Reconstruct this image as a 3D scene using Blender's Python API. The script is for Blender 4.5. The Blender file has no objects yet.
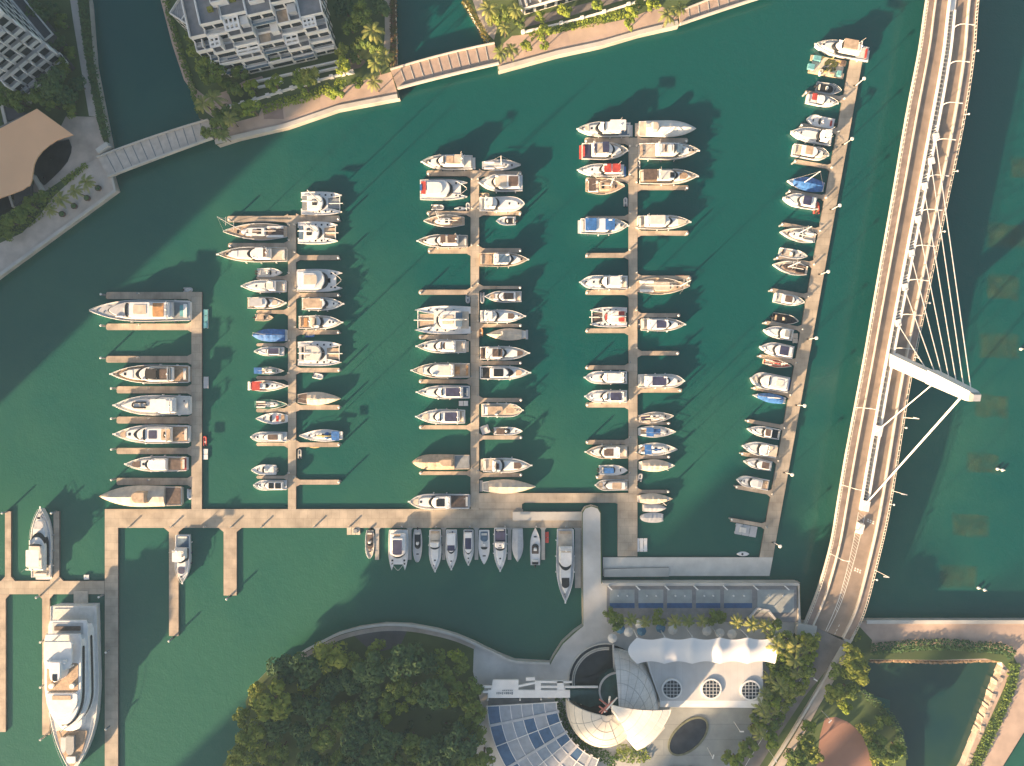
import bpy, math, random
from math import sin, cos, pi, sqrt, radians, atan2, hypot
from mathutils import Vector, geometry

# ---------------------------------------------------------------- camera, sky, sun, exposure
scene = bpy.context.scene
COL = scene.collection
H = 215.0                      # drone height above the water, metres
MPP = 0.3                      # metres per picture pixel at water level
cam_d = bpy.data.cameras.new('camera'); cam = bpy.data.objects.new('camera', cam_d); COL.objects.link(cam)
cam.location = (0, 0, H); cam.rotation_euler = (0, 0, 0)
cam_d.sensor_fit = 'HORIZONTAL'; cam_d.sensor_width = 36; cam_d.lens = 36 * H / (1024 * MPP)
cam_d.clip_end = 6000; cam_d.clip_start = 1
scene.camera = cam

SUN_EL = radians(14.0)
SUN_DIR = (-0.725, -0.69)      # horizontal direction towards the sun
SUN_AZ = atan2(SUN_DIR[0], SUN_DIR[1])
world = bpy.data.worlds.new('World'); scene.world = world; world.use_nodes = True
nt = world.node_tree; nt.nodes.clear()
sky = nt.nodes.new('ShaderNodeTexSky'); sky.sky_type = 'NISHITA'; sky.sun_disc = False
sky.sun_elevation = SUN_EL; sky.sun_rotation = SUN_AZ; sky.dust_density = 4.0; sky.air_density = 1.0; sky.ozone_density = 1.0
bg = nt.nodes.new('ShaderNodeBackground'); bg.inputs['Strength'].default_value = 0.06
out = nt.nodes.new('ShaderNodeOutputWorld')
nt.links.new(sky.outputs[0], bg.inputs[0]); nt.links.new(bg.outputs[0], out.inputs[0])

sd = bpy.data.lights.new('sun', 'SUN'); sd.energy = 5.0; sd.angle = radians(1.1); sd.color = (1.0, 0.68, 0.40)
so = bpy.data.objects.new('sun', sd); COL.objects.link(so)
so.rotation_euler = Vector((-SUN_DIR[0]*cos(SUN_EL), -SUN_DIR[1]*cos(SUN_EL), -sin(SUN_EL))).to_track_quat('-Z', 'Y').to_euler()
so.location = (-300, -300, 200)
vs = scene.view_settings
vs.view_transform = 'Standard'; vs.look = 'None'; vs.gamma = 1.0; vs.use_curve_mapping = False
vs.exposure = 2.0
scene.cycles.max_bounces = 6; scene.cycles.diffuse_bounces = 3; scene.cycles.transparent_max_bounces = 8
scene.cycles.caustics_reflective = False; scene.cycles.caustics_refractive = False

# ---------------------------------------------------------------- materials
MATS = {}
def mat(name, col, rough=0.6, var=0.12, scale=0.6, metal=0.0, col2=None, bump=0.0, detail=4.0, rnd=0.0, spec=0.5):
    """Principled with a little noise in the colour (or a blend of two colours)."""
    if name in MATS: return MATS[name]
    m = bpy.data.materials.new(name); m.use_nodes = True; n = m.node_tree; b = n.nodes['Principled BSDF']
    b.inputs['Roughness'].default_value = rough; b.inputs['Metallic'].default_value = metal
    b.inputs['Specular IOR Level'].default_value = spec
    tc = n.nodes.new('ShaderNodeTexCoord'); no = n.nodes.new('ShaderNodeTexNoise')
    no.inputs['Scale'].default_value = scale; no.inputs['Detail'].default_value = detail
    n.links.new(tc.outputs['Object'], no.inputs['Vector'])
    mx = n.nodes.new('ShaderNodeMix'); mx.data_type = 'RGBA'
    c = list(col) + [1]
    if col2 is None:
        lo = [max(0, x*(1-var*1.6)) for x in col] + [1]; hi = [min(1, x*(1+var)) for x in col] + [1]
    else: lo = c; hi = list(col2) + [1]
    mx.inputs[6].default_value = lo; mx.inputs[7].default_value = hi
    rp = n.nodes.new('ShaderNodeMapRange'); rp.inputs[1].default_value = .3; rp.inputs[2].default_value = .7
    n.links.new(no.outputs['Fac'], rp.inputs[0])
    if rnd:
        oi = n.nodes.new('ShaderNodeObjectInfo'); ad = n.nodes.new('ShaderNodeMath'); ad.operation = 'MULTIPLY_ADD'
        n.links.new(oi.outputs['Random'], ad.inputs[0]); ad.inputs[1].default_value = rnd
        sb = n.nodes.new('ShaderNodeMath'); sb.operation = 'SUBTRACT'; n.links.new(rp.outputs[0], sb.inputs[0]); sb.inputs[1].default_value = rnd/2
        n.links.new(sb.outputs[0], ad.inputs[2]); ad.use_clamp = True
        n.links.new(ad.outputs[0], mx.inputs[0])
    else: n.links.new(rp.outputs[0], mx.inputs[0])
    n.links.new(mx.outputs[2], b.inputs['Base Color'])
    if bump:
        bp = n.nodes.new('ShaderNodeBump'); bp.inputs['Strength'].default_value = bump
        n.links.new(no.outputs['Fac'], bp.inputs['Height']); n.links.new(bp.outputs[0], b.inputs['Normal'])
    MATS[name] = m
    return m

def seams(m, sx, sy, dark=0.75, size=0.02, rotz=0.0, contrast=0.08, offset=0.5):
    """Lays plank / slab seams over a material's base colour (a brick texture in object space)."""
    n = m.node_tree; b = n.nodes['Principled BSDF']; src = b.inputs['Base Color'].links[0].from_socket
    tc = n.nodes.new('ShaderNodeTexCoord'); mp = n.nodes.new('ShaderNodeMapping'); mp.inputs['Rotation'].default_value = (0, 0, rotz)
    br = n.nodes.new('ShaderNodeTexBrick'); br.inputs['Scale'].default_value = 1; br.inputs['Mortar Size'].default_value = size
    br.inputs['Brick Width'].default_value = sx; br.inputs['Row Height'].default_value = sy; br.offset = offset
    br.inputs['Color1'].default_value = (1, 1, 1, 1); br.inputs['Color2'].default_value = (1-contrast,)*3 + (1,); br.inputs['Mortar'].default_value = (dark,)*3 + (1,)
    mu = n.nodes.new('ShaderNodeMix'); mu.data_type = 'RGBA'; mu.blend_type = 'MULTIPLY'; mu.inputs[0].default_value = 1
    n.links.new(tc.outputs['Object'], mp.inputs[0]); n.links.new(mp.outputs[0], br.inputs['Vector'])
    n.links.new(src, mu.inputs[6]); n.links.new(br.outputs['Color'], mu.inputs[7]); n.links.new(mu.outputs[2], b.inputs['Base Color'])
    return m

W = mat('white_gelcoat', (.76, .75, .725), .34, .05, .8, 0, (.86, .855, .84), rnd=.7)
OW = mat('off_white_gelcoat', (.62, .60, .55), .42, .07, .9, 0, (.74, .72, .67), rnd=.6)
CR = mat('cream_gelcoat', (.66, .56, .43), .42, .08, .6)
LG = mat('light_grey_paint', (.50, .51, .52), .45, .08, .6)
GR = mat('grey_paint', (.26, .28, .29), .5, .12, .8)
TK = mat('teak_deck', (.40, .28, .18), .65, .18, 1.6)
TN = mat('tan_canvas', (.50, .38, .27), .8, .15, .9)
BE = mat('beige_canvas', (.60, .52, .42), .8, .12, .7)
BR = mat('brown_canvas', (.12, .085, .07), .75, .25, 1.2)
NV = mat('navy_canvas', (.035, .04, .10), .7, .25, 1.0)
BL = mat('blue_canvas', (.035, .15, .42), .7, .25, .9)
SL = mat('slate_blue_vinyl', (.10, .17, .25), .6, .2, 1.0)
RD = mat('red_canvas', (.48, .06, .045), .7, .2, 1.0)
OR = mat('orange_vinyl', (.52, .28, .12), .6, .2, 1.0)
DK = mat('tinted_glass', (.018, .022, .026), .12, .2, .5)
BK = mat('black_rubber', (.02, .02, .022), .7, .2, 1.0)
GN = mat('green_paint', (.07, .22, .17), .45, .15, .8)
TL = mat('teal_plastic', (.16, .42, .45), .5, .15, .9)
YL = mat('yellow_canvas', (.58, .46, .16), .7, .15, 1.0)
MT = mat('white_metal', (.78, .77, .74), .35, .03, 1.0)
AL = mat('bare_aluminium', (.62, .62, .62), .35, .08, 1.0, metal=.6)
DOCK = seams(mat('dock_decking', (.46, .395, .31), .85, .2, .22, detail=10), 2.4, 2.4, .72, .045, 0, .10)
DOCKF = seams(mat('finger_decking', (.46, .38, .295), .85, .2, .3, detail=10), 1.8, 3.0, .76, .04, 0, .10)
DEDGE = mat('dock_edge_rubber', (.13, .12, .11), .8, .2, .8)
CONC = mat('concrete', (.42, .41, .38), .85, .12, .12, detail=8)
CONCL = mat('pale_concrete', (.55, .53, .48), .85, .10, .2, detail=8)
QUAY = mat('quay_wall_stone', (.50, .46, .40), .85, .14, .25, detail=8)
PLAZA = mat('plaza_concrete', (.56, .55, .52), .85, .20, .10, detail=10)
ASPH = mat('asphalt', (.10, .10, .10), .9, .15, .3, detail=8)
WALKP = mat('walkway_paving', (.30, .235, .20), .9, .15, .5, detail=6)
LANE = mat('bridge_lane_asphalt', (.28, .22, .175), .9, .14, .35, detail=8)
PAINT = mat('road_paint', (.72, .70, .64), .7, .1, 1.5)
GRASS = mat('grass_lawn', (.055, .085, .03), .95, .3, .12, col2=(.085, .13, .04), detail=8)
SOIL = mat('bare_soil', (.20, .13, .085), .95, .25, .2, detail=8)
SAND = mat('red_clay', (.33, .18, .13), .95, .16, .08, detail=8)
PROM = mat('pink_paving', (.48, .365, .295), .85, .12, .25, detail=8)
PATHC = mat('path_paving', (.46, .40, .34), .88, .14, .3, detail=8)
TERRA = mat('terracotta_roof', (.88, .52, .29), .75, .05, .08)
BARK = mat('bark', (.16, .12, .085), .95, .2, 2.0)
WB = mat('white_render', (.84, .82, .78), .7, .05, .4)
SG = mat('slate_roof_tiles', (.23, .235, .245), .75, .12, .5, detail=6)
GLZ = mat('window_glazing', (.03, .04, .048), .12, .25, .5)
POOLB = mat('blue_tiles', (.035, .10, .24), .35, .15, .8)
PMEM = mat('tensile_membrane', (.78, .78, .77), .6, .02, .2)
LOUV = seams(mat('grey_louvre', (.36, .37, .38), .5, .08, .5), .5, 60, .55, .06)

# ---------------------------------------------------------------- geometry helpers
def P(px, py, z=0.0):
    """World x, y of the photograph's point (px, py) at its real height z."""
    s = MPP * (1 - z / H)
    return ((px - 512) * s, (383 - py) * s)
def PL(pts, z=0.0): return [P(a, b, z) for a, b in pts]

class MB:
    def __init__(self): self.v = []; self.f = []; self.mi = []
    def add(self, vs, fs, mi=0):
        o = len(self.v); self.v += [tuple(p) for p in vs]
        for f in fs: self.f.append(tuple(i + o for i in f)); self.mi.append(mi)
        return self
    def box(self, cx, cy, z0, z1, lx, ly, a=0.0, mi=0, taper=0.0):
        c, s = cos(a), sin(a); vs = []
        for z, k in ((z0, 1), (z1, 1 - taper)):
            for sx, sy in ((-1, -1), (1, -1), (1, 1), (-1, 1)):
                x, y = sx*lx/2*k, sy*ly/2*k; vs.append((cx + x*c - y*s, cy + x*s + y*c, z))
        return self.add(vs, [(3, 2, 1, 0), (4, 5, 6, 7), (0, 1, 5, 4), (1, 2, 6, 5), (2, 3, 7, 6), (3, 0, 4, 7)], mi)
    def loft(self, rings, cap0=True, cap1=True, mi=0, closed=True):
        n = len(rings[0]); vs = [p for r in rings for p in r]; fs = []
        for i in range(len(rings) - 1):
            for j in range(n if closed else n - 1):
                k = (j + 1) % n; fs.append((i*n + j, i*n + k, (i+1)*n + k, (i+1)*n + j))
        if cap0 and closed: fs.append(tuple(range(n - 1, -1, -1)))
        if cap1 and closed: fs.append(tuple((len(rings)-1)*n + j for j in range(n)))
        return self.add(vs, fs, mi)
    def prism(self, poly, z0, z1, mi=0, mside=None, bottom=False):
        n = len(poly)
        area = sum(poly[i][0]*poly[(i+1) % n][1] - poly[(i+1) % n][0]*poly[i][1] for i in range(n))
        if area < 0: poly = poly[::-1]
        top = [(x, y, z1) for x, y in poly]; tr = geometry.tessellate_polygon([[Vector(p) for p in top]])
        fs = []
        for t in tr:
            a, b, c = (Vector(top[i]) for i in t)
            fs.append(t if (b-a).cross(c-a).z > 0 else t[::-1])
        self.add(top, fs, mi)
        self.add([(x, y, z0) for x, y in poly] + top, [(i, (i+1) % n, n + (i+1) % n, n + i) for i in range(n)], mi if mside is None else mside)
        return self
    def sheet(self, poly, z, mi=0):
        top = [(x, y, z) for x, y in poly]; tr = geometry.tessellate_polygon([[Vector(p) for p in top]]); fs = []
        for t in tr:
            a, b, c = (Vector(top[i]) for i in t)
            fs.append(t if (b-a).cross(c-a).z > 0 else t[::-1])
        return self.add(top, fs, mi)
    def tube(self, pts, r, n=5, mi=0, r1=None, caps=True):
        pts = [Vector(p) for p in pts]; rings = []
        for i, p in enumerate(pts):
            d = (pts[min(i+1, len(pts)-1)] - pts[max(i-1, 0)]).normalized()
            u = d.cross(Vector((0, 0, 1)));  u = Vector((1, 0, 0)) if u.length < 1e-3 else u.normalized()
            w = d.cross(u); rr = r if r1 is None else r + (r1 - r)*i/(len(pts)-1)
            rings.append([tuple(p + u*rr*cos(2*pi*k/n) + w*rr*sin(2*pi*k/n)) for k in range(n)])
        return self.loft(rings, caps, caps, mi)
    def strip(self, line, w, z0, z1, mi=0, closed=False, align=0.0):
        """A wall or kerb of width w along a plan polyline. z may be a function of index."""
        n = len(line); L, R = [], []
        for i, (x, y) in enumerate(line):
            if closed: a, b = line[i-1], line[(i+1) % n]
            else: a, b = line[max(i-1, 0)], line[min(i+1, n-1)]
            dx, dy = b[0]-a[0], b[1]-a[1]; l = hypot(dx, dy) or 1
            nx, ny = -dy/l, dx/l
            L.append((x + nx*w*(.5+align), y + ny*w*(.5+align))); R.append((x - nx*w*(.5-align), y - ny*w*(.5-align)))
        zf = (lambda i: (z0, z1)) if not callable(z0) else z0
        rings = []
        for i in range(n):
            a, b = zf(i)
            rings.append([(L[i][0], L[i][1], a), (R[i][0], R[i][1], a), (R[i][0], R[i][1], b), (L[i][0], L[i][1], b)])
        if closed: rings.append(rings[0])
        return self.loft(rings, not closed, not closed, mi)
    def disc(self, cx, cy, z0, z1, r, n=20, mi=0, r1=None):
        r1 = r if r1 is None else r1
        return self.loft([[(cx + r*cos(2*pi*k/n), cy + r*sin(2*pi*k/n), z0) for k in range(n)],
                          [(cx + r1*cos(2*pi*k/n), cy + r1*sin(2*pi*k/n), z1) for k in range(n)]], True, True, mi)
    def ball(self, c, r, n=8, mi=0, sz=1.0):
        rings = []
        for i in range(1, n//2):
            a = -pi/2 + pi*i/(n//2)
            rings.append([(c[0] + r*cos(a)*cos(2*pi*k/n), c[1] + r*cos(a)*sin(2*pi*k/n), c[2] + r*sz*sin(a)) for k in range(n)])
        return self.loft(rings, True, True, mi)
    def build(self, name, mats, parent=None, smooth=False, loc=None, rotz=0.0):
        me = bpy.data.meshes.new(name)
        me.from_pydata(self.v, [], self.f)
        if not isinstance(mats, (list, tuple)): mats = [mats]
        for m in mats: me.materials.append(m)
        if len(mats) > 1: me.polygons.foreach_set('material_index', self.mi)
        if smooth: me.polygons.foreach_set('use_smooth', [True]*len(me.polygons))
        me.update()
        o = bpy.data.objects.new(name, me); COL.objects.link(o)
        if parent is not None: o.parent = parent
        if loc is not None: o.location = loc
        o.rotation_euler[2] = rotz
        return o

def tag(o, label=None, cat=None, group=None, kind=None):
    if label: o['label'] = label
    if cat: o['category'] = cat
    if group: o['group'] = group
    if kind: o['kind'] = kind
    return o
def empty(name, loc=(0, 0, 0), rz=0.0, label=None, cat=None, group=None):
    o = bpy.data.objects.new(name, None); COL.objects.link(o); o.location = loc; o.rotation_euler[2] = rz; o.empty_display_size = .5
    return tag(o, label, cat, group)
KIDS = {}
def copy_tree(o, parent=None):
    c = o.copy(); COL.objects.link(c)
    if parent is not None: c.parent = parent
    for ch in list(o.children): copy_tree(ch, c)
    return c
def structure(name, mb, m, smooth=False): return tag(mb.build(name, m, None, smooth), kind='structure')
ORD = ['first', 'second', 'third', 'fourth', 'fifth', 'sixth', 'seventh', 'eighth', 'ninth', 'tenth', 'eleventh', 'twelfth', 'thirteenth',
       'fourteenth', 'fifteenth', 'sixteenth', 'seventeenth', 'eighteenth', 'nineteenth', 'twentieth', 'twenty-first', 'twenty-second',
       'twenty-third', 'twenty-fourth', 'twenty-fifth', 'twenty-sixth', 'twenty-seventh', 'twenty-eighth', 'twenty-ninth', 'thirtieth']
def smoothline(pts, n=6):
    """Catmull-Rom through plan points."""
    out_ = []
    for i in range(len(pts) - 1):
        p0, p1, p2, p3 = pts[max(i-1, 0)], pts[i], pts[i+1], pts[min(i+2, len(pts)-1)]
        for k in range(n):
            t = k/n
            out_.append(tuple(.5*((2*p1[j]) + (-p0[j]+p2[j])*t + (2*p0[j]-5*p1[j]+4*p2[j]-p3[j])*t*t + (-p0[j]+3*p1[j]-3*p2[j]+p3[j])*t**3) for j in range(len(p1))))
    out_.append(tuple(pts[-1])); return out_

# ---------------------------------------------------------------- water
def water_material():
    m = bpy.data.materials.new('harbour_water'); m.use_nodes = True; n = m.node_tree; b = n.nodes['Principled BSDF']
    tc = n.nodes.new('ShaderNodeTexCoord')
    def noise(scale, detail=3, rough=.5, dist=0):
        no = n.nodes.new('ShaderNodeTexNoise'); no.inputs['Scale'].default_value = scale; no.inputs['Detail'].default_value = detail
        no.inputs['Roughness'].default_value = rough; no.inputs['Distortion'].default_value = dist
        n.links.new(tc.outputs['Object'], no.inputs['Vector']); return no
    n1 = noise(.012, 3); n2 = noise(.05, 5, .6, .8)
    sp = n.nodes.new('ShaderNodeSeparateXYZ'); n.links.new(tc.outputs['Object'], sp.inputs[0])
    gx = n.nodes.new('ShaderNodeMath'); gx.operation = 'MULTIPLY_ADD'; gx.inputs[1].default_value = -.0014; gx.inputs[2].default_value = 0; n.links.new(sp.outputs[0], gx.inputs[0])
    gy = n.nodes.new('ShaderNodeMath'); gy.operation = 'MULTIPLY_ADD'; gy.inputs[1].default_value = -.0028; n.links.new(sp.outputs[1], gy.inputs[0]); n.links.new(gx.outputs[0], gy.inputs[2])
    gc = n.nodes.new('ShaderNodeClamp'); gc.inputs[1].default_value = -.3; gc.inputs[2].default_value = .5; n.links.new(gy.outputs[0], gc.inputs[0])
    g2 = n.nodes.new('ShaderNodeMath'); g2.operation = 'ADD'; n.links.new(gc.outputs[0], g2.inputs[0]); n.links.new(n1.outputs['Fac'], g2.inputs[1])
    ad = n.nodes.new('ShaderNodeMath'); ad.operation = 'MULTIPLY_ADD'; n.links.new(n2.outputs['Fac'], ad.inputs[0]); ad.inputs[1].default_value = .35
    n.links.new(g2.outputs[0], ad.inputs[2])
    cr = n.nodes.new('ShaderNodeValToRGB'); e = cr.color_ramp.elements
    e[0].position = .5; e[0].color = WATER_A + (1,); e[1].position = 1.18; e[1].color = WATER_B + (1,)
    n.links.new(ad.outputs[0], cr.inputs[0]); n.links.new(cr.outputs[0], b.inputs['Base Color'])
    b.inputs['Roughness'].default_value = .16; b.inputs['IOR'].default_value = 1.33
    r1 = noise(1.6, 3, .6, .4); r2 = noise(.35, 2)
    mm = n.nodes.new('ShaderNodeMath'); mm.operation = 'MULTIPLY_ADD'; n.links.new(r2.outputs['Fac'], mm.inputs[0]); mm.inputs[1].default_value = 1.2; n.links.new(r1.outputs['Fac'], mm.inputs[2])
    bp = n.nodes.new('ShaderNodeBump'); bp.inputs['Strength'].default_value = .22; bp.inputs['Distance'].default_value = .25
    n.links.new(mm.outputs[0], bp.inputs['Height']); n.links.new(bp.outputs[0], b.inputs['Normal'])
    return m
HAZE = 0.00016
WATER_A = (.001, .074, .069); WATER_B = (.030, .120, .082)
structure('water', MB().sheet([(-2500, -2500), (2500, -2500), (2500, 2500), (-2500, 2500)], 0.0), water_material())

# ---------------------------------------------------------------- haze: one closed box of thin even air round everything
hz = MB().box(0, 0, -4, 232, 5400, 5400).build('haze', None)
hm = bpy.data.materials.new('haze_air'); hm.use_nodes = True; hn = hm.node_tree; hn.nodes.clear()
hv = hn.nodes.new('ShaderNodeVolumePrincipled'); hv.inputs['Color'].default_value = (.46, .70, 1.0, 1); hv.inputs['Density'].default_value = HAZE; hv.inputs['Anisotropy'].default_value = 0.0
ho = hn.nodes.new('ShaderNodeOutputMaterial'); hn.links.new(hv.outputs[0], ho.inputs['Volume'])
hz.data.materials.clear(); hz.data.materials.append(hm); tag(hz, kind='stuff')
# off-picture tower blocks: centre pixel, depth, width, height, label
def _tw(o0, o1, a, end, label):
    o = (o0+o1)/2; return (.725*a-.69*o, -(.69*a+.725*o), 22, abs(o1-o0)*MPP, (end-a)*MPP*math.tan(SUN_EL), label)
TOWERS = [_tw(-292, 60, -560, 900, 'broad white tower block beyond the west bank'),
          _tw(-676, -758, -1000, 5, 'white tower block south of the wooded point, first of a staggered row'),
          _tw(-762, -838, -1000, 95, 'white tower block south of the wooded point, second of a staggered row'),
          _tw(-842, -925, -1000, 205, 'white tower block south of the wooded point, tallest of a staggered row'),
          _tw(-1000, -1072, -900, 250, 'white tower block south of the bridge, nearer the club house'),
          _tw(-1106, -1140, -900, 300, 'slim white tower block south of the bridge, farther from the club house')]
# ---------------------------------------------------------------- land
LZ = 2.4
def land(name, pts, z=LZ, top=CONC, side=QUAY): return structure(name, MB().prism(PL(pts, z), -3, z, 0, 1), [top, side])
def sheet(name, pts, m, z, zoff=0.0): return structure(name, MB().sheet(PL(pts, z), z + zoff), m)

# west bank
WEST = [(-260, -160), (70, -160), (80, -40), (89, 0), (94, 64), (104, 115), (110, 146), (107, 160), (115.9, 190), (0, 274.7), (-260, 465)]
land('ground', WEST, LZ, GRASS)
sheet('promenade', [(107.5, 160), (115.2, 189.6), (0, 273.6), (-260, 463), (-260, 430), (-40, 272), (0, 243), (22, 233), (40, 215), (52, 198), (68, 183), (82, 169), (83, 158), (98, 150)], mat('promenade_paving', (.52, .46, .40), .88, .12, .3, detail=8), LZ, .004)
sheet('plaza', [(60, 128), (66, 116), (96, 117), (103, 140), (108, 148), (98, 158), (83, 166), (41, 194), (33, 192), (36, 165), (55, 140), (72, 135)], PATHC, LZ, .010)
sheet('path', [(66, -30), (74, -30), (80, 20), (86, 60), (97, 117), (89, 116), (80, 62), (73, 20)], mat('riverside_path', (.50, .46, .41), .88, .1, .3), LZ, .016)
structure('kerb', MB().strip(PL([(-260, 464), (0, 273.6), (114.4, 190), (107.5, 161)], LZ), .9, LZ, LZ+.35, align=-.4), CONCL)

# middle island
MID = [(148, -60), (163, 0), (175.7, 43), (188.4, 84), (199, 118), (208, 121), (213, 137), (217, 145), (236.4, 138.8), (287, 127), (338, 109.5), (399.4, 98), (396.8, 89), (390.5, 69), (396.6, 61), (395, 0), (394, -60)]
land('ground', MID, LZ, GRASS)
sheet('promenade', [(212, 128), (214, 138), (218, 142.5), (237, 136), (287, 124.5), (338, 107), (398, 95.5), (391, 72), (380, 75), (354, 84), (331, 90), (318, 94), (300, 101), (284, 103), (264, 104), (258, 116), (236, 122)], PROM, LZ, .006)
sheet('path', [(158, -10), (163, -10), (176, 40), (186, 70), (195, 88), (206, 97), (226, 91), (244, 81), (262, 76), (264, 79), (246, 85), (229, 95), (232, 103), (228, 112), (214, 118), (206, 112), (196, 97), (184, 80), (172, 44)], PROM, LZ, .012)
sheet('path', [(384, -20), (390, -20), (391, 40), (388, 60), (383, 56), (385, 30)], PATHC, LZ, .012)
sheet('plaza', [(345, 60), (358, 55), (366, 62), (360, 68), (349, 70)], mat('brick_paving', (.24, .17, .14), .9, .15, .6), LZ, .018)
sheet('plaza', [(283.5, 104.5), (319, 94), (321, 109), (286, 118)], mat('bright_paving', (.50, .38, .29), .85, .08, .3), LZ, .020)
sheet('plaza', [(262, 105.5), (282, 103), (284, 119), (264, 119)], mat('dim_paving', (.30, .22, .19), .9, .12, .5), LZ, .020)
structure('kerb', MB().strip(PL([(215.5, 142.3), (237, 137.2), (287, 125.6), (338, 108.0), (397.6, 96.6)], LZ), 1.3, LZ, LZ+.4), CONCL)

# northern bank
NOR = [(450, -60), (463, 0), (482, 33), (491, 44), (496, 46), (498.4, 71), (558, 54.7), (600, 45.7), (640, 34), (679, 25.2), (680, 12), (760, -14), (820, -60)]
land('ground', NOR, LZ, GRASS)
sheet('promenade', [(496, 50), (499, 68.5), (558, 52.4), (600, 43.4), (640, 31.8), (677, 23), (678, 14), (660, 6), (640, 14), (622, 20), (596, 25), (575, 32), (553, 31), (530, 34), (512, 36)], PROM, LZ, .006)
sheet('path', [(466, -20), (476, -20), (484, 6), (497, 28), (494, 40), (482, 28)], PATHC, LZ, .012)
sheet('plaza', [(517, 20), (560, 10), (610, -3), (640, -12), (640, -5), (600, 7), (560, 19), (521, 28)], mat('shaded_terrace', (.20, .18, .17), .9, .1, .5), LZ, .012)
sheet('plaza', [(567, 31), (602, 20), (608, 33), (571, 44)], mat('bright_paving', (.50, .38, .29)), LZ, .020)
structure('kerb', MB().strip(PL([(499, 69.3), (558, 53.0), (600, 44.2), (640, 32.6), (678, 23.4)], LZ), 1.3, LZ, LZ+.4), CONCL)

# wooded point and club house plaza
CURVE = [(287, 667), (303, 652), (319, 643.5), (338, 634), (359.7, 628), (385, 624.6), (410.5, 625.4), (436, 630), (456, 635.5), (474, 643)]
POINT = [(215, 840), (222.5, 765), (232.7, 752), (238, 734), (248, 719), (245.4, 701.6), (253, 686), (265.7, 672.4)] + CURVE + [
    (486, 649), (499, 655), (514.6, 661.3), (549.8, 663.3), (553.4, 656.5), (562, 643), (574, 632), (582.6, 626), (582, 512), (585, 507.5), (591.5, 505.5), (598, 507.5), (601, 512),
    (602, 582.8), (800.4, 582.8), (801, 622), (859, 626), (872, 640), (870, 659), (858, 690), (878, 701.6), (893.5, 719), (902.4, 737), (906, 752), (906, 840)]
land('ground', POINT, LZ, GRASS)
sheet('plaza', [(474, 644.5), (486, 650.5), (499, 656.5), (514, 662.5), (550.5, 664.5), (554.5, 657), (563, 644), (575, 633), (583.4, 626), (582.8, 513), (585.5, 508.5), (591.5, 506.5), (597.5, 508.5), (600.2, 513),
    (601, 583.5), (799.6, 583.5), (800, 622), (790, 640), (760, 700), (740, 766), (735, 840), (470, 840), (480, 700), (473, 672)], PLAZA, LZ, .006)
sheet('path', [(352, 634), (386, 628), (408, 629), (400, 646), (382, 651), (370, 650)], ASPH, LZ, .01)
structure('kerb', MB().strip(smoothline(PL(CURVE + [(486, 649), (499, 655), (514.6, 661.3), (549.8, 663.3)], LZ)), .7, LZ, LZ+.5), CONCL)
structure('path', MB().strip(smoothline(PL([(a+1.2, b+4.2) for a, b in CURVE], LZ)), 1.3, LZ, LZ+.014), PATHC)
sheet('bare_clay_ground', [(817, 760), (820, 735), (825, 718), (836, 717), (848, 722), (860.5, 732), (867, 747), (872, 763), (874, 840), (812, 840)], SAND, LZ, .012)
# the bank east of the bridge
land('ground', [(846, 640), (858, 624), (866, 620.5), (1140, 620.5), (1140, 661), (1003, 660), (940, 660.5), (869, 660), (852, 668)], LZ-.04, PROM)
land('ground', [(1001.5, 658), (1090, 658), (1090, 640), (1160, 640), (1024, 732), (985, 795), (960, 830), (925, 830), (964.6, 765), (1003, 671)], LZ-.02, PROM)
sheet('lawn', [(870, 652), (900, 647), (935, 645), (975, 647), (1003, 650), (1013, 655), (1019, 667), (1015, 690), (998, 730), (975, 775), (955, 825), (940, 825), (969, 765), (1003, 690), (1010, 672), (1002, 662.5), (985, 658.5), (940, 660), (870, 659.5)], GRASS, LZ, .012)
structure('kerb', MB().strip(PL([(866, 621.5), (1140, 621.5)], LZ), 1.1, LZ, LZ+.5), CONCL)
mb = MB(); rk = random.Random(4)
for k in range(26):                                   # stone edge of the pond
    t = k/25; x, y = P(1003.5 + (966-1003.5)*t + rk.uniform(-.6, .6), 667 + (768-667)*t, 2)
    mb.box(x, y, .0, 2.3 + rk.uniform(0, .35), 1.5 + rk.uniform(0, .6), 1.0 + rk.uniform(0, .6), radians(70 + rk.uniform(-12, 12)), 0, .25)
tag(mb.build('stone_revetment', mat('pale_boulders', (.52, .43, .35), .9, .25, .8)), 'row of pale boulders along the sloping pond edge beside the hedge', 'stone edging')
mb = MB()
for k in range(34):
    t = k/33; a, b = 872 + (1000-872)*t, 662 - .8*sin(t*9)
    x, y = P(a, b, 1); mb.box(x, y, -.3, .9 + rk.uniform(0, .5), 1.1 + rk.uniform(0, .6), .9, rk.uniform(-.4, .4), 0, .35)
tag(mb.build('stone_revetment', mat('orange_boulders', (.36, .25, .15), .95, .3, .6)), 'low ochre boulders along the straight upper edge of the pond', 'stone edging')

structure('water', MB().sheet(PL([(862, 655), (1008, 655), (1004, 668), (962, 775), (940, 840), (890, 840), (890, 700), (855, 690)]), .03),
          mat('pond_water', (.006, .040, .042), .16, .2, .05, 0, (.020, .060, .038), bump=.03, detail=5))
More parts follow.
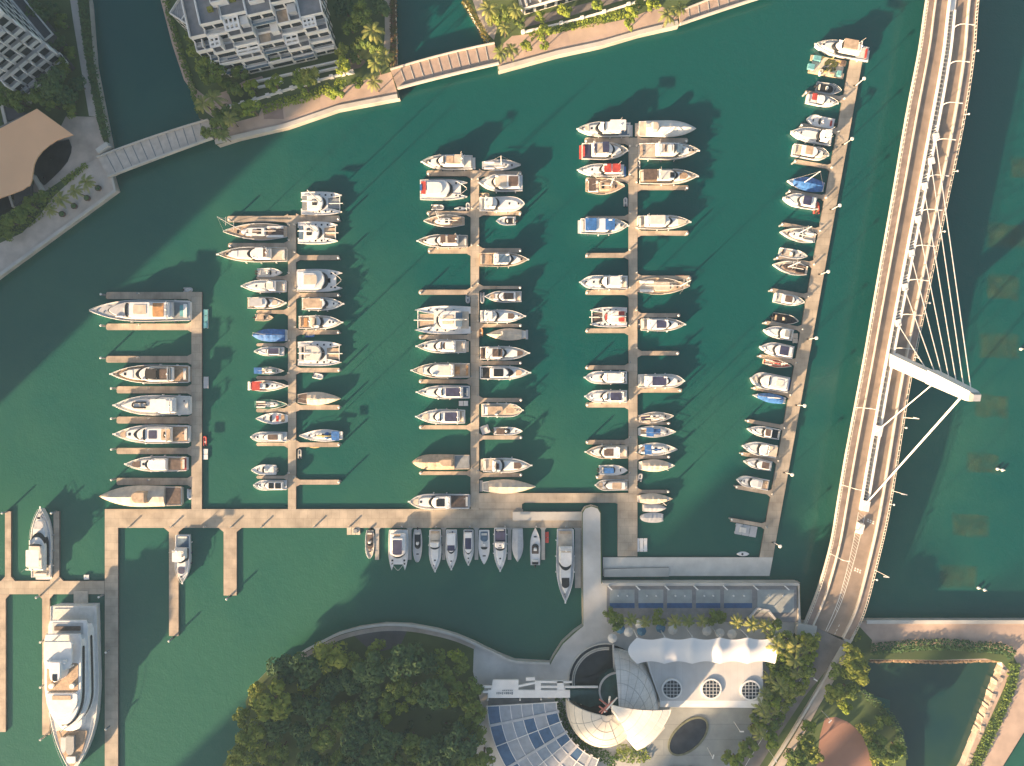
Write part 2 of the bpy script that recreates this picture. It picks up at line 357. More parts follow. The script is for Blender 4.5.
# ---------------------------------------------------------------- piers
DZ = 0.62
def dock_mesh(pts, z1=DZ): return MB().prism(PL(pts, z1), -.35, z1, 0, 1)
def dock_part(name, pts, parent, m=DOCK, z1=DZ): return dock_mesh(pts, z1).build(name, [m, DEDGE], parent)
PILES = []; PEDS = []
def finger_pts(xw, xt, y0, y1, flare=4):
    """A finger from the walkway edge xw to its tip xt, flared where it joins."""
    s = 1 if xt > xw else -1
    return [(xw, y0-flare*.55), (xw + s*flare, y0), (xt - s*1.2, y0), (xt, y0+1.2), (xt, y1-1.2), (xt - s*1.2, y1), (xw + s*flare, y1), (xw, y1+flare*.55)]
def pier(label, walk, fingers, where):
    root = empty('floating_pier', P(sum(a for a, b in walk)/len(walk), sum(b for a, b in walk)/len(walk)) + (0,), 0, label, 'pier', 'floating piers of the marina')
    cx, cy = root.location.x, root.location.y
    def loc(pts, z): return [(x-cx, y-cy) for x, y in PL(pts, z)]
    MB().prism(loc(walk, DZ), -.35, DZ, 0, 1).build('walkway', [DOCK, DEDGE], root)
    for f in fingers:
        MB().prism(loc(finger_pts(*f[:4]), DZ-.03), -.3, DZ-.03, 0, 1).build('finger', [DOCKF, DEDGE], root)
    return root

FA = [(191.4, 106, 292, 299), (191.4, 106, 323.6, 330), (191.4, 106, 356, 362.6), (191.4, 116.6, 386.3, 393.3), (191.4, 116.6, 416.7, 423.5), (191.4, 116.6, 448, 454), (191.4, 116.6, 478, 485)]
FBL = [(288, 227, 216, 222), (288, 228, 243, 248), (288, 256.4, 276, 279.6), (288, 256.4, 310, 313.7), (288, 256.2, 343.3, 346.2), (288, 256.2, 376, 379.5), (288, 256.2, 408.3, 412.3), (288, 256.2, 442.7, 446), (288, 256.2, 475.7, 478.7)]
FBR = [(296, 339.5, 215.5, 222), (296, 339.5, 255.2, 260), (296, 339.5, 292.8, 297), (296, 339.5, 330, 334.4), (296, 340, 367.9, 372.4), (296, 340, 405, 409.8), (296, 340, 442.5, 447), (296, 340, 479.8, 484.6)]
FCL = [(470.6, 426.6, 170.4, 176), (470.6, 426.6, 211, 215), (470.6, 427.7, 248, 253.4), (470.6, 418.6, 289.8, 294.6), (470.6, 418.8, 334.8, 339.2), (470.6, 418.8, 379.4, 383.4), (470.6, 419, 425.3, 429.3), (470.6, 419, 471.4, 475)]
FCR = [(479, 521.6, 171, 176), (479, 521.6, 211, 215.2), (479, 521.6, 248.2, 252.8), (479, 521.6, 286, 289), (479, 522, 323.8, 327.2), (479, 522, 361, 364.8), (479, 522.4, 398, 402.2), (479, 522.4, 435.6, 439.5), (479, 522.4, 473, 477)]
FDL = [(628.6, 584.7, 137.6, 143.6), (628.6, 585.6, 177.6, 181.6), (628.6, 585.6, 216, 219.6), (628.6, 585.5, 253, 257.6), (628.6, 585.6, 290, 294.8), (628.6, 585.6, 328.5, 333), (628.6, 585.6, 365.3, 369.7), (628.6, 585.9, 402.5, 407.5), (628.6, 585.9, 440, 444.5), (628.6, 596, 475.4, 479.2)]
FDR = [(637.4, 688, 138, 143.2), (637.4, 688.8, 185.3, 189.8), (637.4, 688.8, 230.8, 235.4), (637.4, 691, 275.6, 279.8), (637.4, 680.4, 313.2, 317.4), (637.4, 679.4, 351, 355.4), (637.4, 682, 388.2, 392.6), (637.4, 670.5, 421.9, 424.8), (637.4, 670.5, 455.4, 458.6), (637.4, 669.8, 490, 493.4)]
pier('short straight pier with seven fingers for the large motor yachts', [(191.4, 292), (201.8, 292), (201.8, 509.2), (191.4, 509.2)], FA, 'first pier')
pier('long pier with nine stubby and eight longer fingers beside the three catamarans', [(288, 215.5), (296, 215.5), (296, 509.2), (288, 509.2)], FBL + FBR, 'second pier')
pier('long central pier whose tip has the boat under a white and red canopy', [(470.6, 170.4), (479, 170.4), (479, 494), (479, 509.2), (470.6, 509.2)], FCL + FCR, 'third pier')
pier('longest straight pier, ending at the ramp below the grey moored hulls', [(628.6, 137.6), (637.4, 137.6), (637.4, 492.8), (628.6, 492.8)], FDL + FDR, 'fourth pier')

# main walkway
main = empty('main_pontoon', P(320, 518) + (0,), 0, 'broad floating walkway joining the feet of the first three piers', 'walkway')
def mpart(name, pts, m=DOCK, z=DZ-.006):
    mb = MB().prism([(x-main.location.x, y-main.location.y) for x, y in PL(pts, z)], -.35, z, 0, 1); return mb.build(name, [m, DEDGE], main)
mpart('walkway', [(104.8, 509.2), (523, 509.2), (523, 511.6), (581, 511.6), (581, 527.8), (118, 527.8), (118, 800), (104.8, 800)])
mpart('walkway', [(472, 493.2), (617, 493.2), (628.6, 493), (637.4, 493), (637.4, 556.4), (617.6, 556.4), (617.6, 504), (615, 502.8), (524, 502.8), (522, 504), (522, 508.9), (479.4, 508.9)], DOCK, DZ-.012)
for f in ((527.8, 636, 169, 178.5), (527.8, 595.5, 223.6, 236.6)):
    mpart('finger', [(f[2]-5, 527.9), (f[3]+5, 527.9), (f[3], 532), (f[3], f[1]), (f[2], f[1]), (f[2], 532)], DOCKF)
for x0, x1, yb in ((375, 379, 559.8), (407.8, 411.5, 559.8), (442, 445.3, 559.8), (474.6, 478.3, 559.8), (507.7, 511.4, 559.8), (541.4, 545, 559.8), (575, 580.8, 588)):
    mpart('finger', [(x0-1.5, 527.9), (x1+1.5, 527.9), (x1, 530), (x1, yb), (x0, yb), (x0, 530)], mat('grey_finger_decking', (.40, .39, .36), .85, .1, .5), DZ-.03)
mb = MB(); a0, b0 = P(512.7, 511.9, 1); a1, b1 = P(582, 520.4, 1)
mb.box((a0+a1)/2-main.location.x, (b0+b1)/2-main.location.y, DZ-.02, DZ+.45, a1-a0, b0-b1); mb.build('step', [CONCL], main)
for yy in (509.0, 520.6, 527.6):
    pass

west = empty('west_pontoon', P(50, 588) + (0,), 0, 'floating walkway with four fingers at the stern of the superyacht', 'walkway')
def wpart(name, pts, m=DOCK, z=DZ-.02):
    MB().prism([(x-west.location.x, y-west.location.y) for x, y in PL(pts, z)], -.35, z, 0, 1).build(name, [m, DEDGE], west)
wpart('walkway', [(-90, 581), (104.5, 581), (104.5, 594.2), (-90, 594.2)])
for x0, x1, yt in ((5, 10.8, 511.5), (53.5, 59.2, 511.5)): wpart('finger', [(x0, yt), (x1, yt), (x1, 576.5), (x1+4, 580.9), (x0-4, 580.9), (x0, 576.5)], DOCKF)
for x0, x1, yb in ((-2, 5.6, 732), (42.2, 49.6, 735)): wpart('finger', [(x0-4, 594.3), (x1+4, 594.3), (x1, 599), (x1, yb), (x0, yb), (x0, 599)], DOCKF)

# slanting pier and the wide landing at its foot
EX = lambda y: 849.8 - .1817*(y-60)
ETIPS = [(805.5, 92), (801, 124.7), (794.4, 160.9), (788.8, 191), (781.7, 224), (776.6, 257.6), (771, 289.8), (765, 322.4), (759.7, 355.8), (753.8, 388), (747.5, 420.8), (741.7, 453.7), (736, 487), (731, 519.8)]
ea = radians(169.7)
er = empty('floating_pier', P(812, 310) + (0,), 0, 'slanting pier running alongside the cable-stayed bridge', 'pier', 'floating piers of the marina')
def epart(name, pts, m=DOCK, z=DZ):
    MB().prism([(x-er.location.x, y-er.location.y) for x, y in PL(pts, z)], -.35, z, 0, 1).build(name, [m, DEDGE], er)
epart('walkway', [(849.8, 60), (862.6, 60), (773, 557.2), (759.5, 557.2)])
for tx, ty in ETIPS:
    bx, by = tx + 1, ty
    while bx < EX(by): bx += .984; by += .179
    ux, uy = .984, .179; vx, vy = -.179, .984; h = 1.9
    epart('finger', [(tx + vx*-h, ty + vy*-h), (bx - 4*ux - vx*h, by - 4*uy - vy*h), (bx - vx*(h+2.2), by - vy*(h+2.2)), (bx + vx*(h+2.2), by + vy*(h+2.2)), (bx - 4*ux + vx*h, by - 4*uy + vy*h), (tx + vx*h, ty + vy*h)], DOCKF, DZ-.03)
    PILES.append((tx + 1.2, ty, 'tip of the {} finger from the outer end of the slanting pier'.format(ORD[ETIPS.index((tx, ty))])))
ld = empty('landing_pontoon', P(690, 566) + (0,), 0, 'wide pale landing at the foot of the slanting pier', 'walkway')
def lpart(name, pts, m=DOCK, z=DZ-.01, z0=-.35):
    MB().prism([(x-ld.location.x, y-ld.location.y) for x, y in PL(pts, z)], z0, z, 0, 1).build(name, [m, DEDGE], ld)
lpart('walkway', [(603, 557.3), (773, 557.3), (769.5, 576), (603, 576)], mat('landing_decking', (.66, .64, .58), .85, .08, .3))
lpart('ramp', [(604, 569), (669, 567.6), (669, 576.6), (604, 577)], CONCL, DZ+.5, DZ-.02)

for fs, nm in ((FA, 'first pier'), (FBL, 'roof side of the second pier'), (FBR, 'bridge side of the second pier'), (FCL, 'roof side of the third pier'), (FCR, 'bridge side of the third pier'), (FDL, 'roof side of the fourth pier'), (FDR, 'bridge side of the fourth pier')):
    for i, (xw, xt, y0, y1) in enumerate(fs):
        s = 1 if xt > xw else -1; d = 6 if nm == 'first pier' else -1.5
        if nm.startswith('roof side of the second') and i > 1: continue
        PILES.append((xt + s*d, (y0+y1)/2 - (1.5 if d > 0 else 0), '{} finger from the tip, {}'.format(ORD[i], nm)))
for (a, b), w in (((50.5, 513.3), 'bow of the yacht on the west pontoon'), ((1, 513.3), 'outermost finger of the west pontoon'), ((35.3, 598), 'west pontoon, clear of the superyacht stern'), ((98, 597.5), 'corner by the superyacht stern'), ((39.4, 642.7), 'superyacht side, nearest the stern'),
          ((39.4, 688), 'superyacht side, amidships'), ((39.4, 740.5), 'superyacht side, nearest the bow'), ((105, 653), 'long walkway abreast of the superyacht'), ((105, 730), 'long walkway abreast of the superyacht bow'), ((168.4, 641.5), 'end of the long bare finger'), ((226, 599.5), 'end of the short bare finger')):
    PILES.append((a, b, w))
pm = MB().tube([(0, 0, -2), (0, 0, 2.6)], .28, 8); capm = MB().disc(0, 0, 2.6, 2.95, .36, 8, 0, .08)
pile0 = None
def add_pile(px, py, where):
    global pile0
    if pile0 is None:
        pile0 = empty('mooring_pile'); pm.build('post', GR, pile0); capm.build('cap', MT, pile0); o = pile0
    else: o = copy_tree(pile0)
    o.location = P(px, py, 2.9) + (0,)
    tag(o, 'white-capped pile, ' + where, 'mooring pile', 'white-capped mooring piles')
for a in PILES: add_pile(*a)

# service pedestals on the walkways
ped0 = None
def add_ped(px, py, where):
    global ped0
    if ped0 is None:
        ped0 = empty('service_pedestal'); MB().box(0, 0, 0, 1.05, .38, .32).build('cabinet', MT, ped0); MB().box(0, 0, 1.05, 1.17, .44, .38).build('hood', GR, ped0); o = ped0
    else: o = copy_tree(ped0)
    o.location = P(px, py, DZ) + (DZ,)
    tag(o, 'small white power pedestal at ' + where, 'pedestal', 'power pedestals along the piers')
for i, f in enumerate(FA): add_ped(f[1] + 33, f[2] + 1.5, 'the middle of the {} finger of the first pier'.format(ORD[i]))
for fs, x, nm in ((FBL, 289, 'second pier, roof side'), (FBR, 295, 'second pier, bridge side'), (FCL, 471.6, 'third pier, roof side'), (FCR, 478, 'third pier, bridge side'), (FDL, 629.6, 'fourth pier, roof side'), (FDR, 636.4, 'fourth pier, bridge side')):
    for i, f in enumerate(fs): add_ped(x, f[2]-3 if i else f[3]+3, 'root of {} finger, {}'.format(ORD[i], nm))
for i, (tx, ty) in enumerate(ETIPS): add_ped(EX(ty+8) + 1.2, ty + 7, 'root of {} finger, slanting pier'.format(ORD[i]))
for i, x in enumerate((130, 172, 205, 232, 262, 315, 350, 402, 436, 470, 505, 536, 566)): add_ped(x, 526.4, '{} spot along the main pontoon edge'.format(ORD[i]))

# lamps along the slanting pier
lamp0 = None
for i, (a, b) in enumerate([(864.7, 78), (852.7, 138.3), (840.3, 205), (828.8, 271.4), (816.9, 337.9), (805.1, 405.7), (792.7, 474.8), (780.5, 546.5)]):
    if lamp0 is None:
        lamp0 = empty('pier_lamp'); MB().tube([(0, 0, 0), (0, 0, 5.9)], .13, 6, 0, .09).build('pole', MT, lamp0)
        MB().disc(0, 0, 5.75, 6.0, .55, 10, 0, .35).build('lamp_head', MT, lamp0); MB().box(-.3, 0, .25, .62, 1.0, .5).build('bracket', GR, lamp0); o = lamp0
    else: o = copy_tree(lamp0)
    o.location = P(a, b, 6.0) + (0,)
    tag(o, 'white lamp post on the slanting pier, {} from its outer end'.format(ORD[i]), 'lamp post', 'lamp posts on the slanting pier')
# ---------------------------------------------------------------- boats
MC = dict(W=W, O=OW, C=CR, L=LG, G=GR, K=TK, T=TN, E=BE, B=BR, N=NV, U=BL, S=SL, R=RD, A=OR, D=DK, X=BK, V=GN, Q=TL, Y=YL, M=AL)
def f_motor(t): return .90 + .10*t/.45 if t < .45 else max(0.0, 1 - ((t-.45)/.55)**2.5)
def f_sail(t): return .62 + .38*sin(pi/2*t/.42) if t < .42 else max(0.0, 1 - ((t-.42)/.58)**1.9)
def f_blunt(t): return .94 + .06*t/.5 if t < .6 else max(0.0, 1 - ((t-.6)/.4)**3.2)
def f_round(t): return .7 + .3*sin(pi/2*t/.35) if t < .35 else sqrt(max(0.0, 1 - ((t-.35)/.65)**2.6))
class Boat:
    def __init__(s, name, L, B, loc, heading, prof=f_motor, fb=1.3):
        s.L, s.B, s.f, s.fb = L, B, prof, fb; s.root = empty(name, (loc[0], loc[1], 0), heading)
    def x(s, t): return (t - .5)*s.L
    def sheer(s, t): return s.fb*(1 + .28*max(0, t-.35)**1.4)
    def part(s, name, mb, m, smooth=False, parent=None): return mb.build(name, m, parent or s.root, smooth)
    def hull(s, col, deck, stripe=None, y0=0.0, B=None, fin=True):
        B = B or s.B; N = 16; rings = []; dk = []
        for i in range(N+1):
            t = i/N if i < N else .997
            t = 1 - (1-t)**1.25 if t > .5 else t
            w = max(.04, s.f(t)*B/2); z = s.sheer(t); x = s.x(t); g = min(.16, w*.4); rk = (.04*s.L)*(t**6)
            rings.append([(x-rk, y0-w*.62, -.45), (x-rk*.5, y0-w*.88, .1), (x, y0-w, z), (x, y0-w+g, z+.01), (x, y0-w+g, z-.22),
                          (x, y0+w-g, z-.22), (x, y0+w-g, z+.01), (x, y0+w, z), (x-rk*.5, y0+w*.88, .1), (x-rk, y0+w*.62, -.45)])
            dk.append((x, w-g+.01, z-.19))
        mb = MB().loft(rings, True, True, 0)
        hull_o = s.part('hull', mb, col)
        vs = [(x, y0-w, z) for x, w, z in dk] + [(x, y0+w, z) for x, w, z in dk]; n = len(dk)
        s.part('deck', MB().add(vs, [(i, i+1, n+i+1, n+i) for i in range(n-1)]), deck)
        return hull_o
    def outline(s, t0, t1, wf, nose=.3, ins=0.0, tail=.06, y0=0.0, lim=.82, m=9):
        pts = []; x0, x1 = s.x(t0)+ins, s.x(t1)-ins
        us = [0, tail] + [tail + (1-nose-tail)*k/3 for k in (1, 2)] + [1-nose + nose*sin(pi/2*k/m) for k in range(m+1)]
        for u in us:
            t = t0 + (t1-t0)*u; w = min(wf*s.B/2, s.f(min(t, 1))*s.B/2*lim)
            if u > 1-nose: w *= sqrt(max(.03, 1 - .97*((u-(1-nose))/nose)**2)) if nose > .001 else 1
            if u == 0: w *= .92
            pts.append((x0 + (x1-x0)*u, max(.03, w-ins)))
        return [(x, y0-w) for x, w in pts] + [(x, y0+w) for x, w in pts[::-1]]
    def tier(s, name, t0, t1, wf, z0, z1, m, nose=.3, rake=.1, y0=0.0, lim=.82, parent=None, tail=.06):
        h = z1-z0; r = min(.18, h*.35); i1 = min(rake, .35)
        R = [[(x, y, z) for x, y in s.outline(t0, t1, wf, nose, i, tail, y0, lim)] for z, i in ((z0, 0), (z1-r, i1*.6), (z1-r*.3, i1*.6+r*.35), (z1, i1*.6+r))]
        return s.part(name, MB().loft(R), m, False, parent)
    def slab(s, name, t0, t1, wf, z, m, th=.05, nose=.02, lim=.86, y0=0.0, parent=None):
        R = [[(x, y, zz) for x, y in s.outline(t0, t1, wf, nose, 0, .03, y0, lim, 3)] for zz in (z-th, z)]
        return s.part(name, MB().loft(R), m, False, parent)
    def rail(s, t0=.52, h=.75, k=.93, aft=None):
        pts = []
        for i in range(9):
            t = t0 + (.985-t0)*i/8; pts.append((s.x(t), -s.f(t)*s.B/2*k, s.sheer(t)+h))
        pts += [(x, -y, z) for x, y, z in pts[::-1]]
        mb = MB().tube(pts, .05, 4)
        for p in pts[::2]: mb.tube([(p[0], p[1], p[2]-h), p], .03, 4)
        s.part('bow_rail', mb, MT)

def motor(b, p):
    hull, deck = MC[p.get('hull', 'W')], MC[p.get('deck', 'W')]
    b.hull(hull, deck)
    fb = b.fb; big = b.L > 12; wf = p.get('wf', .78); wt = p.get('wt', .64); rt0 = p.get('rt0', .20); roof = MC[p.get('roof', 'W')]
    h1 = 1.7 if big else 1.35
    if p.get('trunk', True):
        b.tier('coachroof', wt-.10, p.get('trk', .88), .62, fb-.2, fb+.45+.02*b.L, MC[p.get('trunkcol', 'W')], .6, .2, lim=.68)
    for i, t in enumerate(p.get('hatch', (.78,))):
        b.slab('hatch', t-.016, t+.016, .14 if b.B > 3.2 else .2, fb+.52+.02*b.L, DK)
    if 'pad' in p:
        t0, t1, c = p['pad']; b.slab('sunpad', t0, t1, .42, fb+.55+.02*b.L, MC[c], .12, .3, .55)
    b.tier('windscreen', rt0+.03, wt, wf-.02, fb-.15, fb+h1, DK, .36, .3)
    b.tier('cabin_roof', rt0, wt-p.get('ws', .055), wf, fb+h1*.55, fb+h1+.22, roof, .34, .2)
    z = fb+h1+.22
    if p.get('fly', big):
        f0, f1 = p.get('flyt', (rt0+.02, wt-.14))
        b.tier('flybridge', f0, f1, wf-.1, z-.05, z+.55, MC[p.get('flycol', 'W')], .35, .12)
        if p.get('flyfloor'): b.slab('flybridge_deck', f0+.02, f1-.06, wf-.24, z+.58, MC[p['flyfloor']], .03, .3)
        if p.get('flyws', True): b.tier('flybridge_windscreen', f1-.045, f1-.012, wf-.2, z+.4, z+.85, DK, .8, .05)
        z += .57
    zc = z
    if 'canopy' in p:
        for (t0, t1, w_, c) in ([p['canopy']] if not isinstance(p['canopy'], list) else p['canopy']):
            hh = (1.25 if big else .8) if p.get('fly', big) else .3
            if p.get('flat'): hh = .05
            b.slab('canopy', t0, t1, w_, zc+hh, MC[c], .10, .04, .95)
            if hh > .5:
                mb = MB(); w = w_*b.B/2*.9
                for tt in (t0+.012, t1-.012):
                    for sgn in (-1, 1): mb.tube([(b.x(tt), sgn*w, zc-.5), (b.x(tt), sgn*w, zc+hh-.05)], .04, 4)
                b.part('canopy_frame', mb, MT)
    for (nm, t0, t1, w_, lv, c) in p.get('extra', []):
        zz = {'d': fb+.02, 'r': fb+h1+.27, 'f': z+.08, 'h': z+1.36}[lv]
        b.slab(nm, t0, t1, w_, zz, MC[c], .12, .05, .9)
    if p.get('cockpit'):
        b.slab('cockpit_sole', .02, rt0+.02, .76, fb-.12, MC[p['cockpit']])
        b.slab('aft_seat', .025, .06, .6, fb+.22, MC[p.get('seat', 'O')], .4)
    if p.get('plat'):
        pl = MB().box(b.x(-.025), 0, .28, .42, b.L*.055, b.B*.78); b.part('swim_platform', pl, MC[p['plat']])
    if p.get('arch', big):
        w = wf*b.B/2*.95; t = rt0+.05
        mb = MB().tube([(b.x(t)+.5, -w, fb+h1), (b.x(t)-.3, -w*.9, z+1.0), (b.x(t)-.3, w*.9, z+1.0), (b.x(t)+.5, w, fb+h1)], .14, 5)
        a = b.part('radar_arch', mb, W); b.part('radar_dome', MB().ball((b.x(t)-.3, 0, z+1.25), .32, 8), W, True, a)
    if p.get('pulpit', True):
        b.part('bow_pulpit', MB().box(b.x(1.0), 0, b.sheer(1)-.08, b.sheer(1)+.06, b.L*.045, .42, 0, 0), W)
    b.rail(wt-.1)
    rb = random.Random(int(b.L*1313) + int(b.B*77))
    b.part('anchor_winch', MB().box(b.x(.93), 0, b.sheer(.93)-.2, b.sheer(.93)+.16, .5, .34), GR)
    if big:
        for k in range(2):
            y = (b.B*.3)*(1 if k else -1); b.part('antenna', MB().tube([(b.x(rt0+.07), y, z), (b.x(rt0+.03), y*1.05, z+3.2)], .03, 4), MT)
        sd_ = rb.choice((-1, 1)); b.part('life_raft', MB().tube([(b.x(wt-.1), sd_*b.B*.28, fb+h1+.42), (b.x(wt-.17), sd_*b.B*.28, fb+h1+.42)], .26, 7), W)
        for t in (.16, .38, .6):
            for sg in (-1, 1):
                w = b.f(t)*b.B/2; b.part('fender', MB().tube([(b.x(t), sg*(w+.14), .25), (b.x(t), sg*(w+.14), fb*.72)], .17, 6), rb.choice((NV, W, LG)))
    for k in range(2):
        t = rb.choice((.05, .08, .86, .9)); b.part('rope_coil', MB().disc(b.x(t), rb.uniform(-.25, .25)*b.B*(.4 if t > .5 else 1), b.sheer(t)-.18, b.sheer(t)-.02, .24, 8), rb.choice((BE, NV, GR)))

def sail(b, p):
    hull, deck = MC[p.get('hull', 'W')], MC[p.get('deck', 'O')]
    b.hull(hull, deck); fb = b.fb
    b.tier('cabin_trunk', .34, .72, .52, fb-.2, fb+.42, MC[p.get('trunk', 'W')], .5, .2, lim=.62)
    mb = MB()
    b.slab('cabin_window', .40, .47, .3, fb+.45, DK); b.slab('hatch', .75, .785, .2, fb+.05, DK); b.slab('hatch', .60, .63, .18, fb+.45, DK)
    b.slab('cockpit_sole', .06, .33, .42, fb-.12, MC[p.get('cockpit', 'K')])
    for sgn in (-1, 1): b.tier('cockpit_bench', .06, .33, .16, fb-.2, fb+.14, MC[p.get('bench', 'W')], .05, .05, y0=sgn*b.B*.26, lim=.9)
    mt = p.get('mt', .57); mh = p.get('mh', 1.12)*b.L; zt = fb+mh
    mast = b.part('mast', MB().tube([(b.x(mt), 0, fb), (b.x(mt), 0, zt)], .13, 6, 0, .09), MC[p.get('mast', 'W')])
    sp = MB()
    for fz in (.42, .72):
        sp.tube([(b.x(mt)-.15, -b.B*.28*(1.2-fz*.5), fb+mh*fz), (b.x(mt)-.15, b.B*.28*(1.2-fz*.5), fb+mh*fz)], .05, 4)
    b.part('spreader', sp, MT, False, mast)
    st = MB()
    for q in ((b.x(.985), 0, b.sheer(1)), (b.x(.02), 0, fb), (b.x(mt)-.2, -b.B*.46, fb), (b.x(mt)-.2, b.B*.46, fb)): st.tube([(b.x(mt), 0, zt-.1), q], .028, 4)
    b.part('stays', st, AL)
    zb = fb+1.15
    boom = b.part('boom', MB().tube([(b.x(mt)-.1, 0, zb), (b.x(.16), 0, zb)], .1, 6), MT)
    if p.get('cover'): b.part('sail_cover', MB().tube([(b.x(mt)-.15, 0, zb+.25), (b.x(.4), 0, zb+.22), (b.x(.18), 0, zb+.15)], .28, 8, 0, .16), MC[p['cover']], True, boom)
    if p.get('bimini'):
        t0, t1, c = p['bimini']; b.slab('bimini', t0, t1, .74, fb+1.9, MC[c], .08, .03, 1.1)
        m2 = MB()
        for tt in (t0+.02, t1-.02):
            for sg in (-1, 1): m2.tube([(b.x(tt), sg*b.B*.3, fb), (b.x(tt), sg*b.B*.33, fb+1.85)], .035, 4)
        b.part('bimini_frame', m2, MT)
    if p.get('hood'): b.tier('spray_hood', .31, .42, .56, fb+.3, fb+1.0, MC[p['hood']], .7, .15, lim=.75)
    for (nm, t0, t1, w_, z_, c) in p.get('extra', []): b.slab(nm, t0, t1, w_, fb+z_, MC[c], .1, .05, .95)
    b.rail(.5, .6)

def covered(b, p):
    """Hull under a ridged canvas winter cover, its stern cockpit open or dark."""
    b.hull(MC[p.get('hull', 'W')], MC[p.get('deck', 'O')]); fb = b.fb; c = MC[p['canvas']]
    t0, t1, rid = p.get('t0', .14), p.get('t1', .97), p.get('ridge', 1.5)
    rk = random.Random(int(b.L*977)); N = 14; rings = []
    for i in range(N+1):
        t = t0 + (t1-t0)*i/N; w = max(.05, b.f(t)*b.B/2*1.02); z = b.sheer(t); hr = rid*(.55+.45*min(1, sin(pi*min(1, (1-(t-t0)/(t1-t0))*.9+.1)))) * (1 if i % 3 else .9)
        hr *= max(.06, min(1, (1-t)*7)); x = b.x(t)
        j = rk.uniform(-.06, .06)
        rings.append([(x, -w, z-.25), (x, -w*1.0, z+.05), (x, -w*.55, z+hr*.62+j), (x, 0, z+hr), (x, w*.55, z+hr*.62-j), (x, w, z+.05), (x, w, z-.25)])
    o = b.part('canvas_cover', MB().loft(rings, True, True), c)
    if p.get('hump'):
        b.tier('cabin_cover', p['hump'][0], p['hump'][1], .6, fb+.6, fb+rid+.9, MC[p['hump'][2]], .4, .5)
    if p.get('aft'): b.slab('cockpit_sole', .01, t0-.005, .82, fb-.02, MC[p['aft']])
    if p.get('plat'): b.part('swim_platform', MB().box(b.x(-.03), 0, .28, .42, b.L*.06, b.B*.8), MC[p['plat']])
    if p.get('mast'):
        mh = 1.1*b.L; mast = b.part('mast', MB().tube([(b.x(.58), 0, fb), (b.x(.58), 0, fb+mh)], .12, 6, 0, .08), W)
        st = MB()
        for q in ((b.x(.98), 0, b.sheer(1)), (b.x(.02), 0, fb)): st.tube([(b.x(.58), 0, fb+mh-.1), q], .028, 4)
        b.part('stays', st, AL)

def catamaran(b, p):
    L, B, fb = b.L, b.B, b.fb; hw = B*.30; keepB = b.B
    b.f = f_sail2
    for sgn in (-1, 1):
        b.hull(MC[p.get('hull', 'W')], MC[p.get('deck', 'W')], y0=sgn*(B/2-hw/2), B=hw)
    mb = MB().box((b.x(.05)+b.x(.66))/2, 0, .55, fb+.05, L*.61, B*.72); b.part('bridge_deck', mb, MC[p.get('deck', 'W')])
    tr = p.get('tramp', 'G')
    for sgn in (-1, 1):
        x0, x1 = b.x(.665), b.x(.935); w = B*.215
        b.part('trampoline', MB().box((x0+x1)/2, sgn*w*.52, fb-.22, fb-.18, x1-x0, w), MC[tr])
    b.part('crossbeam', MB().tube([(b.x(.945), -B*.36, fb-.1), (b.x(.945), B*.36, fb-.1)], .13, 6), MT)
    b.part('bowsprit', MB().tube([(b.x(.665), 0, fb-.1), (b.x(1.02), 0, fb-.02)], .12, 6), MT)
    b.f = lambda t: 1.0
    b.tier('saloon_windows', .2, .62, .60, fb, fb+.95, DK, .4, .35)
    b.tier('saloon_roof', .17, .575, .66, fb+.72, fb+1.2, MC[p.get('roof', 'W')], .38, .25)
    b.slab('cockpit_sole', .03, .19, .6, fb+.09, MC[p.get('cockpit', 'K')])
    for (nm, t0, t1, w_, z_, c) in p.get('extra', []): b.slab(nm, t0, t1, w_, fb+z_, MC[c], .1, .05)
    if p.get('bimini'): b.slab('bimini', p['bimini'][0], p['bimini'][1], .5, fb+2.3, MC[p['bimini'][2]], .1, .05)
    hs = MB()
    for sgn in (-1, 1):
        for t in (.3, .45, .6, .75):
            o = MB().box(b.x(t), sgn*(B/2-hw*.5), b.sheer(t)-.02, b.sheer(t)+.04, .5, .5); b.part('hatch', o, DK)
    if p.get('mastup', True):
        mt = .5; mh = p.get('mh', 1.25)*L; m_ = b.part('mast', MB().tube([(b.x(mt), 0, fb+1), (b.x(mt), 0, fb+mh)], .18, 6, 0, .12), W)
        sp = MB().tube([(b.x(mt)-.2, -1.2, fb+mh*.5), (b.x(mt)-.2, 1.2, fb+mh*.5)], .06, 4); b.part('spreader', sp, MT, False, m_)
        st = MB()
        for q in ((b.x(.945), 0, fb), (b.x(.12), -B*.46, fb), (b.x(.12), B*.46, fb)): st.tube([(b.x(mt), 0, fb+mh-.2), q], .03, 4)
        b.part('stays', st, AL)
        bm = b.part('boom', MB().tube([(b.x(mt)-.2, 0, fb+2.3), (b.x(.06), 0, fb+2.5)], .12, 6), MT)
        b.part('sail_cover', MB().tube([(b.x(mt)-.3, 0, fb+2.7), (b.x(.1), 0, fb+2.75)], .36, 8, 0, .25), MC[p.get('cover', 'O')], True, bm)
def f_sail2(t): return .8 + .2*sin(pi/2*t/.4) if t < .4 else max(0.0, 1 - ((t-.4)/.6)**2.6)

